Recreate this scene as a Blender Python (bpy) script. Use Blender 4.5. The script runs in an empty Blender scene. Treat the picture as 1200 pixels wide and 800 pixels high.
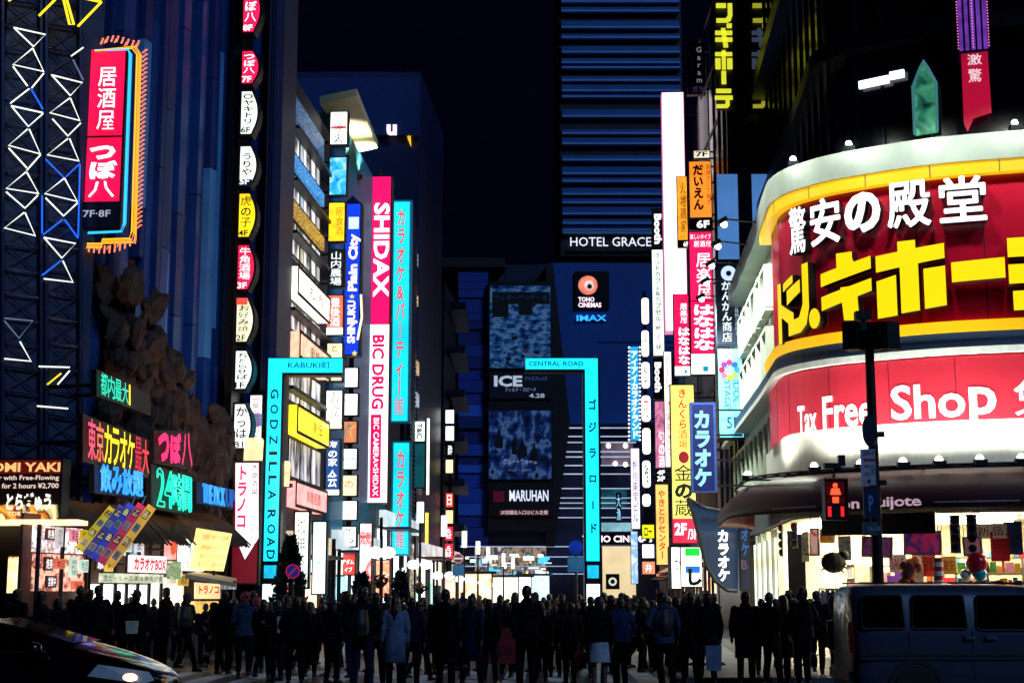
import bpy, bmesh, math, random
from mathutils import Vector, Matrix, noise
random.seed(7)
R = math.radians
sc = bpy.context.scene
COL = sc.collection

# ------------------------------------------------------------------ camera
FPX, PITCH, CAMZ = 1800.0, R(9.37), 1.7          # focal length in photo pixels (1200 wide), pitch, eye height
cam = bpy.data.cameras.new('camera'); co = bpy.data.objects.new('camera', cam); COL.objects.link(co)
co.location = (0, 0, CAMZ); co.rotation_euler = (R(90) + PITCH, 0, 0)
cam.sensor_width = 36; cam.lens = 36 * FPX / 1200; cam.clip_start = .2; cam.clip_end = 4000
sc.camera = co
# ------------------------------------------------------------------ night sky, city glow, exposure
w = bpy.data.worlds.new('World'); sc.world = w; w.use_nodes = True
nt = w.node_tree; nt.nodes.clear()
out = nt.nodes.new('ShaderNodeOutputWorld'); bg = nt.nodes.new('ShaderNodeBackground')
sky = nt.nodes.new('ShaderNodeTexSky'); sky.sky_type = 'NISHITA'; sky.sun_disc = False
sky.sun_elevation = R(-4); sky.sun_rotation = R(200)
mx = nt.nodes.new('ShaderNodeMix'); mx.data_type = 'RGBA'; mx.blend_type = 'ADD'; mx.inputs['Factor'].default_value = 1
mu = nt.nodes.new('ShaderNodeMix'); mu.data_type = 'RGBA'; mu.blend_type = 'MULTIPLY'; mu.inputs['Factor'].default_value = 1
nt.links.new(sky.outputs[0], mu.inputs['A']); mu.inputs['B'].default_value = (.02, .03, .05, 1)
nt.links.new(mu.outputs['Result'], mx.inputs['A']); mx.inputs['B'].default_value = (.005, .008, .055, 1)
nt.links.new(mx.outputs['Result'], bg.inputs[0]); bg.inputs[1].default_value = .07
nt.links.new(bg.outputs[0], out.inputs[0])
sl = bpy.data.lights.new('city_glow', 'SUN'); sl.energy = 1.0; sl.angle = R(14); sl.color = (.33, .58, 1)
so = bpy.data.objects.new('city_glow', sl); COL.objects.link(so); so.rotation_euler = (R(52), 0, R(38))
so.location = (0, -20, 30)
sc.view_settings.view_transform = 'Standard'; sc.view_settings.look = 'None'
sc.view_settings.exposure = 0; sc.view_settings.gamma = 1
sc.cycles.use_denoising = True; sc.cycles.max_bounces = 5; sc.cycles.diffuse_bounces = 2; sc.cycles.glossy_bounces = 3
sc.cycles.sample_clamp_indirect = 4

# ------------------------------------------------------------------ pixel <-> world helpers (photo pixels, 1200x800)
CT, ST = math.cos(PITCH), math.sin(PITCH)
def rayd(px, py):
    u, v = (px - 600) / FPX, (400 - py) / FPX
    return Vector((u, CT - v * ST, ST + v * CT))
def P(px, py, Y):
    d = rayd(px, py); t = Y / d.y
    return Vector((d.x * t, Y, CAMZ + d.z * t))
def GX(px, Y, z=0.0):                              # x at depth Y and height z under a pixel column
    return (px - 600) / FPX * (Y * CT + (z - CAMZ) * ST)
SLOPE = .0638                                      # the street runs a little to the right
YAW = -math.atan(SLOPE)
XL0, XR0 = -10.7, 5.5
def XL(Y): return XL0 + SLOPE * Y
def XR(Y): return XR0 + SLOPE * Y
def hit_side(px, py, x0):
    d = rayd(px, py); t = x0 / (d.x - SLOPE * d.y)
    return Vector((d.x * t, d.y * t, CAMZ + d.z * t))

# ------------------------------------------------------------------ materials
def lin(h):
    h = h.lstrip('#')
    if len(h) == 3: h = ''.join(c * 2 for c in h)
    o = []
    for i in (0, 2, 4):
        c = int(h[i:i + 2], 16) / 255
        o.append(c / 12.92 if c <= .04045 else ((c + .055) / 1.055) ** 2.4)
    return tuple(o) + (1,)
_mc = {}
def M(h, rough=.6, metal=0.0, var=.35, scale=6.0, coat=0.0, bump=0.0, spec=.5):
    """matt or metallic paint, cloth, stone ... with an uneven worn tone"""
    k = ('M', h, rough, metal, var, scale, coat, bump, spec)
    if k in _mc: return _mc[k]
    m = bpy.data.materials.new('paint_' + h.strip('#')); m.use_nodes = True
    t = m.node_tree; b = t.nodes['Principled BSDF']
    c = lin(h)
    tc = t.nodes.new('ShaderNodeTexCoord'); nz = t.nodes.new('ShaderNodeTexNoise')
    nz.inputs['Scale'].default_value = scale; nz.inputs['Detail'].default_value = 4
    t.links.new(tc.outputs['Object'], nz.inputs['Vector'])
    rp = t.nodes.new('ShaderNodeValToRGB')
    rp.color_ramp.elements[0].position = .3; rp.color_ramp.elements[1].position = .7
    rp.color_ramp.elements[0].color = (c[0] * (1 - var), c[1] * (1 - var), c[2] * (1 - var), 1)
    rp.color_ramp.elements[1].color = c
    t.links.new(nz.outputs['Fac'], rp.inputs['Fac']); t.links.new(rp.outputs['Color'], b.inputs['Base Color'])
    b.inputs['Roughness'].default_value = rough; b.inputs['Metallic'].default_value = metal
    b.inputs['Coat Weight'].default_value = coat; b.inputs['Coat Roughness'].default_value = .03
    b.inputs['Specular IOR Level'].default_value = spec
    if bump:
        bp = t.nodes.new('ShaderNodeBump'); bp.inputs['Strength'].default_value = bump; bp.inputs['Distance'].default_value = .03
        t.links.new(nz.outputs['Fac'], bp.inputs['Height']); t.links.new(bp.outputs['Normal'], b.inputs['Normal'])
    _mc[k] = m
    return m
def E(h, s=1.0, var=.4, scale=2.5, sample=True):
    """a lit panel, tube or lamp; the noise is the uneven brightness of the tubes behind the panel"""
    if sample and .9 <= s <= 3: s *= 1.3
    k = ('E', h, s, var, scale, sample)
    if k in _mc: return _mc[k]
    m = bpy.data.materials.new('lit_' + h.strip('#')); m.use_nodes = True
    t = m.node_tree; b = t.nodes['Principled BSDF']; c = lin(h)
    b.inputs['Base Color'].default_value = (c[0] * .4, c[1] * .4, c[2] * .4, 1); b.inputs['Roughness'].default_value = .35
    b.inputs['Emission Color'].default_value = c
    if var:
        tc = t.nodes.new('ShaderNodeTexCoord'); nz = t.nodes.new('ShaderNodeTexNoise'); nz.inputs['Scale'].default_value = scale
        nz.inputs['Detail'].default_value = 3
        t.links.new(tc.outputs['Object'], nz.inputs['Vector'])
        mr = t.nodes.new('ShaderNodeMapRange'); mr.inputs['From Min'].default_value = .3; mr.inputs['From Max'].default_value = .7
        mr.inputs['To Min'].default_value = s * (1 - var); mr.inputs['To Max'].default_value = s * (1 + var * .5)
        t.links.new(nz.outputs['Fac'], mr.inputs['Value']); t.links.new(mr.outputs['Result'], b.inputs['Emission Strength'])
    else:
        b.inputs['Emission Strength'].default_value = s
    m.cycles.emission_sampling = 'AUTO' if sample else 'NONE'
    _mc[k] = m
    return m
def L(h, s=1.0): return E(h, s, 0, 2.5, False)      # lit lettering
def picture(cols, s, scale=3.0, lit=True, name='print', stretch=(1, 1, 1), dist=.8):
    """printed picture panel: blotches of several colours, backlit or plain"""
    k = ('P', tuple(cols), s, scale, lit, stretch, dist)
    if k in _mc: return _mc[k]
    m = bpy.data.materials.new(name); m.use_nodes = True
    t = m.node_tree; b = t.nodes['Principled BSDF']
    tc = t.nodes.new('ShaderNodeTexCoord'); mp = t.nodes.new('ShaderNodeMapping'); mp.inputs['Scale'].default_value = stretch
    nz = t.nodes.new('ShaderNodeTexNoise'); nz.inputs['Scale'].default_value = scale; nz.inputs['Detail'].default_value = 5
    nz.inputs['Distortion'].default_value = dist
    t.links.new(tc.outputs['Object'], mp.inputs[0]); t.links.new(mp.outputs[0], nz.inputs['Vector'])
    rp = t.nodes.new('ShaderNodeValToRGB'); e = rp.color_ramp.elements
    n = len(cols)
    for i, c in enumerate(cols):
        p = .3 + .4 * i / max(1, n - 1)
        el = e[i] if i < 2 else e.new(p)
        el.position = p; el.color = lin(c)
    t.links.new(nz.outputs['Fac'], rp.inputs['Fac'])
    t.links.new(rp.outputs['Color'], b.inputs['Base Color']); b.inputs['Roughness'].default_value = .45
    if lit:
        t.links.new(rp.outputs['Color'], b.inputs['Emission Color']); b.inputs['Emission Strength'].default_value = s
    m.cycles.emission_sampling = 'AUTO' if lit else 'NONE'
    _mc[k] = m
    return m

# ------------------------------------------------------------------ mesh collector (world coordinates unless .m is set)
class MB:
    def __init__(s, m=None): s.v = []; s.f = []; s.m = m; s.smooth = False
    def add(s, vs, fs):
        o = len(s.v)
        s.v += [tuple(s.m @ Vector(v)) if s.m is not None else tuple(v) for v in vs]
        s.f += [tuple(i + o for i in f) for f in fs]
        return s
    def box(s, x0, x1, y0, y1, z0, z1):
        vs = [(x, y, z) for z in (z0, z1) for y in (y0, y1) for x in (x0, x1)]
        return s.add(vs, [(0, 2, 3, 1), (4, 5, 7, 6), (0, 1, 5, 4), (2, 6, 7, 3), (0, 4, 6, 2), (1, 3, 7, 5)])
    def cbox(s, c, d, rz=0, rx=0, ry=0):
        mt = Matrix.Translation(c) @ Matrix.Rotation(rz, 4, 'Z') @ Matrix.Rotation(rx, 4, 'X') @ Matrix.Rotation(ry, 4, 'Y')
        h = [q / 2 for q in d]
        vs = [mt @ Vector((x, y, z)) for z in (-h[2], h[2]) for y in (-h[1], h[1]) for x in (-h[0], h[0])]
        return s.add(vs, [(0, 2, 3, 1), (4, 5, 7, 6), (0, 1, 5, 4), (2, 6, 7, 3), (0, 4, 6, 2), (1, 3, 7, 5)])
    def prism(s, pts, d0, d1):
        """outline in (x,z), counter-clockwise seen from -y, between y=d0 (front) and y=d1"""
        n = len(pts)
        vs = [(x, d0, z) for x, z in pts] + [(x, d1, z) for x, z in pts]
        fs = [tuple(range(n)), tuple(range(2 * n - 1, n - 1, -1))]
        fs += [(i, i + n, (i + 1) % n + n, (i + 1) % n) for i in range(n)]
        return s.add(vs, fs)
    def slab(s, q, t):
        """four (or more) corners in space, made t thick away from the camera side normal"""
        q = [Vector(p) for p in q]; nrm = (q[1] - q[0]).cross(q[2] - q[0]).normalized() * t
        n = len(q); vs = q + [p - nrm for p in q]
        fs = [tuple(range(n)), tuple(range(2 * n - 1, n - 1, -1))] + [(i, i + n, (i + 1) % n + n, (i + 1) % n) for i in range(n)]
        return s.add(vs, fs)
    def tube(s, pts, r, n=8, cap=True):
        pts = [Vector(p) for p in pts]; k = len(pts)
        rr = r if isinstance(r, (list, tuple)) else [r] * k
        vs = []
        for i, p in enumerate(pts):
            d = (pts[min(i + 1, k - 1)] - pts[max(i - 1, 0)])
            d = d.normalized() if d.length > 1e-9 else Vector((0, 0, 1))
            a = d.cross(Vector((0, 0, 1)) if abs(d.z) < .9 else Vector((1, 0, 0))).normalized(); b = d.cross(a)
            vs += [p + (a * math.cos(2 * math.pi * j / n) + b * math.sin(2 * math.pi * j / n)) * rr[i] for j in range(n)]
        fs = [(i * n + j, i * n + (j + 1) % n, (i + 1) * n + (j + 1) % n, (i + 1) * n + j) for i in range(k - 1) for j in range(n)]
        if cap: fs += [tuple(range(n - 1, -1, -1)), tuple(range((k - 1) * n, k * n))]
        return s.add(vs, fs)
    def lathe(s, c, prof, n=16, axis='Z', caps=True):
        """profile of (radius, height) turned about an axis through c"""
        vs = []
        for r, h in prof:
            for j in range(n):
                a = 2 * math.pi * j / n
                if axis == 'Z': p = (r * math.cos(a), r * math.sin(a), h)
                elif axis == 'Y': p = (r * math.cos(a), h, r * math.sin(a))
                else: p = (h, r * math.cos(a), r * math.sin(a))
                vs.append(Vector(c) + Vector(p))
        k = len(prof)
        fs = [(i * n + j, i * n + (j + 1) % n, (i + 1) * n + (j + 1) % n, (i + 1) * n + j) for i in range(k - 1) for j in range(n)]
        if caps: fs += [tuple(range(n - 1, -1, -1)), tuple(range((k - 1) * n, k * n))]
        return s.add(vs, fs)
    def ball(s, c, r, n=12, k=8):
        r = r if isinstance(r, (tuple, list)) else (r, r, r)
        vs = []
        for i in range(1, k):
            a = math.pi * i / k
            for j in range(n):
                b = 2 * math.pi * j / n
                vs.append((c[0] + r[0] * math.sin(a) * math.cos(b), c[1] + r[1] * math.sin(a) * math.sin(b), c[2] + r[2] * math.cos(a)))
        t = len(vs); vs += [(c[0], c[1], c[2] + r[2]), (c[0], c[1], c[2] - r[2])]
        fs = [((i + 1) * n + j, (i + 1) * n + (j + 1) % n, i * n + (j + 1) % n, i * n + j) for i in range(k - 2) for j in range(n)]
        fs += [(j, (j + 1) % n, t) for j in range(n)] + [((k - 2) * n + (j + 1) % n, (k - 2) * n + j, t + 1) for j in range(n)]
        return s.add(vs, fs)

def tag(o, label=None, cat=None, group=None, kind=None):
    if label: o['label'] = label
    if cat: o['category'] = cat
    if group: o['group'] = group
    if kind: o['kind'] = kind
    return o
def worldloc(o):
    v = Vector(o.location)
    while o.parent: o = o.parent; v += o.location
    return v
def obj(name, mb, mat, parent=None, smooth=None, origin=None):
    """links a collector as ONE mesh object with its origin at its base; children keep their world place"""
    me = bpy.data.meshes.new(name)
    vs = mb.v
    xs = [v[0] for v in vs]; ys = [v[1] for v in vs]; zs = [v[2] for v in vs]
    c = Vector(origin) if origin is not None else Vector(((min(xs) + max(xs)) / 2, (min(ys) + max(ys)) / 2, min(zs)))
    me.from_pydata([(v[0] - c.x, v[1] - c.y, v[2] - c.z) for v in vs], [], mb.f)
    me.validate()
    if mb.smooth or smooth:
        for p in me.polygons: p.use_smooth = True
        if smooth and smooth is not True: me.set_sharp_from_angle(angle=R(smooth))
    me.materials.append(mat)
    o = bpy.data.objects.new(name, me); COL.objects.link(o)
    if parent is not None:
        o.parent = parent; o.location = c - worldloc(parent)
    else:
        o.location = c
    return o
def empty(name, loc, label=None, cat=None, group=None):
    o = bpy.data.objects.new(name, None); COL.objects.link(o); o.location = loc; o.empty_display_size = .2
    return tag(o, label, cat, group)

# ------------------------------------------------------------------ writing
_gc = {}
def glyph(s, bold=0.0, res=2):
    if any(ord(ch) >= 0x4e00 for ch in s): bold = min(bold, .004)    # dense characters clog when thickened
    k = (s, bold)
    if k in _gc: return _gc[k]
    if '屋' in s:                                    # this character fills badly: put it together from its two halves
        if s == '屋':
            a, b = glyph('尸', 0), glyph('至', 0); o = len(a[0])
            r = (a[0] + [(.3 + x * .66, -.1 + (y + .08) * .68) for x, y in b[0]], a[1] + [tuple(i + o for i in f) for f in b[1]])
        else:
            V, F = [], []
            for n_, ch in enumerate(s): g, f = glyph(ch, bold); o = len(V); V += [(x + n_, y) for x, y in g]; F += [tuple(i + o for i in q) for q in f]
            r = (V, F)
        _gc[k] = r
        return r
    c = bpy.data.curves.new('writing', 'FONT'); c.body = s; c.size = 1; c.resolution_u = res; c.offset = bold
    o = bpy.data.objects.new('writing', c); COL.objects.link(o)
    dg = bpy.context.evaluated_depsgraph_get()
    me = bpy.data.meshes.new_from_object(o.evaluated_get(dg))
    r = ([(v.co.x, v.co.y) for v in me.vertices], [tuple(p.vertices) for p in me.polygons])
    bpy.data.objects.remove(o); bpy.data.curves.remove(c); bpy.data.meshes.remove(me)
    _gc[k] = r
    return r
ROT = set('ー〜～—-')
def write(s, mode, x0, x1, z0, z1, bold=0.0):
    """writing inside the rectangle: h in a row, v stacked characters, r a row turned to read downwards -> (2d verts, faces)"""
    V, F = [], []
    if mode == 'v':
        n = len(s); h = (z1 - z0) / n
        for i, ch in enumerate(s):
            if ch == ' ': continue
            g, f = glyph(ch, bold)
            cx, cz = (x0 + x1) / 2, z1 - (i + .5) * h
            sw = (x1 - x0) if ord(ch) > 255 else (x1 - x0) * 1.15
            o = len(V)
            if ord(ch) < 256 and g:
                mxs = [q[0] for q in g]; off = (min(mxs) + max(mxs)) / 2; oy = .36
            else: off, oy = .5, .38
            for a, b in g:
                a, b = a - off, b - oy
                if ch in ROT: a, b = b, -a
                V.append((cx + a * sw, cz + b * h))
            F += [tuple(i + o for i in q) for q in f]
        return V, F
    g, f = glyph(s, bold)
    if mode == 'r': g = [(b, -a) for a, b in g]
    ax = [q[0] for q in g]; az = [q[1] for q in g]
    kx = (x1 - x0) / max(1e-6, max(ax) - min(ax)); kz = (z1 - z0) / max(1e-6, max(az) - min(az))
    return [(x0 + (a - min(ax)) * kx, z0 + (b - min(az)) * kz) for a, b in g], f
def lettering(parent, texts, place, name='lettering'):
    """texts: (string, mode, x0, z0, x1, z1, material, bold) ; place(x, z) -> world point"""
    by = {}
    for s, mode, x0, z0, x1, z1, mat, bold in texts:
        V, F = write(s, mode, x0, x1, z0, z1, bold)
        by.setdefault(mat.name, (mat, MB()))[1].add([place(a, b) for a, b in V], F)
    return [obj(name, mb, mat, parent) for mat, mb in by.values() if mb.f]

def tube_writing(parent, text, mode, x0, z0, x1, z1, place, r, mat):
    """neon: the outline of each character bent from thin tube"""
    V, F = write(text, mode, x0, x1, z0, z1, 0); key, Q, mp, cnt = {}, [], [], {}
    for a, b in V:
        k = (round(a, 5), round(b, 5))
        if k not in key: key[k] = len(Q); Q.append((a, b))
        mp.append(key[k])
    for f in F:
        for i in range(len(f)):
            e = (mp[f[i]], mp[f[(i + 1) % len(f)]]); k = (min(e), max(e)); cnt[k] = cnt.get(k, 0) + 1
    m = MB()
    for (i, j), n in cnt.items():
        if n == 1 and i != j: m.tube([place(*Q[i]), place(*Q[j])], r, 4)
    return obj('neon_tube', m, mat, parent)

# ------------------------------------------------------------------ signs
DARKCASE = M('#0b0d16', .45, .2)
def outline(shape, w, h):
    a, b = w / 2, h / 2
    if shape == 'rect': return [(-a, -b), (a, -b), (a, b), (-a, b)]
    if shape == 'pill':
        r = min(a, b) * .75; p = []
        for cx, cz, a0 in ((a - r, -b + r, -90), (a - r, b - r, 0), (-a + r, b - r, 90), (-a + r, -b + r, 180)):
            for k in range(5):
                t = R(a0 + k * 22.5); p.append((cx + r * math.cos(t), cz + r * math.sin(t)))
        return p
    if shape == 'bow':                              # straight left edge, right edge bulging
        p = [(-a, b), (-a, -b)]
        for k in range(11):
            t = -1 + 2 * k / 10
            p.append((-a * .05 + a * 1.05 * math.cos(t * math.pi / 2) ** .6 if abs(t) < .999 else a * .25, b * t))
        return p
    if shape == 'circle':
        return [(a * math.cos(2 * math.pi * k / 28), b * math.sin(2 * math.pi * k / 28)) for k in range(28)]
def sign(rect, Y, face, texts=(), label='', group=None, depth=.35, yaw=None, shape='rect', fr=.05, case=None, bracket=None,
         name='sign', cat='sign', pic=None, extra=(), lip=.03):
    """a sign box facing down the street: casing > lit face, lettering, brackets to the wall behind.  rect and texts in photo pixels"""
    x0, y0, x1, y1 = rect
    yaw = YAW if yaw is None else yaw
    cx, cy = (x0 + x1) / 2, (y0 + y1) / 2
    pa, pb = P(x0, cy, Y), P(x1, cy, Y)
    zt, zb = P(cx, y0, Y).z, P(cx, y1, Y).z
    W, H = (pb.x - pa.x) / math.cos(yaw), zt - zb
    C = Vector(((pa.x + pb.x) / 2, Y, (zt + zb) / 2))
    m = Matrix.Translation(C) @ Matrix.Rotation(yaw, 4, 'Z')
    mb = MB(m); mb.prism(outline(shape, W, H), -depth / 2, depth / 2)
    root = obj(name, mb, case or DARKCASE)
    tag(root, label, cat, group)
    f = min(fr, W * .12, H * .12)
    if face is not None or pic is not None:
        mf = MB(m); mf.prism(outline(shape, W - 2 * f, H - 2 * f), -depth / 2 - lip, -depth / 2 + .01)
        obj('face', mf, pic if pic is not None else face, root)
    fy = -depth / 2 - lip - .012
    def lx(px): return (px - cx) / (x1 - x0) * W
    def lz(py): return (cy - py) / (y1 - y0) * H
    for i, (rx0, ry0, rx1, ry1, mat) in enumerate(extra):           # patches of another colour on the face
        e = MB(m); e.box(lx(rx0), lx(rx1), fy + .004 - .005 * i, fy + .016, lz(ry1), lz(ry0)); obj('panel', e, mat, root)
    T = []
    for t in texts:
        s, mode, a, b, c, d, mat = t[:7]
        T.append((s, mode, lx(a), lz(d), lx(c), lz(b), mat, t[7] if len(t) > 7 else .008))
    if T: lettering(root, T, lambda a, b: m @ Vector((a, fy - .012 - .005 * len(extra), b)))
    if bracket:
        side = bracket
        for q in (.12, .88) if H < 3 else (.08, .36, .64, .92):
            z = zb + H * q
            e = m @ Vector((-W / 2 if side == 'L' else W / 2, 0, 0))
            wx = XL(Y) if side == 'L' else XR(Y)
            if (side == 'L' and wx < e.x) or (side == 'R' and wx > e.x):
                obj('bracket', MB().box(min(e.x, wx), max(e.x, wx), Y - .04, Y + .04, z - .04, z + .04), DARKCASE, root)
    return root
WHITE_T, BLACK_T = L('#ffffff', 1.6), M('#08080c', .5, var=0)
# ================================================================== ground
def ground_mat(h, rough, scale, brick=None):
    m = bpy.data.materials.new('ground_surface'); m.use_nodes = True
    t = m.node_tree; b = t.nodes['Principled BSDF']; c = lin(h)
    tc = t.nodes.new('ShaderNodeTexCoord'); nz = t.nodes.new('ShaderNodeTexNoise'); nz.inputs['Scale'].default_value = scale
    nz.inputs['Detail'].default_value = 6
    t.links.new(tc.outputs['Object'], nz.inputs['Vector'])
    rp = t.nodes.new('ShaderNodeValToRGB'); e = rp.color_ramp.elements
    e[0].position = .3; e[1].position = .75
    e[0].color = tuple(q * .55 for q in c[:3]) + (1,); e[1].color = c
    t.links.new(nz.outputs['Fac'], rp.inputs['Fac'])
    col = rp.outputs['Color']
    if brick:
        br = t.nodes.new('ShaderNodeTexBrick'); br.inputs['Scale'].default_value = 1
        br.inputs['Brick Width'].default_value = brick; br.inputs['Row Height'].default_value = brick
        br.inputs['Mortar Size'].default_value = .025; br.offset = 0
        br.inputs['Color1'].default_value = (1, 1, 1, 1); br.inputs['Color2'].default_value = (.7, .7, .75, 1)
        br.inputs['Mortar'].default_value = (.16, .16, .18, 1)
        t.links.new(tc.outputs['Object'], br.inputs['Vector'])
        mm = t.nodes.new('ShaderNodeMix'); mm.data_type = 'RGBA'; mm.blend_type = 'MULTIPLY'; mm.inputs['Factor'].default_value = 1
        t.links.new(col, mm.inputs['A']); t.links.new(br.outputs['Color'], mm.inputs['B']); col = mm.outputs['Result']
    t.links.new(col, b.inputs['Base Color'])
    mr = t.nodes.new('ShaderNodeMapRange'); mr.inputs['To Min'].default_value = rough - .15; mr.inputs['To Max'].default_value = rough + .2
    t.links.new(nz.outputs['Fac'], mr.inputs['Value']); t.links.new(mr.outputs['Result'], b.inputs['Roughness'])
    return m
def sheet(name, pts, z, mat, thick=None):
    mb = MB()
    if thick: mb.add([(x, y, z - thick) for x, y in pts] + [(x, y, z) for x, y in pts],
                     [tuple(range(len(pts), 2 * len(pts)))] + [(i, (i + 1) % len(pts), (i + 1) % len(pts) + len(pts), i + len(pts)) for i in range(len(pts))])
    else: mb.add([(x, y, z) for x, y in pts], [tuple(range(len(pts)))])
    return tag(obj(name, mb, mat, origin=(0, 0, 0)), kind='structure')
ASPH = ground_mat('#1f2026', .42, 1.3)
PAVE = ground_mat('#4a4c54', .45, 1.1, .42)
sheet('ground', [(-900, -300), (900, -300), (900, 1500), (-900, 1500)], -.02, M('#17181c', .9))
sheet('road', [(-60, 5), (60, 5), (60, 30.6), (-60, 30.6)], 0, ASPH)
sheet('pavement', [(-60, 36.8), (XL(37) - 0, 36.8), (XL(200) + 3, 200), (XL(200) - 20, 200), (-60, 46)], .12, PAVE, .14)
sheet('pavement', [(3.3, 30.6), (60, 30.6), (60, 47), (XR(47) + 1, 47), (XR(200) + 2, 200), (XR(200) - 2, 200), (XR(48) - 3, 48), (3.3, 40)], .12, PAVE, .14)
sheet('road', [(-60, 30.604), (3.3, 30.604), (3.3, 40), (XR(48) - 3, 48), (XR(200) - 2, 200), (XL(200) + 3, 200), (XL(37), 36.8), (-60, 36.8)], .004, ground_mat('#25262c', .4, 1.5, .6))
zm = MB()
for k in range(14):
    x = -9.2 + k * .9
    zm.add([(x, 30.9, .009), (x + .45, 30.9, .009), (x + .55, 35.6, .009), (x + .1, 35.6, .009)], [(0, 1, 2, 3)])
tag(obj('road_markings', zm, M('#d8d8d4', .6, 0, .5, 3)), kind='structure')

# ================================================================== left corner block: lattice tower, blue ribbed hall, rock wall
NAVY = M('#10235a', .55, .0, .3, .8)
NAVYD = M('#0a1230', .6, .0, .3, .8)
BLACKW = M('#06070d', .6, .0, .2)
class Plane:
    """an upright wall plane through (x, y) running along direction d"""
    def __init__(s, x, y, d):
        s.a = Vector((x, y, 0)); s.d = Vector((d[0], d[1], 0)).normalized(); s.n = Vector((s.d.y, -s.d.x, 0))
    def hit(s, px, py):
        r = rayd(px, py); c = Vector((0, 0, CAMZ)); t = s.n.dot(s.a - c) / s.n.dot(r); return c + r * t
    def __call__(s, px):
        h = s.hit(px, 697); return h.x, h.y
LF = Plane(-10.87, 38.0, (.8, .6))                 # the tower face: recedes to the right
WF = Plane(-10.87, 38.0, (.278, 1))                # the blue and rock wall
def on(pl, px, py, off=0.0):
    """point on a wall plane seen at a pixel, off metres in front of it"""
    return pl.hit(px, py) + pl.n * off
tower = MB()
xa, ya = LF(-30); xb, yb = LF(92)
tower.add([(xa, ya, 0), (xb, yb, 0), (xb - 3, yb + 5, 0), (xa - 3, ya + 5, 0), (xa, ya, 22), (xb, yb, 22), (xb - 3, yb + 5, 22), (xa - 3, ya + 5, 22)],
          [(0, 1, 5, 4), (1, 2, 6, 5), (2, 3, 7, 6), (3, 0, 4, 7), (4, 5, 6, 7)])
tw = obj('lattice_tower', tower, M('#1b2c55', .5, .0, .5, 1.2))
tag(tw, 'navy clad tower with stacked white neon triangles at the corner of the street', 'tower')
SIL = M('#2a3558', .35, .6, .2)
fr_ = MB()
for px in (1, 46, 52, 92):
    fr_.tube([on(LF, px, 700, .12), on(LF, px, -60, .12)], .06, 6)
for c0, c1 in ((4, 44), (54, 90)):
    for i in range(22):
        y0 = 600 - i * 28.5
        fr_.tube([on(LF, c0, y0, .1), on(LF, c1, y0 + 6, .1)], .03, 5)
        fr_.tube([on(LF, c0, y0, .1), on(LF, c1, y0 - 23, .1)], .018, 5)
        fr_.tube([on(LF, c1, y0 + 6, .1), on(LF, c0, y0 - 28, .1)], .018, 5)
obj('lattice', fr_, SIL, tw)
TUB = {'w': L('#eef6e6', 1.5), 'y': L('#ffd91c', 1.6), 'b': L('#1c66ff', 1.3), 'd': L('#7f94b8', .5)}
def tri(pts, c, th=.02):
    """a triangle (or open zigzag) of neon tube on the tower"""
    m = MB(); m.tube([on(LF, x, y, .32) for x, y in pts], th, 6)
    return obj('neon_tube', m, TUB[c], tw)
# read off the photograph: (points, colour)
for pts, c in [
    ([(11, 37), (48, 45), (34, 59), (11, 37)], 'w'), ([(33, 61), (10, 80), (46, 88), (33, 61)], 'w'),
    ([(10, 82), (27, 105)], 'w'), ([(46, 90), (32, 107)], 'w'), ([(29, 108), (7, 125)], 'w'), ([(31, 108), (45, 132)], 'b'),
    ([(8, 128), (45, 136)], 'w'), ([(8, 128), (28, 152), (45, 137)], 'w'), ([(27, 155), (5, 174), (42, 184), (29, 155)], 'w'),
    ([(5, 177), (26, 200)], 'w'), ([(42, 185), (26, 203)], 'w'), ([(25, 205), (2, 224), (40, 230), (26, 205)], 'w'),
    ([(2, 228), (24, 247), (39, 232)], 'w'), ([(23, 252), (0, 270), (36, 279), (24, 252)], 'w'),
    ([(0, 375), (33, 378), (17, 398), (0, 378)], 'd'), ([(18, 402), (31, 425), (0, 422)], 'w'),
    ([(92, 60), (78, 70)], 'w'), ([(80, 74), (92, 98)], 'd'), ([(55, 92), (91, 101), (77, 116), (55, 92)], 'w'),
    ([(76, 119), (53, 136), (88, 145), (77, 119)], 'w'), ([(56, 143), (74, 163), (89, 148)], 'w'), ([(74, 166), (50, 185), (87, 192), (76, 166)], 'w'),
    ([(48, 190), (70, 212), (88, 195)], 'b'), ([(70, 212), (47, 230), (85, 239), (70, 212)], 'w'), ([(48, 235), (69, 256), (85, 241)], 'w'),
    ([(68, 260), (45, 278)], 'b'), ([(70, 260), (86, 282)], 'b'), ([(46, 281), (83, 288), (67, 305), (46, 281)], 'w'), ([(66, 308), (44, 325)], 'b'),
    ([(68, 308), (80, 333), (46, 329)], 'w'), ([(40, 431), (76, 432)], 'w'), ([(76, 436), (62, 452)], 'w'), ([(50, 452), (66, 439)], 'y'),
    ([(38, 477), (74, 480)], 'w'), ([(44, 232), (44, 276)], 'b'), ([(88, 196), (86, 280)], 'b')]:
    tri(pts, c)
for pts in ([(-4, -8), (103, 15)], [(60, 2), (31, 31)], [(60, 2), (71, 41), (66, 41), (57, 3)], [(103, 15), (76, 43)], [(22, -6), (-4, 14)]):
    m = MB(); m.tube([on(LF, x, y, .9) for x, y in pts], .032, 6); obj('neon_tube', m, TUB['y'], tw)
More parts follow.
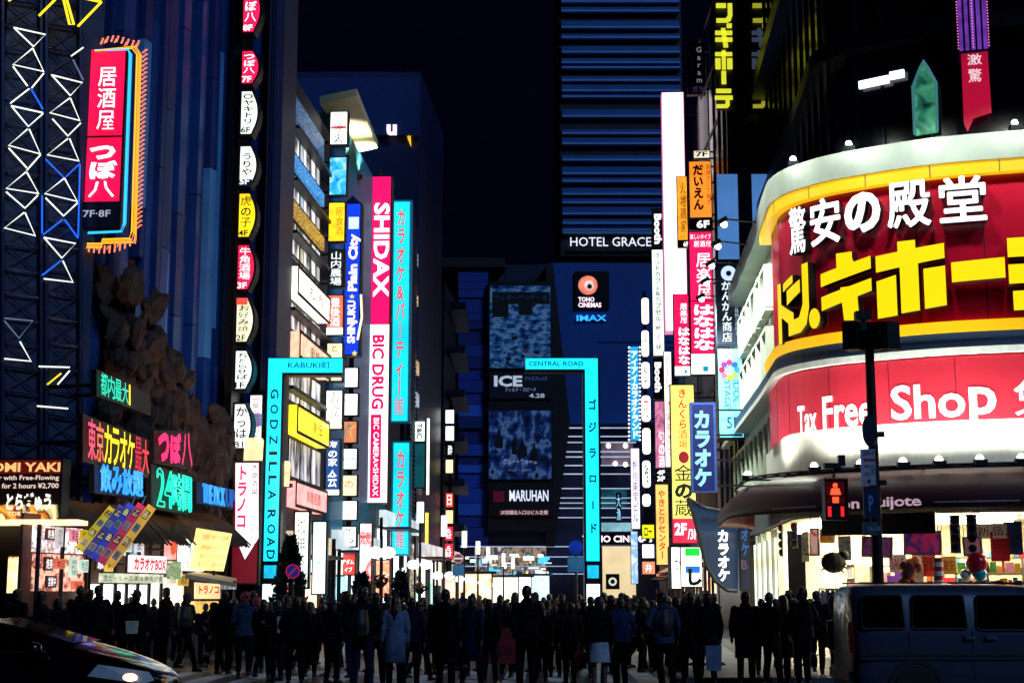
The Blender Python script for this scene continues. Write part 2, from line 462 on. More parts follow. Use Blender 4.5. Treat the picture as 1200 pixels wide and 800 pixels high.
# blue ribbed hall
hall = MB()
pa, pb = WF(92), WF(283)
hall.add([(pa[0], pa[1] + .3, 0), (pb[0], pb[1] + .3, 0), (pb[0] - 8, pb[1] + 6, 0), (pa[0] - 8, pa[1] + 6, 0),
          (pa[0], pa[1] + .3, 26), (pb[0], pb[1] + .3, 26), (pb[0] - 8, pb[1] + 6, 26), (pa[0] - 8, pa[1] + 6, 26)],
         [(0, 1, 5, 4), (1, 2, 6, 5), (2, 3, 7, 6), (3, 0, 4, 7), (4, 5, 6, 7)])
hl = obj('ribbed_hall', hall, NAVYD); tag(hl, 'dark blue windowless building clad in vertical ribs above the rock wall', 'building')
rs = random.Random(3)
wd = Vector((.278, 1, 0)).normalized(); wn = Vector((wd.y, -wd.x, 0))
span = (Vector((pb[0], pb[1], 0)) - Vector((pa[0], pa[1], 0))).length
RIB = [M('#1d4a94', .45, 0, .3, .7), M('#143678', .5, 0, .3, .7), M('#5aa0e0', .45, 0, .3, .7)]
ribs = [MB(), MB(), MB()]
s = 0.0
while s < span:
    wdt = rs.uniform(.16, .42); dep = rs.choice((.04, .1, .18, .26))
    z = 3.5; 
    while z < 26:
        hgt = rs.uniform(2.5, 6)
        k = 0 if rs.random() < .62 else 1
        if rs.random() < .07: k = 2
        if not (z > 7 and rs.random() < .05):
            c = Vector((pa[0], pa[1], 0)) + wd * (s + wdt / 2) + wn * (dep / 2) + Vector((0, 0, z + hgt / 2))
            ribs[k].cbox(c, (dep + .25, wdt, hgt - .03), math.atan2(wd.y, wd.x) - math.pi / 2)
        z += hgt
    s += wdt + rs.choice((.02, .03, .06, .12))
for k in range(3): obj('ribs', ribs[k], RIB[k], hl)
# rock wall
def rockmat():
    m = M('#443028', .85, 0, .85, 3.2, 0, 1.0)
    return m
rk = MB(); NU, NV = 130, 110
def rock_top(u):                                    # height of the rock along the wall
    px = 92 + 180 * u
    pts = [(85, 300), (98, 303), (108, 312), (116, 330), (128, 345), (140, 385), (150, 405), (165, 430), (185, 470), (205, 480), (225, 500), (250, 520), (275, 535)]
    for (a, b), (c, d) in zip(pts, pts[1:]):
        if a <= px <= c: return b + (d - b) * (px - a) / (c - a)
    return 535
for j in range(NV + 1):
    for i in range(NU + 1):
        u = i / NU; px = 84 + 190 * u
        x, y = WF(px); zt = WF.hit(px, rock_top(u)).z; z = 3.2 + (zt - 3.2) * j / NV
        n = noise.fractal(Vector((u * 9, z * .55, 3.1)), 1, 2.1, 6) * .5 + abs(noise.noise(Vector((u * 22, z * .35, 8)))) * .5 - abs(noise.fractal(Vector((u * 26, z * .9, 5)), .9, 2.1, 4)) * .5 - max(0, .28 - noise.voronoi(Vector((u * 10, z * .4, 2)))[0][1] + noise.voronoi(Vector((u * 10, z * .4, 2)))[0][0]) * 1.6
        d = .95 + n * .75 - (j / NV) ** 6 * .5
        q = wn * d
        rk.v.append((x + q.x, y + q.y, z + noise.noise(Vector((u * 12, z, 1))) * .15))
for j in range(NV):
    for i in range(NU):
        a = j * (NU + 1) + i; rk.f.append((a, a + 1, a + NU + 2, a + NU + 1))
for i in range(420):                                # angular boulders bedded in the face
    u = rs.random(); px = 86 + 186 * u; x, y = WF(px); zt = WF.hit(px, rock_top((px - 92) / 180 if px > 92 else 0)).z; z = 3.4 + (zt - 3.5) * rs.random()
    n0 = noise.fractal(Vector((u * 9, z * .55, 3.1)), 1, 2.1, 3) * .35; c = Vector((x, y, z)) + wn * (.85 + n0 + rs.uniform(-.1, .25)); k = len(rk.v)
    sx, sz = rs.uniform(.1, .34), rs.uniform(.18, .62); rk.ball((0, 0, 0), 1, 7, 5); rz_, ry_ = rs.uniform(0, 6), rs.uniform(-.5, .5)
    mt = Matrix.Translation(c) @ Matrix.Rotation(ry_, 4, 'Y') @ Matrix.Rotation(rz_, 4, 'Z')
    for q in range(k, len(rk.v)): v = Vector(rk.v[q]) * rs.uniform(.72, 1.18); rk.v[q] = tuple(mt @ Vector((v.x * sx, v.y * sx, v.z * sz)))
rkv = len(rk.v)
rock = obj('rock_wall', rk, rockmat(), smooth=None); tag(rock, 'rugged brown artificial rock wall behind the neon signs', 'rock wall')
# corner column with hanging ovals, pale tiled strip
cm = MB(); c0 = P(266, 400, 46.9); c1 = P(279, 400, 46.9)
cm.box(c0.x, c1.x, 46.3, 49, 3, 26)
tl = obj('tiled_pier', cm, M('#5d6a90', .4, 0, .3, 3)); tag(tl, 'narrow pier clad in pale grey tiles beside the oval signs', 'pier')
gm = MB()
for i in range(26): gm.box(c0.x + .01, c1.x - .01, 46.28, 46.31, 4 + i * .85, 4.03 + i * .85)
gm.box((c0.x + c1.x) / 2 - .01, (c0.x + c1.x) / 2 + .01, 46.282, 46.308, 3, 26)
obj('joint', gm, BLACKW, tl)
pm = MB(); a = GX(306, 46.6, 8); b = GX(324, 46.6, 8)
pm.box(a, b, 46.4, 49.3, 0, 26)
pl = obj('corner_building', pm, M('#2b3258', .5, 0, .3, .6)); tag(pl, 'slim dark grey building edge rising straight behind the road gateway', 'building')
pm = MB(); pm.box(a + .12, a + .2, 46.33, 46.45, 3, 26); pm.box(b - .3, b - .2, 46.33, 46.45, 3, 26); obj('drain_pipe', pm, NAVY, pl)

# ================================================================== buildings along the street's far reach
def block(name, side, Ya, Yb, h, mat, label, depth=14, cat='building'):
    m = MB(); X = XL if side == 'L' else XR; s = -1 if side == 'L' else 1
    q = [(X(Ya), Ya), (X(Yb), Yb), (X(Yb) + s * depth, Yb), (X(Ya) + s * depth, Ya)]
    m.add([(x, y, 0) for x, y in q] + [(x, y, h) for x, y in q],
          [(0, 1, 5, 4), (1, 2, 6, 5), (2, 3, 7, 6), (3, 0, 4, 7), (4, 5, 6, 7)])
    return tag(obj(name, m, mat), label, cat)
def side_panel(b, side, name, px0, px1, ytop, ybot, mat, out=.12, thick=.2, ztop=None):
    """a panel on the street face, given by the pixel columns and the rows at its near edge"""
    X0 = XL0 if side == 'L' else XR0; X = XL if side == 'L' else XR; s = 1 if side == 'L' else -1
    nx = px0 if side == 'L' else px1
    pn = hit_side(nx, ytop, X0); pb_ = hit_side(nx, ybot, X0); pf = hit_side(px1 if side == 'L' else px0, (ytop + ybot) / 2, X0)
    Ya, Yb = pn.y, pf.y; za, zb = pb_.z, pn.z
    m = MB()
    q = [(X(Ya), Ya), (X(Yb), Yb)]
    o = s * out; i = s * (out - thick)
    m.add([(q[0][0] + o, Ya, za), (q[1][0] + o, Yb, za), (q[1][0] + o, Yb, zb), (q[0][0] + o, Ya, zb),
           (q[0][0] + i, Ya, za), (q[1][0] + i, Yb, za), (q[1][0] + i, Yb, zb), (q[0][0] + i, Ya, zb)],
          [(0, 1, 2, 3), (4, 7, 6, 5), (0, 4, 5, 1), (1, 5, 6, 2), (2, 6, 7, 3), (3, 7, 4, 0)])
    ob = obj(name, m, mat, b); ob['_yz'] = (Ya, Yb, za, zb)
    return ob, (Ya, Yb, za, zb)
def side_text(parent, side, yz, texts, out=.16):
    """writing on a street-face panel; rectangle in fractions of the panel"""
    Ya, Yb, za, zb = yz; X = XL if side == 'L' else XR; s = 1 if side == 'L' else -1
    def place(a, b):
        Y = Ya + (Yb - Ya) * a if side == 'L' else Yb + (Ya - Yb) * a
        return Vector((X(Y) + s * out, Y, za + (zb - za) * b))
    lettering(parent, texts, place)
def mullions(parent, side, yz, n, mat=BLACKW, out=.125, w=.08):
    Ya, Yb, za, zb = yz; X = XL if side == 'L' else XR; s = 1 if side == 'L' else -1; m = MB()
    for i in range(n + 1):
        Y = Ya + (Yb - Ya) * i / n
        m.cbox((X(Y) + s * out, Y, (za + zb) / 2), (.03, w, zb - za + .05), YAW)
    for z in (za, zb): m.cbox((X((Ya + Yb) / 2) + s * out, (Ya + Yb) / 2, z), (.034, Yb - Ya, w), YAW)
    return obj('frame', m, mat, parent)
# first street building on the left: stacked window bays and cloth-lit bands
b1 = block('stair_building', 'L', 49.6, 57.4, 19.3, NAVYD, 'dark narrow building with lit stair windows behind the road gateway')
rows = [(134, 172, '#e4efff', 1.2), (193, 229, '#d2eaff', 1.2), (250, 296, '#fff0cc', 1.0), (347, 386, '#ffdcc0', .9), (421, 471, '#fff0d8', 1.1), (509, 560, '#dfe8ff', .7)]
for y0, y1, c, k in rows:
    f, yz = side_panel(b1, 'L', 'window', 334, 374, y0, y1, BLACKW, .04)
    p, yz2 = side_panel(b1, 'L', 'pane', 335, 373, y0 + 2, y1 - 2, picture([c, '#ffffff', '#0a0e1c', c], k, 1.3, True, 'lit_room', (1, 1, .25), .1), .08)
    p.parent = f; p.location = p.location - f.location
    mullions(f, 'L', yz2, 3, out=.1)
for y0, y1, cols, st in ((104, 131, ['#02040c', '#31629a', '#9cc0d8'], .5), (174, 191, ['#0a2a66', '#2f8fe0', '#8fd8ff'], .8), (231, 248, ['#1a1206', '#b8862a', '#ffe27a'], .8)):
    side_panel(b1, 'L', 'spandrel', 336, 376, y0, y1, picture(cols, st, 9, True, 'lit_cloth', (1, 1, 1.5), .1), .16, .12)
m = MB()
for z in (5.2, 8.4, 11.0, 13.6, 15.4, 17.2): m.cbox((XL(53.5) + .2, 53.5, z), (.4, 7.6, .12), YAW)
obj('ledge', m, M('#0c1020', .5), b1)
for x0, x1, y0, y1, mat, label, tx in (
    (332, 371, 312, 344, E('#fffbe8', 1.9), 'white lit wall band sign with a yellow end between stair windows', ('お酒', '#202020')),
    (334, 372, 388, 418, E('#ffc0a0', 1.1), 'salmon lit wall band sign above the gateway arm', ('串焼き', '#7a2018')),
    (331, 370, 474, 506, E('#ffd92a', 1.5), 'yellow lit wall band sign below the gateway arm', ('八剣伝', '#7a5a00')),
    (329, 367, 563, 592, E('#ff9f9a', 1.3), 'pink lit wall band sign with red brush writing', ('鳥貴居酒', '#c01018'))):
    root = empty('band_sign', (0, 0, 0), label, 'sign', 'lit bands on the stair building')
    pn, yz = side_panel(root, 'L', 'face', x0, x1, y0, y1, mat, .5, .45)
    root.location = pn.location; pn.location = (0, 0, 0)
    mullions(root, 'L', yz, 1, BLACKW, .51, .1)
    side_text(root, 'L', yz, [(tx[0], 'h', .3, .25, .75, .75, M(lin and tx[1], .5, var=0), .01)], .53)
# teal ribbed building
b2 = block('ribbed_building', 'L', 58.2, 69.4, 20.5, M('#2a6a88', .5, 0, .25, .8), 'teal corrugated building between the tall pink sign and the sign stack')
m = MB()
for i in range(46):
    Y = 58.4 + i * .24; m.cbox((XL(Y) + .05, Y, 11.7), (.14, .11, 17.4))
obj('ribs', m, M('#4aa0bc', .4, 0, .2, .8), b2)
m = MB(); m.box(XL(58.2) - 3, XL(58.2) - .05, 58.0, 58.19, 4, 19); obj('wall', m, M('#1d4a6c', .5), b2)
b3 = block('louvred_building', 'L', 70.2, 83.6, 21.5, NAVYD, 'dark building with stacked steel louvres behind the cyan blade sign')
m = MB()
for i in range(70):
    z = 5 + i * .24; m.cbox((XL(81) + .15, 81, z), (.3, 4.6, .09))
obj('louvre', m, M('#39456b', .4, .5), b3)
b4 = block('office_tower', 'L', 85, 97, 31.5, M('#0e2460', .5, 0, .3, .3), 'deep blue office block with a glowing white letter near its roof', 11)
fm = MB(); fm.box(XL(85) - 9, XL(85), 84.6, 84.99, 27.6, 31); obj('parapet', fm, M('#16357c', .5, 0, .2), b4)
uy = 84.5; pu = P(453, 155, uy); pu2 = P(464, 146, uy)
lettering(b4, [('u', 'h', pu.x, pu.z - .2, P(465, 148, uy).x, pu2.z, L('#ffd9e6', 1.6), .05)], lambda a, b: Vector((a, uy, b)))
pm = MB(); q = [P(474, 150, 86), P(478, 150, 86), P(479, 178, 86), P(475, 168, 86)]; pm.slab([Vector((p.x + .2, p.y - 1.2, p.z)) for p in reversed(q)], .3)
obj('logo_panel', pm, E('#ffb62a', 1.4), b4)
for i, (px0, px1, y0, y1, c, k) in enumerate(((484, 489, 290, 305, '#bcd8ff', .35), (484, 489, 340, 352, '#ffe0a0', .5), (449, 453, 230, 250, '#9cc0ff', .25), (486, 490, 420, 436, '#ffd9a0', .6), (486, 490, 458, 474, '#d8ecff', .5))):
    side_panel(b4 if px0 > 460 else b3, 'L', 'window', px0, px1, y0, y1, E(c, k, .5, 2, False), .06)
b5 = block('terrace_building', 'L', 98.5, 106, 22, NAVY, 'navy building with balconies past the small teal signs')
m = MB()
for i in range(6): m.cbox((XL(104) + .5, 104, 6 + i * 2.9), (1, 9, .5))
obj('balcony', m, M('#24407c', .5, 0, .2), b5)
# cream lit roof billboard
ze = 20.7; eq = []
for px, py in ((387, 113), (418, 104), (443, 166), (423, 172)):
    d_ = rayd(px, py); t_ = (ze - CAMZ) / d_.z; eq.append(Vector((d_.x * t_, d_.y * t_, ze)))
eq[0].x -= .4; eq[3].x -= .3
bm_ = MB(); bm_.slab(eq, .3); obj('eave', bm_, M('#efe9b0', .5, 0, .2, .6), b2)
for q in (.5, .92):
    p = eq[0].lerp(eq[3], q) + Vector((.35, 0, -1.5)); f_ = obj('floodlight', MB().cbox(p, (.3, .3, .2)), DARKCASE, b2)
    l_ = bpy.data.lights.new('eave_light', 'SPOT'); l_.energy = 330; l_.color = (1, .97, .72); l_.spot_size = R(120); l_.spot_blend = .6; l_.shadow_soft_size = .15
    lo = bpy.data.objects.new('eave_light', l_); COL.objects.link(lo); lo.location = p + Vector((.2, 0, .25)); lo.rotation_euler = (R(180), 0, 0)

# right side row beyond the discount store
r1 = block('glass_tower', 'R', 66, 79, 48, M('#060b20', .3, .0, .3, .3), 'black glass tower rising over the corner store with yellow vertical writing', 16)
m = MB()
for Y in (66.4, 69, 72, 75.4): m.cbox((XR(Y) - .03, Y, 26), (.12, .16, 44))
for i in range(14): m.cbox((XR(72.5) - .03, 72.5, 5.5 + i * 3.2), (.1, 13, .14))
obj('mullion', m, M('#05070d', .3), r1)
fz = MB(); fz.box(XR(66), XR(66) + 16, 65.84, 65.99, 0, 48); obj('wall', fz, M('#060b26', .35, 0, .3, .3), r1)
for (x0, x1, y0, y1) in ((839, 867, 204, 304), (880, 905, 204, 300)):
    a, b = P(x0, (y0 + y1) / 2, 65.7), P(x1, (y0 + y1) / 2, 65.7)
    q = MB(); q.box(a.x, b.x, 65.72, 65.8, P(x0, y1, 65.7).z, P(x0, y0, 65.7).z)
    f = obj('window', q, E('#5f9df0', .62, .25, .4), r1)
    q = MB()
    for k in range(2): q.box(a.x + (b.x - a.x) * (k / 1) - .06, a.x + (b.x - a.x) * k + .06, 65.66, 65.73, P(x0, y1, 65.7).z, P(x0, y0, 65.7).z)
    q.box(a.x, b.x, 65.66, 65.73, P(x0, y1, 65.7).z - .1, P(x0, y1, 65.7).z); obj('frame', q, BLACKW, f)
r2 = block('sign_building', 'R', 80, 94, 31, M('#0d1330', .5, 0, .3), 'dark building carrying the pink and orange blade signs')
r3 = block('sign_building', 'R', 95, 112, 27, M('#10183c', .5, 0, .3), 'dark building carrying the capsule hotel blade sign')
r4 = block('sign_building', 'R', 113, 140, 22, M('#0d1433', .5, 0, .3), 'dark building carrying the round cornered white signs')
r5 = block('sign_building', 'R', 141, 176, 20, M('#0b1230', .5, 0, .3), 'dark building carrying the small cyan blade sign beside the cinema')
# shop fronts glowing along both sides of the street
SHOPC = {'warm': ['#ffd9a0', '#fff2d0', '#ff9a60', '#ffe8c0', '#c86a30'], 'cool': ['#cfefff', '#ffffff', '#8fe0ff', '#e8fbff', '#60a0e0'], 'mix': ['#ffe0b0', '#ffffff', '#ff6a7a', '#8ff0d0', '#ffd040']}
def shopfront(side, Ya, Yb, h, kind, st, label):
    """a lit shop opening: bays of different width, glass, posters, a door, goods, fascia and awning"""
    X = XL if side == 'L' else XR; s = 1 if side == 'L' else -1; r_ = random.Random(int(Ya * 10)); Ym = (Ya + Yb) / 2
    root = empty('shop_front', (X(Ym), Ym, 0.12), label, 'shop front', 'shop fronts along the street')
    def slabY(nm, y0, y1, z0, z1, o, t, mat):
        m = MB(); yc = (y0 + y1) / 2; m.cbox((X(yc) + s * o, yc, (z0 + z1) / 2), (t, y1 - y0, z1 - z0), YAW); return obj(nm, m, mat, root)
    y = Ya
    while y < Yb - .5:
        w_ = min(r_.choice((1.2, 1.8, 2.4, 3.0)), Yb - y); c = r_.choice(SHOPC[kind]); t = r_.random(); k = r_.uniform(.35, 1.25) * st
        if t < .45: slabY('window', y + .08, y + w_ - .08, .5, h - .5, .1, .1, picture([c, '#ffffff', r_.choice(SHOPC[kind]), '#2a2430'], k, 1.6 + r_.random(), True, 'shop_light', (1, 1, 1), .2))
        elif t < .6: slabY('door', y + .1, y + w_ - .1, .13, 2.4, .1, .1, E(c, k * 1.1, .4, 1.2)); slabY('transom', y + .1, y + w_ - .1, 2.5, h - .4, .1, .1, E('#ffffff', k, .4, 1))
        elif t < .8:
            slabY('wall', y + .05, y + w_ - .05, .13, h - .4, .08, .1, M('#3a3440', .6)); slabY('wall_poster', y + .2, y + w_ - .2, 1.2, h - .8, .15, .05, picture([c, '#202030', r_.choice(SHOPC['mix'])], k * .6, 2.5, True, 'poster_light', (1, 1, 1), .3))
        else: slabY('window', y + .08, y + w_ - .08, .9, h - .6, .1, .1, E(c, k, .5, .9)); slabY('goods', y + .2, y + w_ - .2, .3, 1.5 + r_.random(), .35, .3, M(r_.choice(('#18141c', '#402018', '#203048')), .6))
        slabY('frame', y - .06, y + .06, .13, h, .24, .14, DARKCASE); y += w_
    slabY('fascia', Ya, Yb, h - .35, h + .35, .28, .3, E(r_.choice(SHOPC[kind]), st * .35, .6, .5))
    slabY('awning', Ya + .4, Ya + (Yb - Ya) * r_.uniform(.4, .7), h - .5, h - .4, .9, 1.1, r_.choice([M('#6a1020', .6), M('#203050', .6), M('#98988f', .6)]))
    return root
for args in (('L', 49.8, 57, 3.4, 'warm', 2.0, 'warm white shop front under the stair building'),
             ('L', 58.5, 69, 3.8, 'cool', 2.4, 'cool white drugstore front under the pink blade sign'),
             ('L', 70.5, 83, 5.2, 'cool', 2.4, 'bright white tall entrance under the cyan blade sign'),
             ('L', 85, 97, 4.2, 'mix', 2.0, 'bright shop front with a dark awning under the office block'),
             ('L', 99, 105.6, 4.2, 'warm', 1.8, 'warm shop front under the balconies'),
             ('R', 80.5, 94, 3.8, 'warm', 2.6, 'cream lit shop front under the pink and orange blade signs'),
             ('R', 95.5, 112, 3.8, 'warm', 2.4, 'amber lit shop front under the capsule hotel blade sign'),
             ('R', 113.5, 140, 3.8, 'mix', 2.2, 'cream and red shop front under the round cornered signs'),
             ('R', 141.5, 174, 3.8, 'warm', 1.8, 'pale shop front beside the cinema entrance')):
    shopfront(*args)

# ================================================================== cinema and hotel closing the street
cin = empty('cinema_building', P(650, 690, 186), 'big dark blue cinema block with film posters closing the street end', 'building')
TB, TBD = M('#123079', .5, 0, .25, .1), M('#0a1a4c', .5, 0, .25, .1)
def rectY(name, x0, y0, x1, y1, Y, mat, parent, depth=1.0):
    cy = (y0 + y1) / 2
    m = MB(); m.box(P(x0, cy, Y).x, P(x1, cy, Y).x, Y, Y + depth, P((x0 + x1) / 2, y1, Y).z, P((x0 + x1) / 2, y0, Y).z)
    return obj(name, m, mat, parent)
rectY('wall', 500, 310, 830, 720, 190, M('#081540', .6, 0, .3, .1), cin, 20)
# striped left wing
y = 312; k = 0
rs = random.Random(5)
WL = [M('#143a9c', .5, 0, .2, .1), M('#1a4cc0', .5, 0, .2, .1), M('#0c2878', .5, 0, .2, .1), M('#2c6ae0', .5, 0, .2, .1)]
while y < 640:
    h = rs.choice((10, 14, 18, 9)); rectY('cladding_band', 537, y, 572, min(640, y + h - .6), 188.4 - rs.random() * .5, WL[rs.choice((0, 0, 1, 2, 2, 3))] if y > 430 else WL[rs.choice((0, 2))], cin, 1.6); y += h
rectY('terrace', 506, 302, 592, 313, 187.5, M('#04060c', .7), cin, 8)
# dark posters column
rectY('poster_tower', 572, 330, 649, 622, 187.2, M('#02030a', .5), cin, 3)
def poster(x0, y0, x1, y1, pic, label, texts):
    Y = 186.9; r = rectY('film_poster', x0, y0, x1, y1, Y, M('#0a1430', .5), None, .25); tag(r, label, 'poster', 'posters on the cinema front')
    f = rectY('print', x0 + 1, y0 + 1, x1 - 1, y1 - 1, Y - .06, pic, r, .08)
    T = []
    for s, mode, a, b, c, d, mat, bold in texts:
        T.append((s, mode, P(a, 400, Y).x, P(600, d, Y).z, P(c, 400, Y).x, P(600, b, Y).z, mat, bold))
    if T: lettering(r, T, lambda a, b: Vector((a, Y - .12, b)))
poster(573, 334, 646, 432, picture(['#020512', '#0a2a6a', '#2a66a4', '#6f9cc0', '#051030'], .2, .9, True, 'poster_print', (1, 1, 1.8), .1), 'blue snowy action film poster, uppermost on the cinema front', [])
rs5 = random.Random(31); fp = bpy.data.objects['film_poster']
def printbox(x0, y0, x1, y1, c): rectY('artwork', x0, y0, x1, y1, 186.76 - rs5.random() * .02, c, fp, .03)
printbox(577, 342, 644, 356, M('#020409', .6)); printbox(577, 356, 596, 371, M('#020409', .6)); printbox(608, 356, 624, 369, M('#03060e', .6))
for i in range(9): printbox(580 + i * 7, 346 + i % 2 * 2, 583 + i * 7 + rs5.random() * 3, 348 + rs5.random() * 4, M('#2a4a78', .6))
for i in range(26):
    x, y = rs5.uniform(578, 640), rs5.uniform(385, 428); printbox(x, y, x + rs5.uniform(2, 7), y + rs5.uniform(1, 4), M(rs5.choice(['#030712', '#06122a', '#5a7ca0']), .6))
poster(573, 437, 647, 467, picture(['#03040c', '#050a1c'], .5, .2), 'black film title strip with slanted white capitals under the snowy poster',
       [('ICE', 'h', 579, 440, 612, 453, L('#b8c4dc', .8), .04), ('フィルド・スピード', 'h', 592, 454, 628, 459, L('#7f94c0', .7), .01),
        ('アイスブレイク', 'h', 615, 441, 641, 446, L('#44609c', .7), .01), ('4.28', 'h', 620, 461, 638, 466, L('#a0b0d0', .8), .02)])
poster(572, 480, 647, 562, picture(['#020410', '#06123c', '#123a80', '#6f94c8', '#030818'], .16, .8, True, 'poster_print', (1, 1, .8), .2), 'dark blue film poster with warrior figures, lower on the cinema front',
       [('グレートウォール', 'h', 590, 537, 629, 544, L('#8a9cc4', .7), .01), ('大ヒット上映中', 'h', 595, 549, 622, 552, L('#7080a8', .6), .0)])
for cx, cy, sx, sy in ((603, 512, 5, 16), (612, 515, 9, 22), (585, 505, 7, 20), (626, 520, 7, 16)):
    m = MB(); p = P(cx, cy, 186.78); m.lathe(p - Vector((0, .0, 1.2)), [(.02, -.9), (sx * .07, -.8), (sx * .06, .3), (.12, .9), (.16, 1.15), (.02, 1.4)], 10)
    for i, v in enumerate(m.v): m.v[i] = (v[0], p.y + (v[1] - p.y) * .06, v[2])
    obj('figure_print', m, M('#050a1c', .7), bpy.data.objects['film_poster.002'])
mh = rectY('parlour_sign', 573, 569, 648, 604, 186.9, M('#04040a', .5), None, .4); tag(mh, 'dark pachinko parlour sign with white condensed capitals on the cinema front', 'sign')
Y = 186.7
def sgt(root, Y, *ts):
    lettering(root, [(s, mo, P(a, 400, Y).x, P(600, d, Y).z, P(c, 400, Y).x, P(600, b, Y).z, mat, bo) for s, mo, a, b, c, d, mat, bo in ts], lambda a, b: Vector((a, Y, b)))
rectY('panel', 583, 596, 644, 604, 186.72, M('#6a1530', .5), mh, .1)
sgt(mh, 186.68, ('MARUHAN', 'h', 597, 574, 642, 587, L('#dfe6ff', 1.1), .02), ('2F店舗出入口はビル左側', 'h', 587, 597.5, 641, 602.5, L('#ffd9e4', .9), .0))
rectY('emblem', 578, 575, 591, 588, 186.72, E('#5a1030', .5, .3, 1, False), mh, .1)
# big blue slanted panel
def polyY(name, pts, Y, mat, parent, depth=1.0):
    m = MB(); m.prism([(P(x, y, Y).x, P(x, y, Y).z) for x, y in reversed(pts)] if False else [(P(x, y, Y).x, P(x, y, Y).z) for x, y in pts], Y, Y + depth)
    return obj(name, m, mat, parent)
polyY('blue_panel', [(668, 495), (800, 495), (800, 308), (648, 308)], 187.5, M('#1650a8', .5, 0, .25, .08), cin, 2.5)
polyY('dark_panel', [(650, 640), (668, 495), (648, 308), (640, 308), (640, 640)], 187.3, M('#02030c', .6), cin, 2.7)
rectY('seam', 700, 400, 800, 401, 187.42, M('#0a1f5c', .5), cin, .1)
lv = MB()
for i, yy in enumerate((501, 511, 518, 529, 535, 545, 555, 572, 583, 589, 595, 606)):
    x0 = 668 - (yy - 495) * .13
    lv.box(P(x0, 500, 187).x, P(745, 500, 187).x, 186.9, 187.4, P(600, yy + .45, 187).z, P(600, yy - .45, 187).z)
obj('louvre', lv, E('#cfe0ff', .75, .4, .3, False), cin)
rectY('window', 705, 517, 742, 545, 187.2, picture(['#1c1e34', '#6a5a6a', '#3c3850'], .6, .25), cin, .4)
for px, py in ((713, 522), (733, 522), (733, 544), (721, 543)):
    m = MB(); m.ball(P(px, py, 187), .28); obj('lamp', m, L('#fff0c8', 5), cin)
rectY('window', 705, 572, 735, 594, 187.2, picture(['#04202c', '#1a5a68', '#0c3a52'], .5, .3), cin, .4)
lg = rectY('logo_board', 674, 318, 714, 361, 187.1, M('#04040a', .4), None, .5)
tag(lg, 'black square logo board with a round salmon emblem on the cinema front', 'sign')
m = MB(); c = P(689, 334, 186.9); m.lathe((c.x, 187.0, c.z), [(1.2, 0), (1.16, -.1), (.02, -.16)], 28, 'Y'); obj('emblem', m, E('#ff8a70', 1.1, .5, 1.2, False), lg)
m = MB(); m.lathe((c.x + .15, 186.84, c.z - .05), [(.62, 0), (.6, -.04), (.02, -.05)], 20, 'Y'); obj('emblem_swirl', m, E('#f4dcd6', 1.0, .5, 2, False), lg)
m = MB(); m.lathe((c.x + .2, 186.79, c.z - .2), [(.3, 0), (.3, -.03), (.02, -.04)], 20, 'Y'); obj('emblem_core', m, M('#5a1414', .5), lg)
sgt(lg, 186.98, ('TOHO', 'h', 678, 348, 697, 353.5, L('#ffe4f0', 1.5), .03), ('CINEMAS', 'h', 678, 354.5, 705, 360, L('#ffe4f0', 1.5), .03))
im = rectY('letter_sign', 676, 375, 712, 376.5, 187.3, M('#081540', .5), None, .2); tag(im, 'glowing blue capital letters mounted on the blue panel under the logo board', 'sign')
sgt(im, 187.1, ('IMAX', 'h', 676, 369, 711, 376, L('#2ea8ff', 1.5), .02))
# cinema entrance storey
rectY('entrance_glass', 556, 640, 640, 700, 188.6, picture(['#050a20', '#0c1c48', '#a08860', '#0a1a40', '#e8d8b0'], .8, 1.1, True, 'foyer', (1, 1, .5), 0), cin, .6)
m = MB()
for yy in (640, 652, 663, 672): m.box(P(540, 500, 188).x, P(745, 500, 188).x, 187.9, 188.5, P(600, yy + .5, 188).z, P(600, yy - .5, 188).z)
obj('transom_light', m, E('#b8c8f0', .9, .6, .25, False), cin)
rs = random.Random(9)
for i in range(44):
    p = P(rs.uniform(545, 642), rs.uniform(650, 692), 188); obj('foyer_lamp', MB().box(p.x, p.x + rs.uniform(.2, 1.4), 187.8, 187.9, p.z, p.z + rs.uniform(.1, .6)), L(rs.choice(['#fff2d8', '#ffffff', '#bfe0ff', '#ffd090', '#40b0e0']), 1.8), cin)
cs = rectY('canopy_sign', 703, 624, 742, 638, 185.5, M('#05102c', .4), None, 1.2); tag(cs, 'navy canopy sign with white capitals over the cinema entrance', 'sign')
sgt(cs, 185.4, ('TOHO CINEMAS', 'h', 681, 627, 761, 635, L('#ffe6f4', 1.6), .03))
cs = rectY('canopy_sign', 704, 612, 741, 622, 185.9, E('#9fd8e8', .8, .5, .6), None, .8); tag(cs, 'pale teal strip sign over the navy canopy sign', 'sign')
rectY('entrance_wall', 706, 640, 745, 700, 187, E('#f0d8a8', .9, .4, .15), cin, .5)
rectY('entrance_wall', 690, 640, 706, 700, 187, M('#4a5880', .5), cin, .5)
m = rectY('wall_sign', 710, 672, 726, 690, 186.8, M('#0a0f14', .4), None, .2); tag(m, 'small black square wall sign with a ring at the cinema entrance', 'sign')
q = MB(); c = P(718, 681, 186.7); q.lathe((c.x, 186.75, c.z), [(.5, 0), (.5, -.05), (.28, -.05), (.28, 0)], 18, 'Y', False); obj('ring', q, L('#e8f0e8', .9), m)
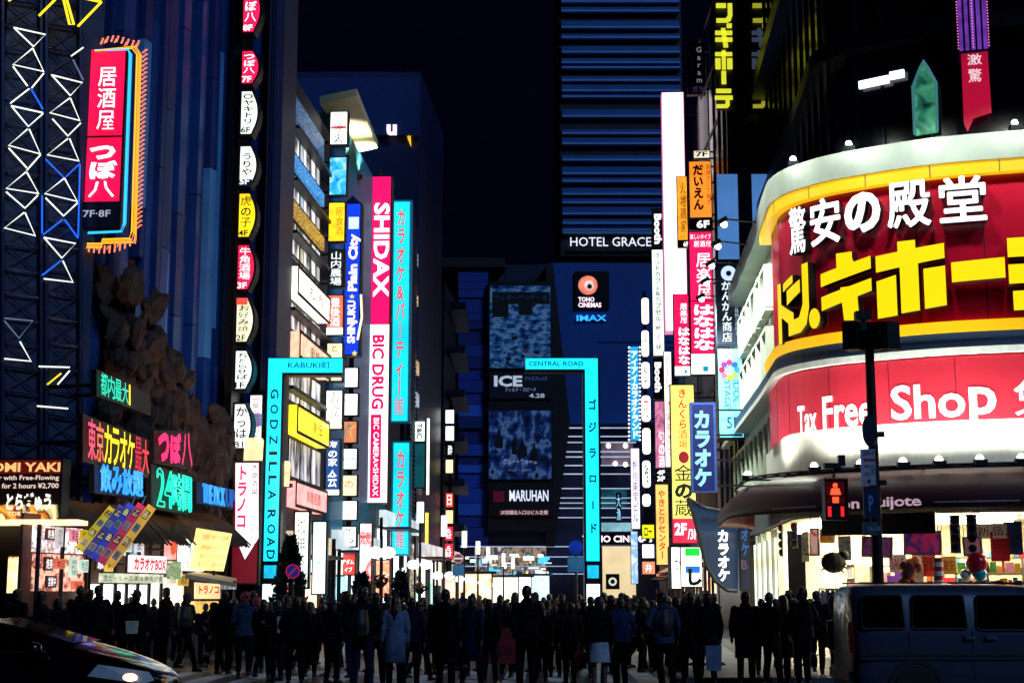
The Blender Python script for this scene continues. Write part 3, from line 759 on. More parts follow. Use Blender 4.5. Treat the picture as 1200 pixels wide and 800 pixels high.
# hotel tower
ht = rectY('hotel_tower', 656, -60, 800, 300, 200, M('#050b26', .6, 0, .3, .1), None, 30)
tag(ht, 'tall hotel slab of horizontal blue fins above the cinema', 'building')
m1, m2 = MB(), MB()
ys = [14, 33, 45, 62, 74, 80, 95, 107, 114, 137, 157, 169, 188, 204, 213, 228, 238, 251, 262, 270, 273, 3, -10, -24, -40]
for i, yy in enumerate(ys):
    z = P(600, yy, 199.6).z; xa_, xb_ = P(659, 200, 199).x, P(800, 200, 199).x
    m1.box(xa_, xb_, 199.2, 199.98, z - .12, z + .12)
    h = (.55, .9, .5, .8)[i % 4]; m2.box(xa_, xb_, 199.6, 199.99, z + .13, z + .13 + h)
obj('fin', m1, M('#7ab0f0', .35, 0, .15, .2), ht); obj('cladding_band', m2, M('#1a5aa4', .5, 0, .2, .2), ht)
hs = rectY('hotel_sign', 667, 288.6, 782, 289.8, 199.2, M('#040818', .5), None, .3); tag(hs, 'thin white spaced capitals naming the hotel at the foot of its tower', 'sign')
sgt(hs, 199.0, ('HOTEL GRACERY', 'h', 669, 278, 783, 288.5, L('#e8eeff', 1.2), .0))
# ================================================================== neon and blade signs
PK, CY, YE = '#ff1460', '#19d8ff', '#ffd21e'
INK = M('#0c0c10', .5, var=0); INKB = M('#14244e', .5, var=0)
RED_L, PINK_L, NAVY_I = L('#ff2a3c', 1.1), L('#ff1c66', 1.2), M('#0a2a5a', .5, var=0)
W1 = E('#fbfff4', 1.7, .35, 1.2); W2 = E('#ffffff', 2.6, .3, 1.0); CREAM = E('#fff2b8', 1.3, .35, 1.2)
# --- pub sign with orange neon fringe
s = sign((104, 60, 149, 270), 38.2, E('#f4104c', 1.05, .35, .6), [('居酒屋', 'v', 116, 82, 139, 158, L('#ffffff', 2), .02), ('つぼ八', 'v', 110, 172, 142, 236, L('#ffffff', 2), .05),
        ('7F·8F', 'h', 106, 250, 138, 258, L('#b8c0dc', .8), .01)], 'tall red pub blade sign edged in blue, orange and flame shaped neon', depth=.5,
        extra=((105, 240, 148, 269, M('#0a0d28', .5, var=0)), (105, 164, 148, 166, INK)))
def pt(x, y, Y=37.9): return P(x, y, Y)
for col, st, off in (('#28b4ff', 1.7, 3), ('#28b4ff', 1.4, 5), ('#ffb81c', 1.5, 8.5), ('#ff9a1c', 1.5, 11), ('#ffb01c', 1.3, 13)):
    m = MB(); o = off
    m.tube([pt(111, 60 - (o if o < 7 else 1) * .4), pt(150 + o - 4, 60 - o * .4), pt(152 + o, 64), pt(146 + o, 262 + o), pt(143 + o, 271 + o), pt(120, 272 + o), pt(119, 277 + o), pt(102, 277 + o)] if o >= 7 else
           [pt(111, 59), pt(150, 59 - o * .2), pt(149 + o, 64), pt(142 + o, 262), pt(138 + o, 270 + o * .3), pt(103, 271 + o * .5)], .022, 6)
    obj('neon_tube', m, L(col, st), s)
m = MB()
for i in range(58):
    t = i / 57
    if t < .14: x, y, dx, dy = 118 + t / .14 * 48, 52 - math.sin(t * 40) * 3, 3, -7
    elif t < .84: q = (t - .14) / .7; x, y, dx, dy = 167 - q * 7, 62 + q * 210, 6, -4
    else: q = (t - .84) / .16; x, y, dx, dy = 160 - q * 55, 276 + math.sin(q * 3.1) * 6 + q * 10, -1, 9
    m.tube([pt(x, y), pt(x + dx, y + dy), pt(x + dx * .3, y + dy * .9)], [.026, .022, .005], 5)
    if i % 2: m.tube([pt(x - 2, y + 1), pt(x + dx - 3, y + dy * .6)], [.02, .006], 5)
obj('flame_bulb', m, L('#ff8060', 1.5), s)
m = MB(); q0, q1 = P(92, 100, 38.2), P(104, 100, 38.2)
for yy in (80, 160, 240): z = P(100, yy, 38.2).z; m.box(q0.x, q1.x, 38.1, 39.5, z - .08, z + .08)
obj('bracket', m, DARKCASE, s)
# --- oval tenant signs down the pier
pole = MB(); pole.box(P(272, 300, 44.5).x - .1, P(272, 300, 44.5).x + .12, 44.4, 46.4, 3.2, 21)
o = obj('sign_mast', pole, DARKCASE); tag(o, 'black mast carrying the column of oval tenant signs', 'mast')
OV = [(-12, 43, '#ff1a50', 'つぼ八', WHITE_T, '8F', 'crimson bow shaped tenant sign with white brush writing, topmost of its mast'),
      (61, 103, '#ff1a50', 'つぼ八', WHITE_T, '7F', 'crimson bow shaped tenant sign just above the white skewer grill sign'),
      (108, 162, '#f2fff0', '○ヤキトリ', INK, '6F', 'white bow shaped tenant sign with a circle and black writing'),
      (172, 222, '#f2fff0', 'うりや', INK, '5F', 'white bow shaped tenant sign with a navy foot above the yellow one'),
      (227, 282, '#ffd81e', '虎の子', INK, '4F', 'yellow bow shaped tenant sign with bold black writing'),
      (287, 343, '#f01c48', '牛角酒場', WHITE_T, '3F', 'crimson bow shaped tenant sign with a white figure below the yellow one'),
      (349, 404, '#fff6c4', 'お好み焼', INK, '2F', 'cream bow shaped tenant sign with a red head'),
      (410, 459, '#f6fff8', 'ちとらせば', INK, '1F', 'white bow shaped tenant sign with thin slanted brush writing'),
      (472, 528, '#fbfffb', 'かっは', INK, 'B1', 'white bow shaped basement tenant sign, lowest of its mast')]
for y0, y1, c, t, tm, fl, lab in OV:
    x0 = 285 - (y0 + 12) / 540 * 12; h = y1 - y0
    ex = []
    if fl == '5F': ex = [(x0 + 1, y1 - 9, x0 + 17, y1 - 2, M('#12306a', .5, var=0))]
    if fl == '2F': ex = [(x0 + 2, y0 + 2, x0 + 15, y0 + 10, E('#ff5a4a', 1, .2, 2, False))]
    sign((x0, y0, x0 + 24, y1), 44.3, E(c, 1.25, .35, 1.2), [(t, 'v', x0 + 4, y0 + (10 if fl in ('5F', '2F') else 5), x0 + 18, y1 - 13, tm, .02), (fl, 'h', x0 + 3, y1 - 10, x0 + 14, y1 - 3, tm if fl != '5F' else WHITE_T, .02)],
         lab, 'oval tenant signs on the mast', .45, shape='bow', fr=.07, extra=ex)
# banner sign under the ovals
s = sign((273, 540, 306, 685), 43.6, E('#7a0c24', .8, .3, .8), [('トラノコ', 'v', 278, 545, 291, 620, PINK_L, .04), ('大衆酒場', 'v', 295, 543, 303, 582, INK, .01), ('うまいもの', 'v', 295, 610, 302, 640, INK, .0)],
         'white pennant shaped sign with pink writing on a maroon board at the corner', depth=.3)
def lc(x, y, Y): p = P(x, y, Y); return (p.x, p.z)
C = Vector((s.location.x, 43.6, 0)); m = MB(Matrix.Translation(C) @ Matrix.Rotation(YAW, 4, 'Z') @ Matrix.Translation(-C))
m.prism([lc(276, 630, 43.35), lc(287, 655, 43.35), lc(303, 630, 43.35), lc(303, 542, 43.35), lc(276, 542, 43.35)], 43.404, 43.425)
obj('pennant', m, E('#fff6fa', 1.3, .2, 1), s)
# strip sign behind the oval column
sign((292, 462, 309, 539), 46.1, W1, [('宴会場あり', 'v', 295, 466, 306, 536, L('#c03060', .8), .01)], 'pale strip sign with blue and pink writing beside the basement oval sign', depth=.2,
     extra=((293, 485, 308, 500, E('#7a9ad0', .9, .3, 2, False)), (293, 520, 308, 530, E('#d8b8a0', .9, .3, 2, False))))
# --- gateway posts over the street mouth
GW = E(CY, 1.25, .12, .25)
def gateway(xc0, xc1, arm, top, armb, bot, letters, armtext, label):
    Y = 45.0; x0, x1 = xc0, xc1
    ax0, ax1 = arm
    root = empty('street_gateway', Vector((P((x0 + x1) / 2, 690, Y).x, Y, .12)), label, 'gateway', 'gateway posts')
    def B(nm, a, b, c, d, y0, y1, mat):
        m = MB(); m.box(P(a, 500, Y).x, P(c, 500, Y).x, y0, y1, P(600, d, Y).z, P(600, b, Y).z); return obj(nm, m, mat, root)
    B('post', x0 - 2.5, top - 1.5, x1 + 2.5, 702, Y, Y + .5, DARKCASE)
    B('arm', (ax0 if ax0 < x0 else x1 + 2.6), top - 1.5, (x0 - 2.6 if ax0 < x0 else ax1), armb + 3, Y, Y + .5, DARKCASE)
    B('face', x0, armb, x1, bot, Y - .05, Y + .02, GW)
    B('arm_face', min(ax0, x0), top, max(ax1, x1), armb - .05, Y - .05, Y + .02, GW)
    B('emblem_face', x0 + 1, bot + 5, x1 - 1, bot + 20, Y - .05, Y + .02, E('#1cc0ea', 1, .5, 3))
    B('notice', x0, bot + 27, x1, bot + 55, Y - .05, Y + .02, E('#e8fbff', 1.6, .2, 2))
    T = [(s, mo, P(a, 500, Y).x, P(600, d, Y).z, P(c, 500, Y).x, P(600, b, Y).z, mat, bo) for s, mo, a, b, c, d, mat, bo in letters + armtext]
    lettering(root, T, lambda a, b: Vector((a, Y - .065, b)))
    return root
NV = M('#062a44', .5, var=0)
g1 = gateway(313, 329, (313, 400), 420, 436.5, 657, [(ch, 'r', 315.5, y, 324.5, y + 12, NV, .02) for ch, y in zip('GODZILLAROAD', (455, 473, 492, 511, 528, 540, 556, 573, 591, 612, 628, 642))][:0] + [], [('KABUKI町', 'h', 336, 424.5, 386, 432, NV, .01)],
             'turquoise lit gateway post and arm with Latin letters at the street mouth')
yy = [456, 474, 492, 510, 529, 541, 557, 574, 597, 614, 629, 644]
T = []
for ch, y in zip('GODZILLAROAD', yy):
    h = 4 if ch == 'I' else 11
    T.append((ch, 'r', P(316.5, 500, 45).x, P(600, y + h, 45).z, P(326, 500, 45).x, P(600, y, 45).z, NV, .02))
lettering(g1, T, lambda a, b: Vector((a, 44.935, b)))
g2 = gateway(686, 701, (616, 701), 420, 432.5, 657, [], [('CENTRAL ROAD', 'h', 620, 423.5, 684, 429, NV, .01)], 'turquoise lit gateway post and arm with Japanese letters at the street mouth')
T = []
for ch, y, h in zip('ゴジラロード', (468, 494, 524, 555, 586, 612), (13, 13, 13, 11, 11, 13)):
    T.append((ch, 'v', P(689, 500, 45).x, P(600, y + h, 45).z, P(699, 500, 45).x, P(600, y, 45).z, NV, .03))
lettering(g2, T, lambda a, b: Vector((a, 44.935, b)))
# --- first sign stack on the left
STK = [((387, 132, 409, 172), W1, [('海鮮', 'h', 390, 135, 400, 139, INK, 0), ('涼火', 'v', 392, 146, 404, 170, INK, .02)], 'white sign with a pink arch, topmost of the stack by the stair building', [(389, 150, 407, 153, E('#ff5a7a', 1, 0, 2, False))]),
      ((386, 185, 408, 231), picture(['#0f6fc8', '#3cc4f0', '#e8fbff'], 1.1, 2.5), [], 'bright blue sign with white splashes in the stack by the stair building', []),
      ((385, 238, 406, 285), E('#ffc81e', 1.35), [('居食酒', 'v', 394, 244, 404, 278, L('#b07a10', .9), .0)], 'amber sign with thin gold writing in the stack by the stair building', []),
      ((385, 293, 405, 338), M('#1c3a40', .5), [('山内農場', 'v', 388, 296, 402, 336, L('#ffffff', 1.4), .02)], 'dark green sign with white brush writing and a pale rim', []),
      ((383, 346, 404, 394), E('#ff6a58', 1.1), [('豊後酒', 'v', 388, 350, 400, 384, WHITE_T, .02)], 'coral sign with white writing in the stack by the stair building', [(384, 385, 403, 393, W1)]),
      ((383, 402, 403, 448), CREAM, [('と', 'v', 388, 404, 398, 414, INK, .0)], 'cream sign half hidden behind the gateway arm', []),
      ((382, 457, 403, 504), W1, [('お好み焼', 'v', 388, 459, 400, 490, INK, .0), ('大阪王', 'h', 384, 492, 402, 497, INK, .02)], 'white sign with running black brush writing and a chequered foot', []),
      ((382, 514, 400, 581), E('#0f4a8c', 1, .4, 1), [('海の家', 'v', 385, 517, 397, 547, WHITE_T, .02), ('会', 'v', 385, 550, 397, 572, WHITE_T, .04)], 'navy blue seafood sign with white brush writing, lowest of the stack', [(383, 574, 399, 580, W1)])]
for r, f, t, lab, ex in STK:
    sign(r, 56, None if f.name.startswith('print') else f, t, lab, 'sign stack by the stair building', .35, bracket='L', extra=ex, pic=f if f.name.startswith('print') else None)
# --- blue column sign and the white signs beneath it
s = sign((404, 240, 424, 418), 60.5, E('#1440e0', 1.0, .4, .5), [('Plain City', 'r', 409, 274, 422, 342, L('#ffffff', 1.7), .04), ('SHINJUKU', 'r', 409, 352, 421, 404, L('#ffffff', 1.7), .04)][:0] +
         [], 'tall royal blue column sign with a pointed top and turned white lettering', depth=.6, bracket='L', extra=((409, 257, 421, 271, E('#dff6ff', 1.2, .3, 2, False)),))
Ys = 60.15
def T3(root, Y, *ts):
    lettering(root, [(a, mo, P(x0, (y0 + y1) / 2, Y).x, P((x0 + x1) / 2, y1, Y).z, P(x1, (y0 + y1) / 2, Y).x, P((x0 + x1) / 2, y0, Y).z, mat, bo) for a, mo, x0, y0, x1, y1, mat, bo in ts], lambda a, b: Vector((a, Y, b)))
def up(V):                                           # letters that read upwards
    return V
def write_up(root, Y, s, x0, y0, x1, y1, mat, bold):
    g, f = glyph(s, bold); g = [(-b, a) for a, b in g]
    ax = [q[0] for q in g]; az = [q[1] for q in g]
    X0, X1, Z0, Z1 = P(x0, (y0 + y1) / 2, Y).x, P(x1, (y0 + y1) / 2, Y).x, P(600, y1, Y).z, P(600, y0, Y).z
    m = MB(); m.add([(X0 + (a - min(ax)) / (max(ax) - min(ax)) * (X1 - X0), Y, Z0 + (b - min(az)) / (max(az) - min(az)) * (Z1 - Z0)) for a, b in g], f)
    obj('lettering', m, mat, root)
write_up(s, Ys, 'Plain City', 408, 274, 422, 341, L('#ffe8f4', 1.8), .04)
write_up(s, Ys, 'SHINJUKU', 407, 352, 419, 402, L('#ffe8f4', 1.8), .04)
m = MB(); m.prism([lc(404, 240, 60.5), lc(424, 240, 60.5), lc(414, 231, 60.5)], 60.25, 60.75); obj('cap', m, M('#0b1d66', .5), s)
m = MB(); m.tube([P(423, 345, 60.1), P(424, 372, 60.1), P(419, 398, 60.1)], .05, 6); obj('swoosh', m, L('#fff2c0', 1.4), s)
T3(s, Ys, ('★', 'h', 409, 344, 416, 350, L('#ffd840', 1.4), 0), ('★', 'h', 412, 410, 419, 417, L('#ffe840', 1.4), 0))
CS = [((402, 431, 421, 455), W2, [], 'blank white lit sign under the royal blue column'), ((402, 461, 421, 488), W1, [('うの', 'h', 405, 466, 417, 474, INK, 0)], 'white lit sign with a black hook mark under the blank one'),
      ((401, 493, 420, 520), 'p', [], 'orange and teal picture sign in the narrow stack'), ((401, 525, 420, 551), E('#e4fff8', 1.5), [('GYOTOWN', 'h', 403, 536, 418, 540, NAVY_I, .02)], 'pale mint sign with small teal capitals in the narrow stack'),
      ((401, 556, 420, 582), E('#ffe6b0', 1.4), [('の', 'h', 405, 564, 415, 572, L('#d05a40', .8), 0)], 'cream sign with a coral face in the narrow stack'), ((401, 586, 420, 610), W1, [('いろり', 'v', 407, 588, 416, 608, INK, .0)], 'white sign with thin leaning writing in the narrow stack'),
      ((400, 616, 419, 641), W1, [('牛や', 'v', 404, 618, 416, 640, INKB, .02)], 'white sign with navy brush writing above the red one'), ((400, 648, 418, 674), E('#ff3a2c', 1.1), [('アダム', 'h', 402, 655, 416, 661, WHITE_T, .02), ('イブ', 'h', 405, 664, 414, 670, WHITE_T, .02)], 'red sign with white writing, lowest of the narrow stack')]
for r, f, t, lab in CS:
    p = picture(['#2a8a8a', '#ff8a40', '#ffe0b0'], 1.0, 2.2) if f == 'p' else None
    sign(r, 61.2, None if p else f, t, lab, 'narrow stack under the blue column', .35, bracket='L', pic=p)
mm = MB(); mm.box(P(411, 500, 61.6).x - .1, P(411, 500, 61.6).x + .1, 61.5, 61.7, 2.5, 12); o = obj('sign_mast', mm, DARKCASE); tag(o, 'dark mast behind the narrow stack of white signs', 'mast')
# --- tall pink sign
s = sign((434, 208, 458, 590), 67.5, E('#ff1262', 1.1, .1, .2), [('SHIDAX', 'r', 437.5, 241, 456, 353, L('#ffffff', 2.0), .03), ('BIC DRUG', 'r', 437.5, 397, 452, 483, L('#ff1262', 1.1), .04), ('BIC CAMERA×SHIDAX', 'r', 440.5, 493, 447, 582, L('#ffe8f0', 1.6), .02)],
         'very tall pink and white blade sign with turned letters by the teal building', depth=.55, bracket='L', extra=((435, 385, 457, 589, E('#fff6fa', 1.7, .12, .4)), (437, 489, 449.5, 584, E('#ff1262', 1.1, .1, .3, False))))
# --- cyan karaoke blade, two boxes
for y0, y1, tx, lab in ((236, 496, 'カラオケ&パーティー館', 'long cyan blade sign with red writing beside the tall pink one'), (517, 651, 'カラオケ館', 'short cyan blade sign with red writing under the long cyan one')):
    sign((459, y0, 482, y1), 74, E('#19cff0', 1.25, .3, .35), [(tx, 'v', 464.5, y0 + 10, 475.5, y1 - 8, L('#ff6a6a', .95), .03)], lab, 'cyan karaoke blades', .5, bracket='L', fr=.1, case=M('#5ad0f0', .4))
mm = MB(); p = P(472, 500, 74.3); mm.box(p.x - .12, p.x + .12, 74.25, 74.5, 3, 21); o = obj('sign_mast', mm, DARKCASE); tag(o, 'dark mast behind the two cyan blade signs', 'mast')
# further signs on the left
sign((486, 493, 499, 518), 83, E('#e8fff6', 1.4), [('T&C', 'r', 489, 496, 495, 514, INK, .03)], 'small white sign with three turned black letters', depth=.3, bracket='L')
sign((485, 519, 499, 572), 83.2, E('#1a6a74', .55, .4, 1), [], 'faintly glowing teal panel sign under the white lettered one', depth=.3, bracket='L')  # no lamp inside; the faint glow is put into the face material
sign((500, 490, 504, 580), 88, W1, [], 'slim white tube sign beside the teal panel', depth=.3, bracket='L')
sign((485, 598, 496, 625), 83.2, E('#0d3a44', .7, .4, 1), [('酒', 'h', 487, 603, 494, 612, L('#9fe8f0', 1), .02)], 'dark green square sign with a pale character', depth=.3, bracket='L')
sign((498, 600, 503, 640), 88, E('#ffe060', 1.3), [], 'slim yellow strip sign among the distant left signs', depth=.3, bracket='L')
FS = [((522, 480, 533, 497), W2, '', 'blank white sign, topmost of the distant stack'), ((522, 499, 533, 517), W2, '', 'second blank white sign of the distant stack'), ((523, 519, 533, 536), M('#0a0a14', .5), '酔', 'black sign with a white character in the distant stack'),
      ((522, 538, 532, 555), CREAM, '', 'cream sign under the black one in the distant stack'), ((522, 577, 532, 595), E('#ff4a3a', 1.1), '日', 'red sign with a white mark in the distant stack'), ((522, 597, 532, 614), E('#ffe2a0', 1.3), '', 'amber sign between the red ones of the distant stack'),
      ((521, 616, 532, 634), E('#ff2a44', 1.0), 'らば', 'upper of two crimson signs at the foot of the distant stack'), ((521, 636, 532, 655), E('#ff2a44', 1.0), 'らば', 'lower of two crimson signs at the foot of the distant stack')]
for r, f, t, lab in FS:
    sign(r, 97.5, f, [(t, 'v' if len(t) > 1 else 'h', r[0] + 2.5, r[1] + 3, r[2] - 2.5, r[3] - 3, WHITE_T, .03)] if t else [], lab, 'distant stack on the left row', .4, bracket='L')
mm = MB(); p = P(528, 500, 98); mm.box(p.x - .1, p.x + .1, 97.9, 98.1, 3, 14); o = obj('sign_mast', mm, DARKCASE); tag(o, 'thin mast behind the distant stack of white and red signs', 'mast')
# ground floor lit boards on the left
sign((344, 598, 364, 690), 47.2, W1, [('珈琲茶館', 'v', 349, 606, 359, 690, INK, .0)], 'tall white coffee house sign in a rounded black frame', depth=.25, fr=.12)
sign((366, 610, 384, 697), 48.4, picture(['#9fe8f0', '#f0ffff', '#c0f4f8'], 1.9, 1.5), [], 'tall pale cyan menu panel beside the coffee house sign', depth=.25, pic=None)
sign((421, 612, 437, 700), 59, picture(['#b0f0ff', '#ffffff', '#ff6060', '#a0e8f0'], 1.6, 1.0), [('元気', 'h', 423, 622, 435, 638, RED_L, .03)], 'pale cyan drugstore panel with a red character', depth=.3)
sign((440, 655, 458, 700), 66.5, picture(['#ffe0c0', '#ff8050', '#ffffff'], 1.6, 1.5), [], 'warm picture panel under the tall pink sign', depth=.3)
# ------------------------------------------------------------------ right side of the street
s = sign((838, -60, 860, 128), 64.8, M('#05060c', .4), [], 'black vertical board with angular yellow lettering over the side street', depth=.5, bracket='R')
YL = L('#e6e838', .95)
def kata(root, Y, cx, rows, w, mat, back=None):
    """the block lettering of the discount store: strokes as boxes, (character, top, bottom)"""
    for ch, y0, y1 in rows:
        m = MB()
        for q in KATA[ch]:
            pts = [(P(cx + (a - .5) * w, (y0 + y1) / 2, Y).x, P(600, y1 + (y0 - y1) * b, Y).z) for a, b in q]
            ar = sum(pts[i][0] * pts[(i + 1) % len(pts)][1] - pts[(i + 1) % len(pts)][0] * pts[i][1] for i in range(len(pts)))
            m.prism(pts if ar > 0 else pts[::-1], Y - .1, Y)
        obj('lettering', m, mat, root)
def bx(a, b, c, d): return [(a, b), (c, b), (c, d), (a, d)]
KATA = {'ン': [bx(.1, .78, .62, 1), [(.72, 1), (.95, 1), (.95, .35), (.86, .1), (.7, 0), (.1, 0), (.1, .2), (.6, .2), (.72, .38)]],
        '・': [bx(.66, .1, .92, .9)],
        'キ': [bx(.05, .66, .95, .86), bx(.05, .3, .95, .5), [(.36, 1), (.58, 1), (.72, 0), (.48, 0)]],
        'ホ': [bx(.05, .72, .95, .9), bx(.4, 0, .6, 1), bx(.05, .02, .32, .58), bx(.68, .02, .95, .58)],
        'ー': [bx(.38, 0, .62, 1)], 'ー横': [bx(.02, .3, .98, .7)],
        'テ': [bx(.1, .8, .9, 1), bx(.03, .44, .97, .64), [(.6, .44), (.8, .44), (.8, .12), (.7, 0), (.1, 0), (.1, .18), (.55, .18), (.6, .26)]],
        'ド': [bx(.05, 0, .32, 1), [(.32, .62), (.95, .5), (.95, .26), (.32, .4)], bx(.5, .78, .64, 1), bx(.74, .78, .88, 1)]}
kata(s, 64.4, 848, [('ド', -55, -20), ('ン', 5, 27), ('・', 28, 34), ('キ', 34, 56), ('ホ', 60, 82), ('ー', 84, 99), ('テ', 105, 127)], 22, YL)
# its reflection in the tower glass, put in as a dim second board
s = sign((878, -60, 902, 128), 65.4, M('#05060c', .4), [], 'reflection of the yellow lettering in the glass tower, built as a dim board', depth=.2)
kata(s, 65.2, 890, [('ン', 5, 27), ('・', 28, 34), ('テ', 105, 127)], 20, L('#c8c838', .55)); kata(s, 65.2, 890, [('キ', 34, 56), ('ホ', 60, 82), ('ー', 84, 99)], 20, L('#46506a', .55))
sign((805, 53, 826, 112), 79, M('#14142a', .5), [('Garam', 'v', 815, 56, 823, 100, L('#8a8a9a', .6), .02), ('ガラ', 'h', 811, 103, 823, 110, L('#6a4a8a', .5), .0)], 'unlit grey and purple sign high on the dark building', depth=.4, bracket='R', extra=((805.5, 54, 814, 111, M('#4a1a6a', .5)),))
sign((777, 112, 803, 390), 90, E('#fff4fb', 2.4, .2, .25), [('A', 'h', 799, 125, 802, 138, L('#ff9aa0', 1.2), 0)], 'huge blank white glowing blade sign beside the hotel tower', depth=1.2, bracket='R', case=E('#ff9ad0', .8, .2, .5))
sign((793, 207, 806, 291), 86, E('#ffa02a', 1.1), [('火地鶏家', 'v', 797, 214, 804, 274, M('#7a1408', .5, var=0), .02), ('6F', 'h', 800, 284, 806, 290, WHITE_T, .02)], 'narrow orange sign overlapping the huge white blade', depth=.3, bracket='R', extra=((794, 282, 805.5, 290.5, M('#5a1a0a', .5)),))
sign((807, 190, 834, 257), 76, E('#ff8a2a', 1.15, .3, .6), [('だいえん', 'v', 812, 194, 824, 248, M('#5a1006', .5, var=0), .05), ('炭焼きにて食す', 'v', 827, 194, 833, 242, M('#5a1006', .5, var=0), .0)], 'orange grill house blade sign with dark brush writing', depth=.45, bracket='R')
sign((812, 177, 832, 187), 76, E('#f4e4c8', 1.1), [('7F', 'h', 815, 179, 829, 185, INK, .03)], 'small cream floor plate above the orange blade sign', depth=.3, bracket='R')
sign((807, 258, 835, 270), 76, M('#0a0a10', .5), [('6F', 'h', 816, 259.5, 831, 268.5, WHITE_T, .03)], 'black floor plate between the orange and crimson blade signs', depth=.4, bracket='R')
sign((808, 272, 836, 440), 76, E('#ff1a5e', 1.05, .15, .4), [('楽しいタイプ', 'h', 810, 276, 834, 282, WHITE_T, .02), ('居酒屋', 'h', 814, 284, 834, 291, WHITE_T, .02), ('居楽屋', 'v', 816, 297, 834, 352, L('#ffffff', 2), .03), ('はなはな', 'v', 811, 358, 836, 412, L('#ffffff', 2), .035)],
     'crimson blade sign with white writing and a white foot, larger of the pair', 'crimson pub blades', .45, bracket='R', extra=((808.6, 416, 835.5, 439, W1), (822, 430, 828, 436, E('#1aa0d0', 1, 0, 2, False)), (808.6, 354, 835.5, 355, INK)))
sign((789, 345, 808, 441), 84, E('#ff1a5e', .95, .15, .4), [('居楽屋', 'v', 797, 356, 806, 380, L('#ffffff', 2), .03), ('はなはな', 'v', 794, 384, 808, 428, L('#ffffff', 2), .035)],
     'crimson blade sign with white writing, smaller and farther of the pair', 'crimson pub blades', .4, bracket='R', extra=((790, 430, 807.5, 440.5, W1), (801, 434, 804, 438, E('#1aa0d0', 1, 0, 2, False))))
# internet cafe column
s = sign((764, 245, 778, 292), 104, M('#080a1e', .5), [('Booth', 'r', 766.5, 252, 775, 287, L('#ffffff', 1.5), .05)], 'black head with white turned lettering on the capsule hotel blade', depth=.5, bracket='R')
sign((764, 293, 778, 418), 104, E('#f0fff0', 1.2, .3, .5), [('ネットカフェ&カプセル', 'v', 767, 297, 775, 378, INK, .01), ('8F', 'h', 768, 383, 774, 387, INK, .02), ('〜', 'v', 768, 392, 774, 398, INK, .02), ('5F', 'h', 768, 405, 774, 410, INK, .02)], 'tall pale blade sign of the net cafe and capsule hotel', depth=.5, bracket='R')
sign((765, 420, 778, 468), 104, M('#080a1e', .5), [('Booth', 'r', 767, 425, 775, 460, L('#ffffff', 1.5), .05)], 'black foot with white turned lettering under the capsule hotel blade', depth=.5, bracket='R')
sign((767, 470, 780, 549), 104, picture(['#8a2a5a', '#ff9ac0', '#5a1a3a'], .9, 1.2), [('旬の酒', 'v', 771, 505, 779, 548, WHITE_T, .03)], 'mauve restaurant sign with white writing above a floor plate', depth=.5, bracket='R')
sign((768, 550, 781, 565), 104, M('#080810', .5), [('4F', 'h', 770, 551, 779, 556.5, WHITE_T, .03), ('3F', 'h', 770, 558, 779, 564, WHITE_T, .03)], 'black plate with two floor numbers above the amber skewer sign', depth=.5, bracket='R')
sign((768, 567, 784, 662), 100, E('#ffc46a', 1.25, .3, .5), [('やきとりセンター', 'v', 771, 574, 780, 655, L('#e05a20', .9), .03)], 'amber skewer grill blade sign with orange writing', depth=.5, bracket='R')
sign((778, 412, 788, 548), 92, E('#fff0f2', 1.5, .3, .5), [('ハーリ', 'v', 780, 416, 786, 456, L('#a02030', .8), .02), ('酒場居酒屋', 'v', 780, 470, 786, 535, L('#c04050', .8), .0)], 'thin whitish blade sign with maroon strokes below the huge white one', depth=.4, bracket='R')
# white pill signs
PS = [((751, 349, 761, 381), '中京ビル', 'white round cornered sign with a building name, topmost of the pill stack'), ((751, 387, 761, 419), '珈琲', 'round cornered sign with a pink ball in the pill stack'), ((751, 424, 762, 456), '鮨楽', 'round cornered sign with black brush writing in the pill stack'), ((751, 463, 763, 495), '花', 'round cornered sign with a small red mark in the pill stack'),
      ((752, 501, 763, 533), '', 'blank looking round cornered sign in the pill stack'), ((752, 539, 763, 572), '雅', 'round cornered sign with a faint grey mark in the pill stack'), ((752, 578, 763, 594), '', 'short round cornered sign at the foot of the pill stack')]
for r, t, lab in PS:
    sign(r, 112, W1, [(t, 'v', r[0] + 3, r[1] + 4, r[2] - 3, r[3] - 5, INK if t != '花' else RED_L, .01)] if t else [], lab, 'pill stack on the right row', .4, bracket='R', shape='pill')
mm = MB(); p = P(757, 500, 112.4); mm.box(p.x - .12, p.x + .12, 112.35, 112.6, 3, 24); o = obj('sign_mast', mm, DARKCASE); tag(o, 'thin mast behind the round cornered white signs', 'mast')
s = sign((738, 406, 749, 517), 124, E('#1c9ae8', 1.15, .3, .4), [('アイアイカラオケランド', 'v', 739.5, 411, 748, 514, L('#eaffff', 1.6), .04)], 'bright blue blade sign with a bulb lined edge beside the cinema', depth=.5, bracket='R')
m = MB()
for i in range(24):
    for px in (737.2, 749.8): m.ball(P(px, 407 + i * 4.7, 123.6), .09, 6, 4)
obj('bulb', m, L('#eaf6ff', 2), s)
sign((739, 525, 750, 620), 124, E('#f4eef8', 1.4, .3, .5), [('新宿東宝ビル', 'v', 741, 540, 748, 612, L('#7a3a8a', .7), .02)], 'pale lilac strip sign under the bright blue blade', depth=.5, bracket='R')
s = sign((722, 577, 728, 612), 140, M('#0a1430', .5), [('大漁', 'v', 722.5, 579, 727.5, 610, L('#8ad0ff', 1.4), .02)], 'small dark banner with icy blue characters near the cinema', depth=.3, bracket='R')
sign((739, 622, 748, 684), 124, picture(['#e8f8ff', '#70a0d0', '#ffffff'], 1.5, .8), [], 'white and blue striped strip sign near the cinema entrance', depth=.5, bracket='R')
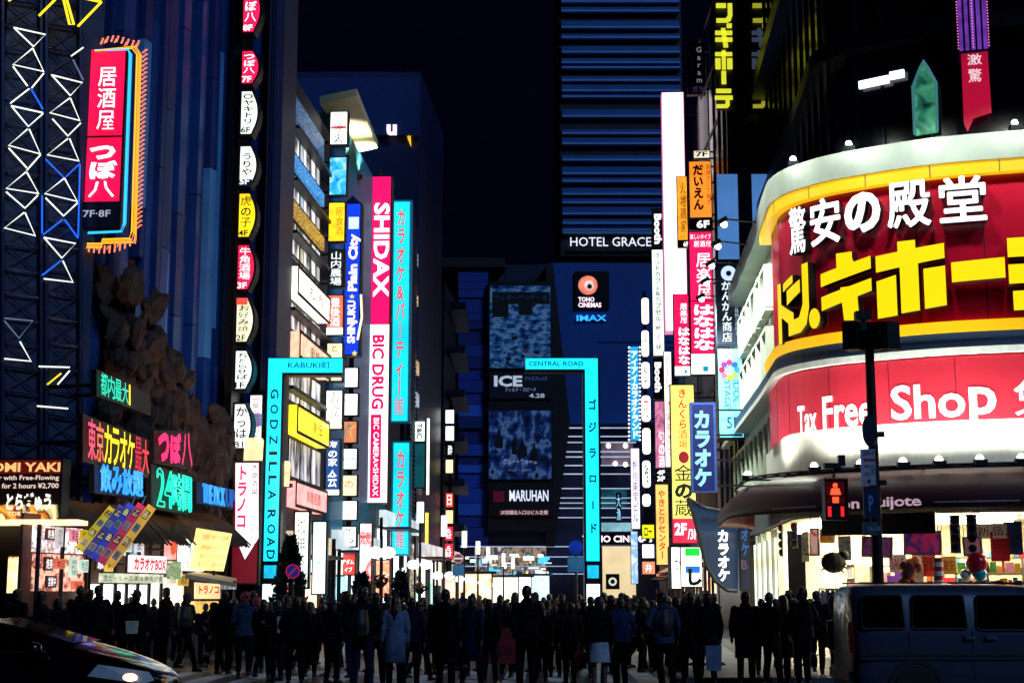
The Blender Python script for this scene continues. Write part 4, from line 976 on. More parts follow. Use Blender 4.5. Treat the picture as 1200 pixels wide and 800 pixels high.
sign((752, 614, 767, 631), 108, E('#e8e41a', 1.3), [('ロー', 'h', 755, 618, 764, 628, INK, .03)], 'square yellow sign with black writing low on the right row', depth=.4, bracket='R')
sign((752, 637, 767, 654), 108, W2, [], 'square white sign under the yellow one', depth=.4, bracket='R')
sign((752, 657, 768, 673), 108, E('#ff8a6a', 1.1), [('弁', 'h', 756, 660, 764, 670, L('#ffffff', 1.6), .02)], 'salmon pink square sign under the white one', depth=.4, bracket='R')
sign((754, 596, 765, 612), 109, M('#10142a', .5), [], 'unlit dark board between the pill stack and the yellow sign', depth=.3, bracket='R')
# golden warehouse sign
s = sign((786, 451, 815, 637), 72, E('#f2e66a', 1.35, .4, .5), [('きんくら酒場', 'v', 795, 456, 806, 528, L('#e8401c', 1), .03), ('●', 'h', 795, 530, 807, 544, L('#a81a2c', .8), 0), ('金の蔵', 'v', 789, 545, 812, 606, INK, .05), ('2F', 'h', 789, 613, 803, 627, WHITE_T, .04), ('/3F', 'h', 804, 620, 815, 632, WHITE_T, .02)],
         'yellow blade sign with red and black writing above a crimson floor patch', depth=.5, bracket='R', extra=((787, 608, 814.5, 636, E('#ff2a4e', 1.0, .2, .6)),))
s = sign((809, 472, 839, 577), 63.4, M('#0c1c6e', .4, 0, .2), [('カラオケ', 'v', 813, 481, 833, 571, L('#8fe0e8', 1.15), .05)], 'navy karaoke blade sign with big pale teal characters', depth=.5, bracket='R', case=M('#3a5ab0', .4), fr=.1)
s = sign((840, 409, 871, 515), 64.2, picture(['#35c8f4', '#7fe0fa', '#4ad0f4'], 1.05, 1.2, True, 'print', (8, 1, .05)), [('IDOL', 'r', 858, 447, 866, 474, L('#1f4f78', .6), .0), ('STAGE', 'r', 848, 447, 855, 480, L('#1f4f78', .6), .0), ('5F', 'h', 850, 490, 864, 503, INKB, .0)],
         'sky blue striped stage sign with a flower of coloured petals', depth=.8, bracket='R', fr=.06)
cols = ['#e01a6a', '#8a2a9a', '#d01a5a', '#e0709a', '#f0d81e', '#9ad04a', '#2a8ac0', '#1a5a9a']
c = P(855, 433, 63.7)
for i, cc in enumerate(cols):
    a = i * math.pi / 4 + math.pi / 2; m = MB(); m.lathe((c.x + .32 * math.cos(a), 63.74, c.z + .32 * math.sin(a)), [(.13, 0), (.12, -.02)], 12, 'Y'); obj('petal', m, L(cc, 1.0), s)
s = sign((839, 309, 867, 406), 64.6, M('#142a4e', .5, 0, .2), [('かんかん商店', 'v', 845, 330, 857, 402, L('#e8f4ff', 1.3), .02), ('三代目博多の鉄鍋と朝焼き', 'v', 860, 332, 865, 394, L('#a8c0e0', 1), .0)], 'navy lantern shop blade sign with white writing and a round crest', depth=.4, bracket='R', case=M('#41547e', .5))
m = MB(); c = P(854, 320, 64.3); m.lathe((c.x, 64.34, c.z), [(.33, 0), (.31, -.04), (.14, -.04), (.12, 0)], 20, 'Y', False); obj('crest', m, L('#cfe6ff', 1.1), s)
for i in range(10):
    pass
# sail shaped karaoke sign
root = empty('sail_sign', P(838, 692, 60.5), 'blue grey sail shaped karaoke sign curving down to a point with white characters', 'sign')
m = MB(); Y = 60.5
pts = [(806, 583), (812, 600), (822, 640), (828, 662), (838, 680), (852, 691), (864, 692), (864, 590), (845, 598), (825, 594)]
pp = [lc(x, y, Y) for x, y in pts]; ar = sum(pp[i][0] * pp[(i + 1) % len(pp)][1] - pp[(i + 1) % len(pp)][0] * pp[i][1] for i in range(len(pp)))
m.prism(pp if ar > 0 else pp[::-1], Y - .2, Y + .2); obj('panel', m, E('#1d3a5e', .55, .4, .8), root)
m = MB(); m.tube([P(x, y, Y - .25) for x, y in pts[:7]], .09, 6); m.tube([P(x, y, Y - .25) for x, y in pts[7:] + pts[:1]], .06, 6); obj('rim', m, M('#4a4a52', .4, .5), root)
T3(root, Y - .24, ('カラオケ', 'v', 841, 620, 855, 681, L('#ffffff', 1.6), .05), ('KARAOKE24', 'h', 822, 606, 858, 612, M('#06101e', .5, var=0), .02))
s = sign((866, 612, 879, 692), 60, M('#081634', .4), [('オケ', 'v', 868, 618, 878, 652, L('#2a5a9a', .9), .03), ('B', 'h', 868, 656, 875, 667, L('#5a4a5a', .7), .02)], 'dark navy side board with dim blue characters next to the sail sign', depth=.3, bracket='R')
# convenience store corner boards
s = sign((784, 640, 797, 690), 70, W2, [('か', 'v', 787, 652, 795, 668, INK, .02)], 'tilted white board with a black brush stroke behind the crowd', depth=.25, yaw=.5)
s = sign((797, 640, 823, 688), 69, W1, [('し', 'h', 806, 666, 822, 686, INK, .06)], 'white corner board with a green and blue patch and a thick black stroke', depth=.25, extra=((803, 642, 820, 651, E('#12c83a', 1.1, .1, 2)), (803, 663, 820, 671, E('#2a7ae0', 1, .1, 2, False))))
# ------------------------------------------------------------------ neon on the rock wall: small planes turned along the street
NP = Plane(WF.a.x + WF.n.x * 2.2, WF.a.y + WF.n.y * 2.2, WF.d)
def neon(near, far, text, Yn, label, bold=.015, back=None, outline=False):
    """a neon sign on the rock running off down the street; near and far are (column, top row, bottom row) of its two ends"""
    (x0, t0, b0), (x1, t1, b1) = near, far
    A0, A1, B0, B1 = NP.hit(x0, b0), NP.hit(x0, t0), NP.hit(x1, b1), NP.hit(x1, t1)
    n = NP.n
    def pl(a, b, o=0.0): return A0.lerp(B0, a).lerp(A1.lerp(B1, a), b) + n * o
    root = empty('neon_sign', A0, label, 'neon sign', 'neon signs on the rock wall')
    m = MB(); e = back or 1
    m.slab([pl(-.03, -.08, -.08), pl(e + .03, -.08, -.08), pl(e + .03, 1.08, -.08), pl(-.03, 1.08, -.08)], .15); obj('backing', m, M('#07050a', .5), root)
    m = MB()
    for q in (.15, .85): m.tube([pl(q, .5, -.1), pl(q, .5, -1.5)], .05, 6)
    obj('bracket', m, DARKCASE, root)
    T = []; tot = sum(t[2] if len(t) > 2 else 1 for t in text); p = 0
    for t in text:
        wd_ = t[2] if len(t) > 2 else 1
        T.append((t[0], 'h', (p + .04 * wd_) / tot, 0, (p + wd_ * .96) / tot, 1, t[1], bold)); p += wd_
    if outline:
        for t in T: tube_writing(root, t[0], 'h', t[2], t[3], t[4], t[5], lambda a_, b_: pl(a_, b_, .04), .018, t[6])
    else: lettering(root, T, lambda a_, b_: pl(a_, b_))
    return root
TQ, BL, PKN, YN = L('#22e8c0', 1.3), L('#2a8cff', 1.5), L('#ff2a6e', 1.4), L('#ffe02a', 1.4)
neon((118, 435, 462), (153, 451, 475), [(c, TQ) for c in '都内最大'] + [('|', YN, .25)], 37.6, 'dark box with turquoise neon characters and a yellow bar, uppermost on the rock', back=1.8)
neon((103, 489, 537), (175, 517, 556), [('東', L('#ff4a6e', 1.5)), ('京', L('#ff6a5a', 1.4)), ('カ', YN), ('ラ', YN), ('オ', YN), ('ケ', YN), ('最', L('#c01a40', 1)), ('大', L('#ff3a4a', 1.3))], 36.8, 'pink and yellow neon karaoke characters across the middle of the rock')
neon((185, 506, 540), (226, 508, 547), [('つ', PKN), ('ぼ', PKN), ('八', PKN)], 40.6, 'hot pink neon brush strokes of a pub name on the rock', bold=.06)
neon((116, 543, 575), (166, 554, 582), [(c, BL) for c in '飲み放題'], 36.9, 'electric blue neon characters above the fan of banners', outline=True)
neon((182, 547, 592), (223, 560, 600), [('2', TQ, .8), ('4', TQ, .8), ('時', TQ, 1), ('間', TQ, 1)], 39.2, 'big teal neon numerals and characters low on the rock', outline=True)
neon((235, 566, 588), (274, 575, 595), [('THE PICK', BL, 2.4), ('UP', L('#1a5ab0', 1), 1)], 41.5, 'small blue neon capitals at the foot of the rock near the pennant', outline=True)
# ================================================================== discount store: a rounded corner block
ctrl = [(9.95, 70.5), (9.57, 64.3), (9.2, 58.5), (8.83, 52.7), (8.5, 48.4), (8.42, 46.9), (8.62, 45.8), (9.1, 44.95), (9.85, 44.1), (11.86, 42.75), (14, 42.0), (16.5, 41.4), (20, 40.8), (26, 40.1), (32, 39.5)]
def catmull(pts, n=24):
    o = []
    for i in range(len(pts) - 1):
        p0, p1, p2, p3 = (Vector(pts[max(0, min(len(pts) - 1, i + k))]) for k in (-1, 0, 1, 2))
        for j in range(n):
            t = j / n
            o.append(.5 * ((2 * p1) + (-p0 + p2) * t + (2 * p0 - 5 * p1 + 4 * p2 - p3) * t * t + (-p0 + 3 * p1 - 3 * p2 + p3) * t ** 3))
    o.append(Vector(pts[-1])); return o
PTH = catmull(ctrl)
SS = [0.0]
for a, b in zip(PTH, PTH[1:]): SS.append(SS[-1] + (b - a).length)
STOT = SS[-1]
def at_s(s, off=0.0):
    s = max(0, min(STOT - 1e-4, s))
    lo, hi = 0, len(SS) - 1
    while hi - lo > 1:
        md = (lo + hi) // 2
        if SS[md] <= s: lo = md
        else: hi = md
    t = (s - SS[lo]) / (SS[hi] - SS[lo]); p = PTH[lo].lerp(PTH[hi], t)
    i0, i1 = max(0, lo - 3), min(len(PTH) - 1, hi + 3)
    d = (PTH[i1] - PTH[i0]).normalized(); n = Vector((d.y, -d.x))
    return p + n * off, d, n
def chit(px, py, off=0.0):
    """where the line of sight through a pixel meets the curved front: (arc length, height)"""
    d = rayd(px, py); best = None; prev = None
    for i in range(400):
        s = STOT * i / 399; p, _, _ = at_s(s, off)
        e = p.x * d.y - p.y * d.x
        if prev is not None and prev[0] * e <= 0 and d.dot(Vector((p.x, p.y, 0))) > 0:
            t0, t1 = abs(prev[0]), abs(e); s_ = prev[1] + (s - prev[1]) * t0 / (t0 + t1 + 1e-12)
            q, _, _ = at_s(s_, off); t = q.y / d.y; c = (q.y, s_, CAMZ + d.z * t)
            if best is None or c[0] < best[0]: best = c
        prev = (e, s)
    return (best[1], best[2]) if best else None
def strip(z0, z1, off, thick, s0, s1, step=.35, mb=None, soff=None):
    """a wall band following the curve between two heights, off metres proud of the line"""
    m = mb or MB(); n = max(1, int((s1 - s0) / step)); vs = []
    for i in range(n + 1):
        s = s0 + (s1 - s0) * i / n
        a, _, _ = at_s(s, off); b, _, _ = at_s(s, off - thick)
        vs += [(a.x, a.y, z0), (a.x, a.y, z1), (b.x, b.y, z1), (b.x, b.y, z0)]
    fs = []
    for i in range(n):
        o = i * 4
        for k in range(4): fs.append((o + k, o + (k + 1) % 4, o + 4 + (k + 1) % 4, o + 4 + k))
    fs += [(0, 3, 2, 1), (n * 4, n * 4 + 1, n * 4 + 2, n * 4 + 3)]
    return m.add(vs, [tuple(reversed(f)) for f in fs])
def bez(m, a): m.add(*a)
XR_ = 1190
def zy(y): return chit(XR_, y)[1]
sC = chit(905, 300)[0]                              # where the red front begins round the corner
zLt, zLb, zYb, zRb, zY2, zSl, zWh, zTb, zGb, zAt, zAb = [zy(v) for v in (157, 188, 203, 374, 387, 405, 413, 490, 541, 550, 597)]
store = empty('discount_store', Vector((14, 44, 0)), 'rounded corner discount store with a huge red and yellow lit front', 'building')
WP = M('#c9d6c4', .5, 0, .25, .6); SILV = M('#b4c0b6', .35, .25, .35, .5); SLATE = M('#2c4468', .45, .1, .3, .6)
cr = MB(); strip(4.0, zLt, -.32, .4, 0, STOT, .6, cr); obj('wall', cr, WP, store)
obj('cornice', strip(zLb, zLt, .35, .9, 0, STOT), SILV, store)
obj('yellow_band', strip(zYb, zLb - .01, .28, .6, sC - 1.4, STOT), E('#ffc414', .85, .3, .25), store)
def red_mat():
    return M('#b80a30', .35, 0, .25, .35)
obj('front_panel', strip(zRb, zYb - .01, .02, .3, sC, STOT), M('#c4062e', .3, 0, .3, .3), store)
obj('yellow_band', strip(zY2, zRb - .01, .3, .6, sC - .6, STOT), E('#ffc414', .85, .3, .25), store)
for i in range(9):
    s = sC + .6 + i * 1.85
    obj('panel_seam', strip(zRb + .02, zYb - .03, .028, .01, s, s + .03, .03), M('#4a0414', .5), store); obj('panel_seam', strip(zYb + .01, zLb - .02, .288, .01, s + .5, s + .53, .03), M('#6a4a08', .5), store)
    obj('panel_seam', strip(zTb + .02, zWh - .08, .128, .01, s + .9, s + .925, .03), M('#7a1020', .5), store)
obj('slate_band', strip(zSl, zY2 - .01, .22, .5, 0, STOT), SLATE, store)
obj('white_band', strip(zWh, zSl - .01, .3, .6, 0, STOT), M('#e4ece4', .4, 0, .2), store)
sT = chit(906, 470)[0]
obj('tax_free_panel', strip(zTb, zWh - .05, .12, .4, sT, STOT), E('#dc3448', .5, .6, .3), store)
obj('white_band', strip(zGb, zTb - .01, .05, .3, sT - 2.5, STOT), M('#eef2e6', .5, 0, .15), store)
obj('fascia', strip(4.0, zGb - .01, .0, .3, 0, STOT), M('#5a5e5c', .6, 0, .3), store)
# lettering on the curve
def cplace(s, z, off):
    p, d, n = at_s(s, off); return Vector((p.x, p.y, z))
def curve_char(ch, x0, y0, x1, y1, mat, depth, bold, bmat=None, poly=None):
    """one raised letter on the curved front, from its pixel box"""
    ym = (y0 + y1) / 2
    of = .06 + depth; s0 = chit(x0, ym, of)[0]; s1_ = chit(x1, ym, of); s1 = s1_[0] if s1_ else STOT
    zc1 = (chit(x0, y0, of)[1] + (chit(x1, y0, of) or chit(x0, y0, of))[1]) / 2; zc0 = (chit(x0, y1, of)[1] + (chit(x1, y1, of) or chit(x0, y1, of))[1]) / 2
    loops = []
    if poly is None:
        g, f = glyph(ch, bold, 3)
        ax = [q[0] for q in g]; az = [q[1] for q in g]; w_, h_ = max(ax) - min(ax), max(az) - min(az)
        P2 = [(s0 + (a - min(ax)) / w_ * (s1 - s0), zc0 + (b - min(az)) / h_ * (zc1 - zc0)) for a, b in g]; F = f
    else:
        P2, F = [], []
        for q in poly:
            o = len(P2)
            # split long polygons so that they bend with the wall
            P2 += [(s0 + a * (s1 - s0), zc0 + b * (zc1 - zc0)) for a, b in q]; F.append(tuple(range(o, len(P2))))
    if poly is not None:
        bm = bmesh.new(); vv = [bm.verts.new((a, 0, b)) for a, b in P2]
        for f in F: bm.faces.new([vv[i] for i in f])
        for k in range(1, int((s1 - s0) / .3) + 1):     # cuts so the letter follows the curve
            bmesh.ops.bisect_plane(bm, geom=bm.verts[:] + bm.edges[:] + bm.faces[:], plane_co=(s0 + k * .3, 0, 0), plane_no=(1, 0, 0))
        bm.verts.index_update(); P2 = [(v.co.x, v.co.z) for v in bm.verts]; F = [tuple(v.index for v in f.verts) for f in bm.faces]; bm.free()
    else:
        key = {}; mp = []; Q = []                       # weld the corners the font tessellation doubles
        for a, b in P2:
            k = (round(a, 4), round(b, 4))
            if k not in key: key[k] = len(Q); Q.append((a, b))
            mp.append(key[k])
        P2 = Q; F = [tuple(mp[i] for i in f) for f in F]
    cnt = {}
    for f in F:
        for i in range(len(f)):
            e = (f[i], f[(i + 1) % len(f)]); k = (min(e), max(e)); cnt.setdefault(k, []).append(e)
    front, side = MB(), MB(); nP = len(P2)
    front.add([cplace(a, b, .06 + depth) for a, b in P2], F)
    if poly is None:
        for es in cnt.values():
            if len(es) == 1: front.tube([cplace(*P2[es[0][0]], .06 + depth), cplace(*P2[es[0][1]], .06 + depth)], .011 if ch == '驚' else .024, 5)
    side.add([cplace(a, b, .06 + depth - .004) for a, b in P2] + [cplace(a, b, .03) for a, b in P2], [(e[0][0], e[0][1], e[0][1] + nP, e[0][0] + nP) for e in cnt.values() if len(e) == 1])
    o = obj('letter_side', side, bmat or M('#1a1208', .5), store)
    q = obj('letter', front, mat, store)
    # the return of each channel letter belongs to its face
    o.parent = q; o.location = Vector(o.location) + Vector(store.location) - worldloc(q)
WL_ = L('#fbfbff', 1.5); YLW = L('#ffd40a', 1.0)
for ch, x0, y0, x1, y1 in (('驚', 925, 243, 944, 297), ('安', 950, 233, 984, 286), ('の', 990, 226, 1031, 272), ('殿', 1040, 213, 1090, 266), ('堂', 1101, 207, 1155, 259)):
    curve_char(ch, x0, y0, x1, y1, WL_, .3, .035, M('#202028', .5))
Bx = bx
DQ = [('ド', 911, 325, 931, 402, [Bx(.05, 0, .3, .93), [(.3, .6), (.95, .42), (.95, .2), (.3, .4)], [(.45, .78), (.95, .88), (.95, 1.0), (.45, .9)]]),
      ('ン', 922, 310, 948, 392, [[(.0, .45), (.62, .6), (.62, .78), (.0, .66)], [(.72, .98), (.99, 1), (.99, .35), (.86, .12), (.6, .02), (.05, 0), (.05, .2), (.55, .24), (.72, .42)]]),
      ('・', 948, 361, 961, 385, [[(.5 + .5 * math.cos(t * math.pi / 8), .5 + .5 * math.sin(t * math.pi / 8)) for t in range(16)]]),
      ('キ', 962, 296, 1022, 377, [[(.0, .55), (.99, .72), (.99, .9), (.0, .74)], [(.0, .2), (.99, .4), (.99, .58), (.0, .4)], [(.32, .74), (.32, 1.0), (.63, 1.0), (.63, .82), (.66, .84)], [(.43, .02), (.73, 0), (.7, .5), (.38, .5)]]),
      ('ホ', 1027, 282, 1108, 370, [[(.0, .62), (1, .72), (1, .92), (.0, .84)], [(.36, .04), (.63, .06), (.63, .69), (.36, .68)], [(.34, .84), (.6, .86), (.6, 1), (.34, 1)], [(.0, .0), (.3, .02), (.3, .56), (.0, .5)], [(.7, .07), (1, .1), (1, .62), (.7, .6)]]),
      ('ー', 1115, 303, 1178, 329, [[(0, 0), (1, .08), (1, 1), (0, .9)]]),
      ('テ', 1182, 275, 1262, 362, [[(.0, .72), (1, .72), (1, .98), (.0, .98)], [(.0, .36), (1, .36), (1, .62), (.0, .62)], [(.05, .0), (.6, .0), (.8, .12), (.8, .36), (.5, .36), (.45, .26), (.05, .26)]])]
for ch, x0, y0, x1, y1, poly in DQ:
    for q in poly:
        pass
    curve_char(ch, x0, y0, x1, y1, YLW, .32, 0, M('#150a04', .6), poly)
def curve_text(s, x0, y0a, x1, y1, mat, bold, off=.16, y0b=None, y1b=None, name='lettering'):
    """flat lettering that follows the curve; first and last column, with rows at each end"""
    g, f = glyph(s, bold, 3); ax = [q[0] for q in g]; az = [q[1] for q in g]
    sa = chit(x0, (y0a + y1) / 2, off)[0]; sb = chit(x1, ((y0b or y0a) + (y1b or y1)) / 2, off)[0]
    zt, zb = (chit(x0, y0a, off)[1] + chit(x1, y0b or y0a, off)[1]) / 2, (chit(x0, y1, off)[1] + chit(x1, y1b or y1, off)[1]) / 2
    m = MB(); m.add([cplace(sa + (a - min(ax)) / (max(ax) - min(ax)) * (sb - sa), zb + (b - min(az)) / (max(az) - min(az)) * (zt - zb), off) for a, b in g], f)
    return obj(name, m, mat, store)
curve_text('Tax', 935, 472, 957, 511, WL_, .02, .16, 477, 505)
curve_text('Free', 964, 463, 1022, 503, WL_, .02, .16, 461, 498)
curve_text('Sho', 1044, 449, 1131, 492, WL_, .02, .16, 450, 489)
curve_text('p', 1136, 453, 1168, 500, WL_, .02, .16)
curve_text('免', 1188, 440, 1240, 486, WL_, .03, .16) if chit(1240, 460) else None
# side face: white panels with tall windows, small writing
sW = MB(); rs = random.Random(2)
sEnd = sT - 1.2
for lvl, (za, zb) in enumerate(((5.2, 7.6), (8.6, 10.8), (11.6, 13.0))):
    for i in range(9):
        s = 1.2 + i * (sEnd - 1.6) / 9
        f = obj('window', strip(za, zb, -.24, .1, s, s + 1.5, .4), M('#0a1226', .2), store)
        fm = MB(); strip(za - .12, za, .02, .3, s - .1, s + 1.6, .6, fm); strip(zb, zb + .12, .02, .3, s - .1, s + 1.6, .6, fm)
        strip(za, zb, .02, .3, s - .12, s, .6, fm); strip(za, zb, .02, .3, s + 1.5, s + 1.62, .6, fm)
        o = obj('frame', fm, WP, store); o.parent = f; o.location = Vector(o.location) + Vector(store.location) - worldloc(f)
sg = chit(890, 372)
obj('lettering', (lambda g: MB().add([cplace(sg[0] - 2.2 + a * .52, sg[1] + b * 1.0 - .3, .12) for a, b in g[0]], g[1]))(glyph('Don Quijote', .03)), L('#f4f4f4', .8), store)
# arm floodlights along the side and the cornice
def add_spot(name, loc, target, power, color, size=R(110), blend=.6, rad=.25):
    l = bpy.data.lights.new(name, 'SPOT'); l.energy = power; l.color = color; l.spot_size = size; l.spot_blend = blend; l.shadow_soft_size = rad
    o = bpy.data.objects.new(name, l); COL.objects.link(o); o.location = loc
    o.rotation_euler = (Vector(target) - Vector(loc)).to_track_quat('-Z', 'Y').to_euler(); return o
ARM = [(883, 216, 'topmost arm lamp on the white side wall'), (871, 247, 'second arm lamp down the white side wall'), (862, 271, 'arm lamp in the middle of the white side wall'), (851, 295, 'fourth arm lamp down the white side wall'), (843, 315, 'lowest arm lamp on the white side wall')]
sa = [sC - 1.8 - i * 3.4 for i in range(5)]
for i, (px, py, lab) in enumerate(ARM):
    s = sa[i]; zt = zLt - .25
    p0 = cplace(s, zt, .3); p1 = cplace(s, zt + .15, 1.5)
    m = MB(); m.tube([p0, p1], .03, 6); o = obj('arm_lamp', m, DARKCASE); tag(o, lab, 'lamp', 'arm lamps on the side wall')
    m = MB(); m.cbox(p1 + Vector((0, 0, -.08)), (.35, .3, .16), 0, 0, -.5); h = obj('lamp_head', m, M('#30343c', .4, .5), o)
    m = MB(); m.ball(p1 + Vector((.06, 0, -.2)), .12, 8, 6); b = obj('bulb', m, L('#f4fbff', 9), h); b.parent = h; 
    b.location = b.location + Vector(o.location) - worldloc(h) if b.parent is not h else (p1 + Vector((.06, 0, -.32))) - worldloc(h)
    add_spot('arm_light', p1 + Vector((0, 0, -.4)), cplace(s - .5, 8, 0), 3000, (.92, 1, .86), R(130))
# lamps under the tax free panel, on a truss above the awning
tr = MB(); s0, s1 = sT - .5, STOT - 6
n = 60
for z in (zGb - .12, zAt + .02):
    for i in range(n): tr.tube([cplace(s0 + (s1 - s0) * i / n, z, 1.3), cplace(s0 + (s1 - s0) * (i + 1) / n, z, 1.3)], .03, 5)
for i in range(n): tr.tube([cplace(s0 + (s1 - s0) * i / n, zGb - .12 if i % 2 else zAt + .02, 1.3), cplace(s0 + (s1 - s0) * (i + 1) / n, zAt + .02 if i % 2 else zGb - .12, 1.3)], .018, 5)
for i in range(0, n, 6): a = cplace(s0 + (s1 - s0) * i / n, zAt + .02, 1.3); tr.tube([a, cplace(s0 + (s1 - s0) * i / n, zAt + .02, .0)], .03, 5)
obj('lamp_truss', tr, M('#26282c', .4, .6), store)
k = 0
for px in (925, 985, 1030, 1075, 1110, 1150, 1195):
    s = chit(px, 540)[0]; p = cplace(s, zGb - .1, 1.3)
    m = MB(); m.cbox(p, (.34, .2, .16)); o = obj('floodlight', m, M('#22242a', .4, .5), store)
    m = MB(); m.ball(p + Vector((0, .04, .11)), .11, 8, 6); b = obj('bulb', m, L('#fffce0', 9), store); b.parent = o; b.location = Vector(b.location) + Vector(store.location) - worldloc(o)
    add_spot('flood', p + Vector((0, 0, .22)), cplace(s, zWh, .1), 420, (1, .97, .86), R(130))
# lamps on the cornice for the red front
for px in (935, 998, 1190):
    s = chit(px, 170)[0]; p = cplace(s, zLt + .12, .2)
    m = MB(); m.cbox(p, (.3, .24, .14)); o = obj('floodlight', m, M('#22242a', .4, .5), store)
    m = MB(); m.ball(p + Vector((0, 0, .14)), .1, 8, 6); b = obj('bulb', m, L('#f4fbff', 9), store); b.parent = o; b.location = Vector(b.location) + Vector(store.location) - worldloc(o)
for s in [sC + .5 + 2.6 * i for i in range(6)]:
    q = cplace(s, zLt + 1.2, 2.4); add_spot('cornice_light', q, cplace(s, zLb - .2, .3), 640, (.95, 1, .88), R(95))
# dark glass storeys above
GLS = M('#05070f', .18, .0, .2)
up_ = MB(); strip(zLt - .5, 32, -1.6, .3, 0, STOT, .5, up_); obj('upper_glass', up_, GLS, store)
up_ = MB()
for i in range(26): s = 2 + i * 1.7; strip(zLt, 32, -1.52, .15, s, s + .07, .07, up_)
obj('mullion', up_, M('#141a2a', .25, .7), store)
up_ = MB(); strip(zLt + 3.6, zLt + 4.1, -1.1, 1.2, 0, STOT, .5, up_); strip(zLt + 8.6, zLt + 9.3, -.9, 1.4, 0, STOT, .5, up_)
obj('spandrel', up_, M('#070a14', .35, .2), store)
for px, py, w_ in ((1021, 95, 1.1), (1049, 86, .5), (1007, 98, .25)):
    s, z = chit(px, py, -1.3); obj('ceiling_lamp', strip(z - .12, z + .12, -1.42, .08, s - w_ / 2, s + w_ / 2, .3), L('#e8f0ff', 2.4), store)
s, z = chit(1084, 120, -1.3)
pr = MB(); pts = [(-.42, -1.0), (.42, -1.0), (.45, .6), (.15, 1.15), (0, 1.4), (-.15, 1.15), (-.42, .6)]
pr.add([cplace(s + a, z + b * .95, -1.36) for a, b in pts] + [cplace(s + a, z + b * .95, -1.46) for a, b in pts], [tuple(range(7)), tuple(range(13, 6, -1))] + [(i, i + 7, (i + 1) % 7 + 7, (i + 1) % 7) for i in range(7)])
af = obj('arched_window', pr, picture(['#0a3028', '#2a7a60', '#5ac090', '#0c3a3a'], .45, 1.6), store)
pr = MB(); pr.tube([cplace(s + a * .98, z + b * .93, -1.33) for a, b in pts[1:] + pts[:1]], .05, 5); q = obj('rim', pr, L('#4a8a90', .6), store)
q.parent = af; q.location = Vector(q.location) + Vector(store.location) - worldloc(af)
s, z = chit(1143, 100, -1.0)
vb = empty('flag_banner', cplace(s, z - 1.5, -1.0), 'crimson swallow tailed banner with white print hanging on the dark glass storeys', 'banner')
vv = [(-.38, 1.0), (-.4, -1.1), (-.3, -1.35), (-.1, -.98), (.42, -.85), (.4, 1.0)]
m = MB(); m.add([cplace(s + a, z + b, -1.02) for a, b in vv] + [cplace(s + a, z + b, -1.1) for a, b in vv], [tuple(range(6)), tuple(range(11, 5, -1))] + [(i, i + 6, (i + 1) % 6 + 6, (i + 1) % 6) for i in range(6)])
obj('cloth', m, E('#c8103c', .8, .3, .6), vb)
T = [('驚', 'h', s - .2, z + .1, s + .2, z + .5, L('#f4dfe8', 1), .02), ('激', 'h', s - .2, z + .62, s + .22, z + .95, L('#f4dfe8', 1), .02)]
lettering(vb, T, lambda a, b: cplace(a, b, -.99))
vb = empty('light_column', cplace(s, z + 1.2, -1.0), 'violet column of tiny lights above the crimson banner', 'light column')
m = MB()
for i in range(5):
    strip(z + 1.1, z + 6.5, -1.0, .05, s - .42 + i * .18, s - .30 + i * .18, .1, m)
obj('tube', m, E('#8a4ad0', .55, .5, 3, False), vb)
m = MB()
for i in range(60):
    for j in (-.45, .0, .45): m.ball(cplace(s + j, z + 1.15 + i * .09, -.95), .022, 5, 4)
obj('bulb', m, L('#ff7ad0', 1.2), vb)
# --- awning
aw = MB(); sa0, sa1 = sT - 3.2, STOT
prof = [(.0, zAt), (.7, zAt - .02), (1.3, zAt - .2), (1.7, zAt - .55), (1.8, zAb + .15), (1.78, zAb)]
n = int((sa1 - sa0) / .35); vs = []
for i in range(n + 1):
    s = sa0 + (sa1 - sa0) * i / n
    k = min(1, (i / n * (sa1 - sa0)) / 1.4); k = math.sin(k * math.pi / 2)
    for o, z in prof: a = cplace(s, z, o * (.25 + .75 * k)); vs.append(a)
K = len(prof)
fs = [(i * K + j, (i + 1) * K + j, (i + 1) * K + j + 1, i * K + j + 1) for i in range(n) for j in range(K - 1)]
aw.add(vs, fs)
awo = obj('awning', aw, M('#40091c', .5, 0, .4, .8, 0, .2), store, smooth=True)
md = awo.modifiers.new('thick', 'SOLIDIFY'); md.thickness = .04
def awt(text, x0, y0, x1, y1, mat):
    g, f = glyph(text, .02, 3); ax = [q[0] for q in g]; az = [q[1] for q in g]
    s0, z0 = chit(x0, y1, 1.82); s1, _ = chit(x1, y1, 1.82); z1 = chit((x0 + x1) / 2, y0, 1.82)[1]
    m = MB(); m.add([cplace(s0 + (a - min(ax)) / (max(ax) - min(ax)) * (s1 - s0), z0 + (b - min(az)) / (max(az) - min(az)) * (z1 - z0), 1.86) for a, b in g], f); obj('lettering', m, mat, store)
LW = L('#c8a8b8', .8)
awt('Don', 970, 584, 1008, 597, LW); awt('Quijote', 1013, 581, 1080, 598, LW)
for x0, x1, y in ((905, 957, 596), (1095, 1195, 588)):
    s0, z = chit(x0, y, 1.82); s1, _ = chit(x1, y, 1.82); obj('piping', strip(z - .02, z + .02, 1.85, .03, s0, s1), M('#b0a0b0', .5), store)
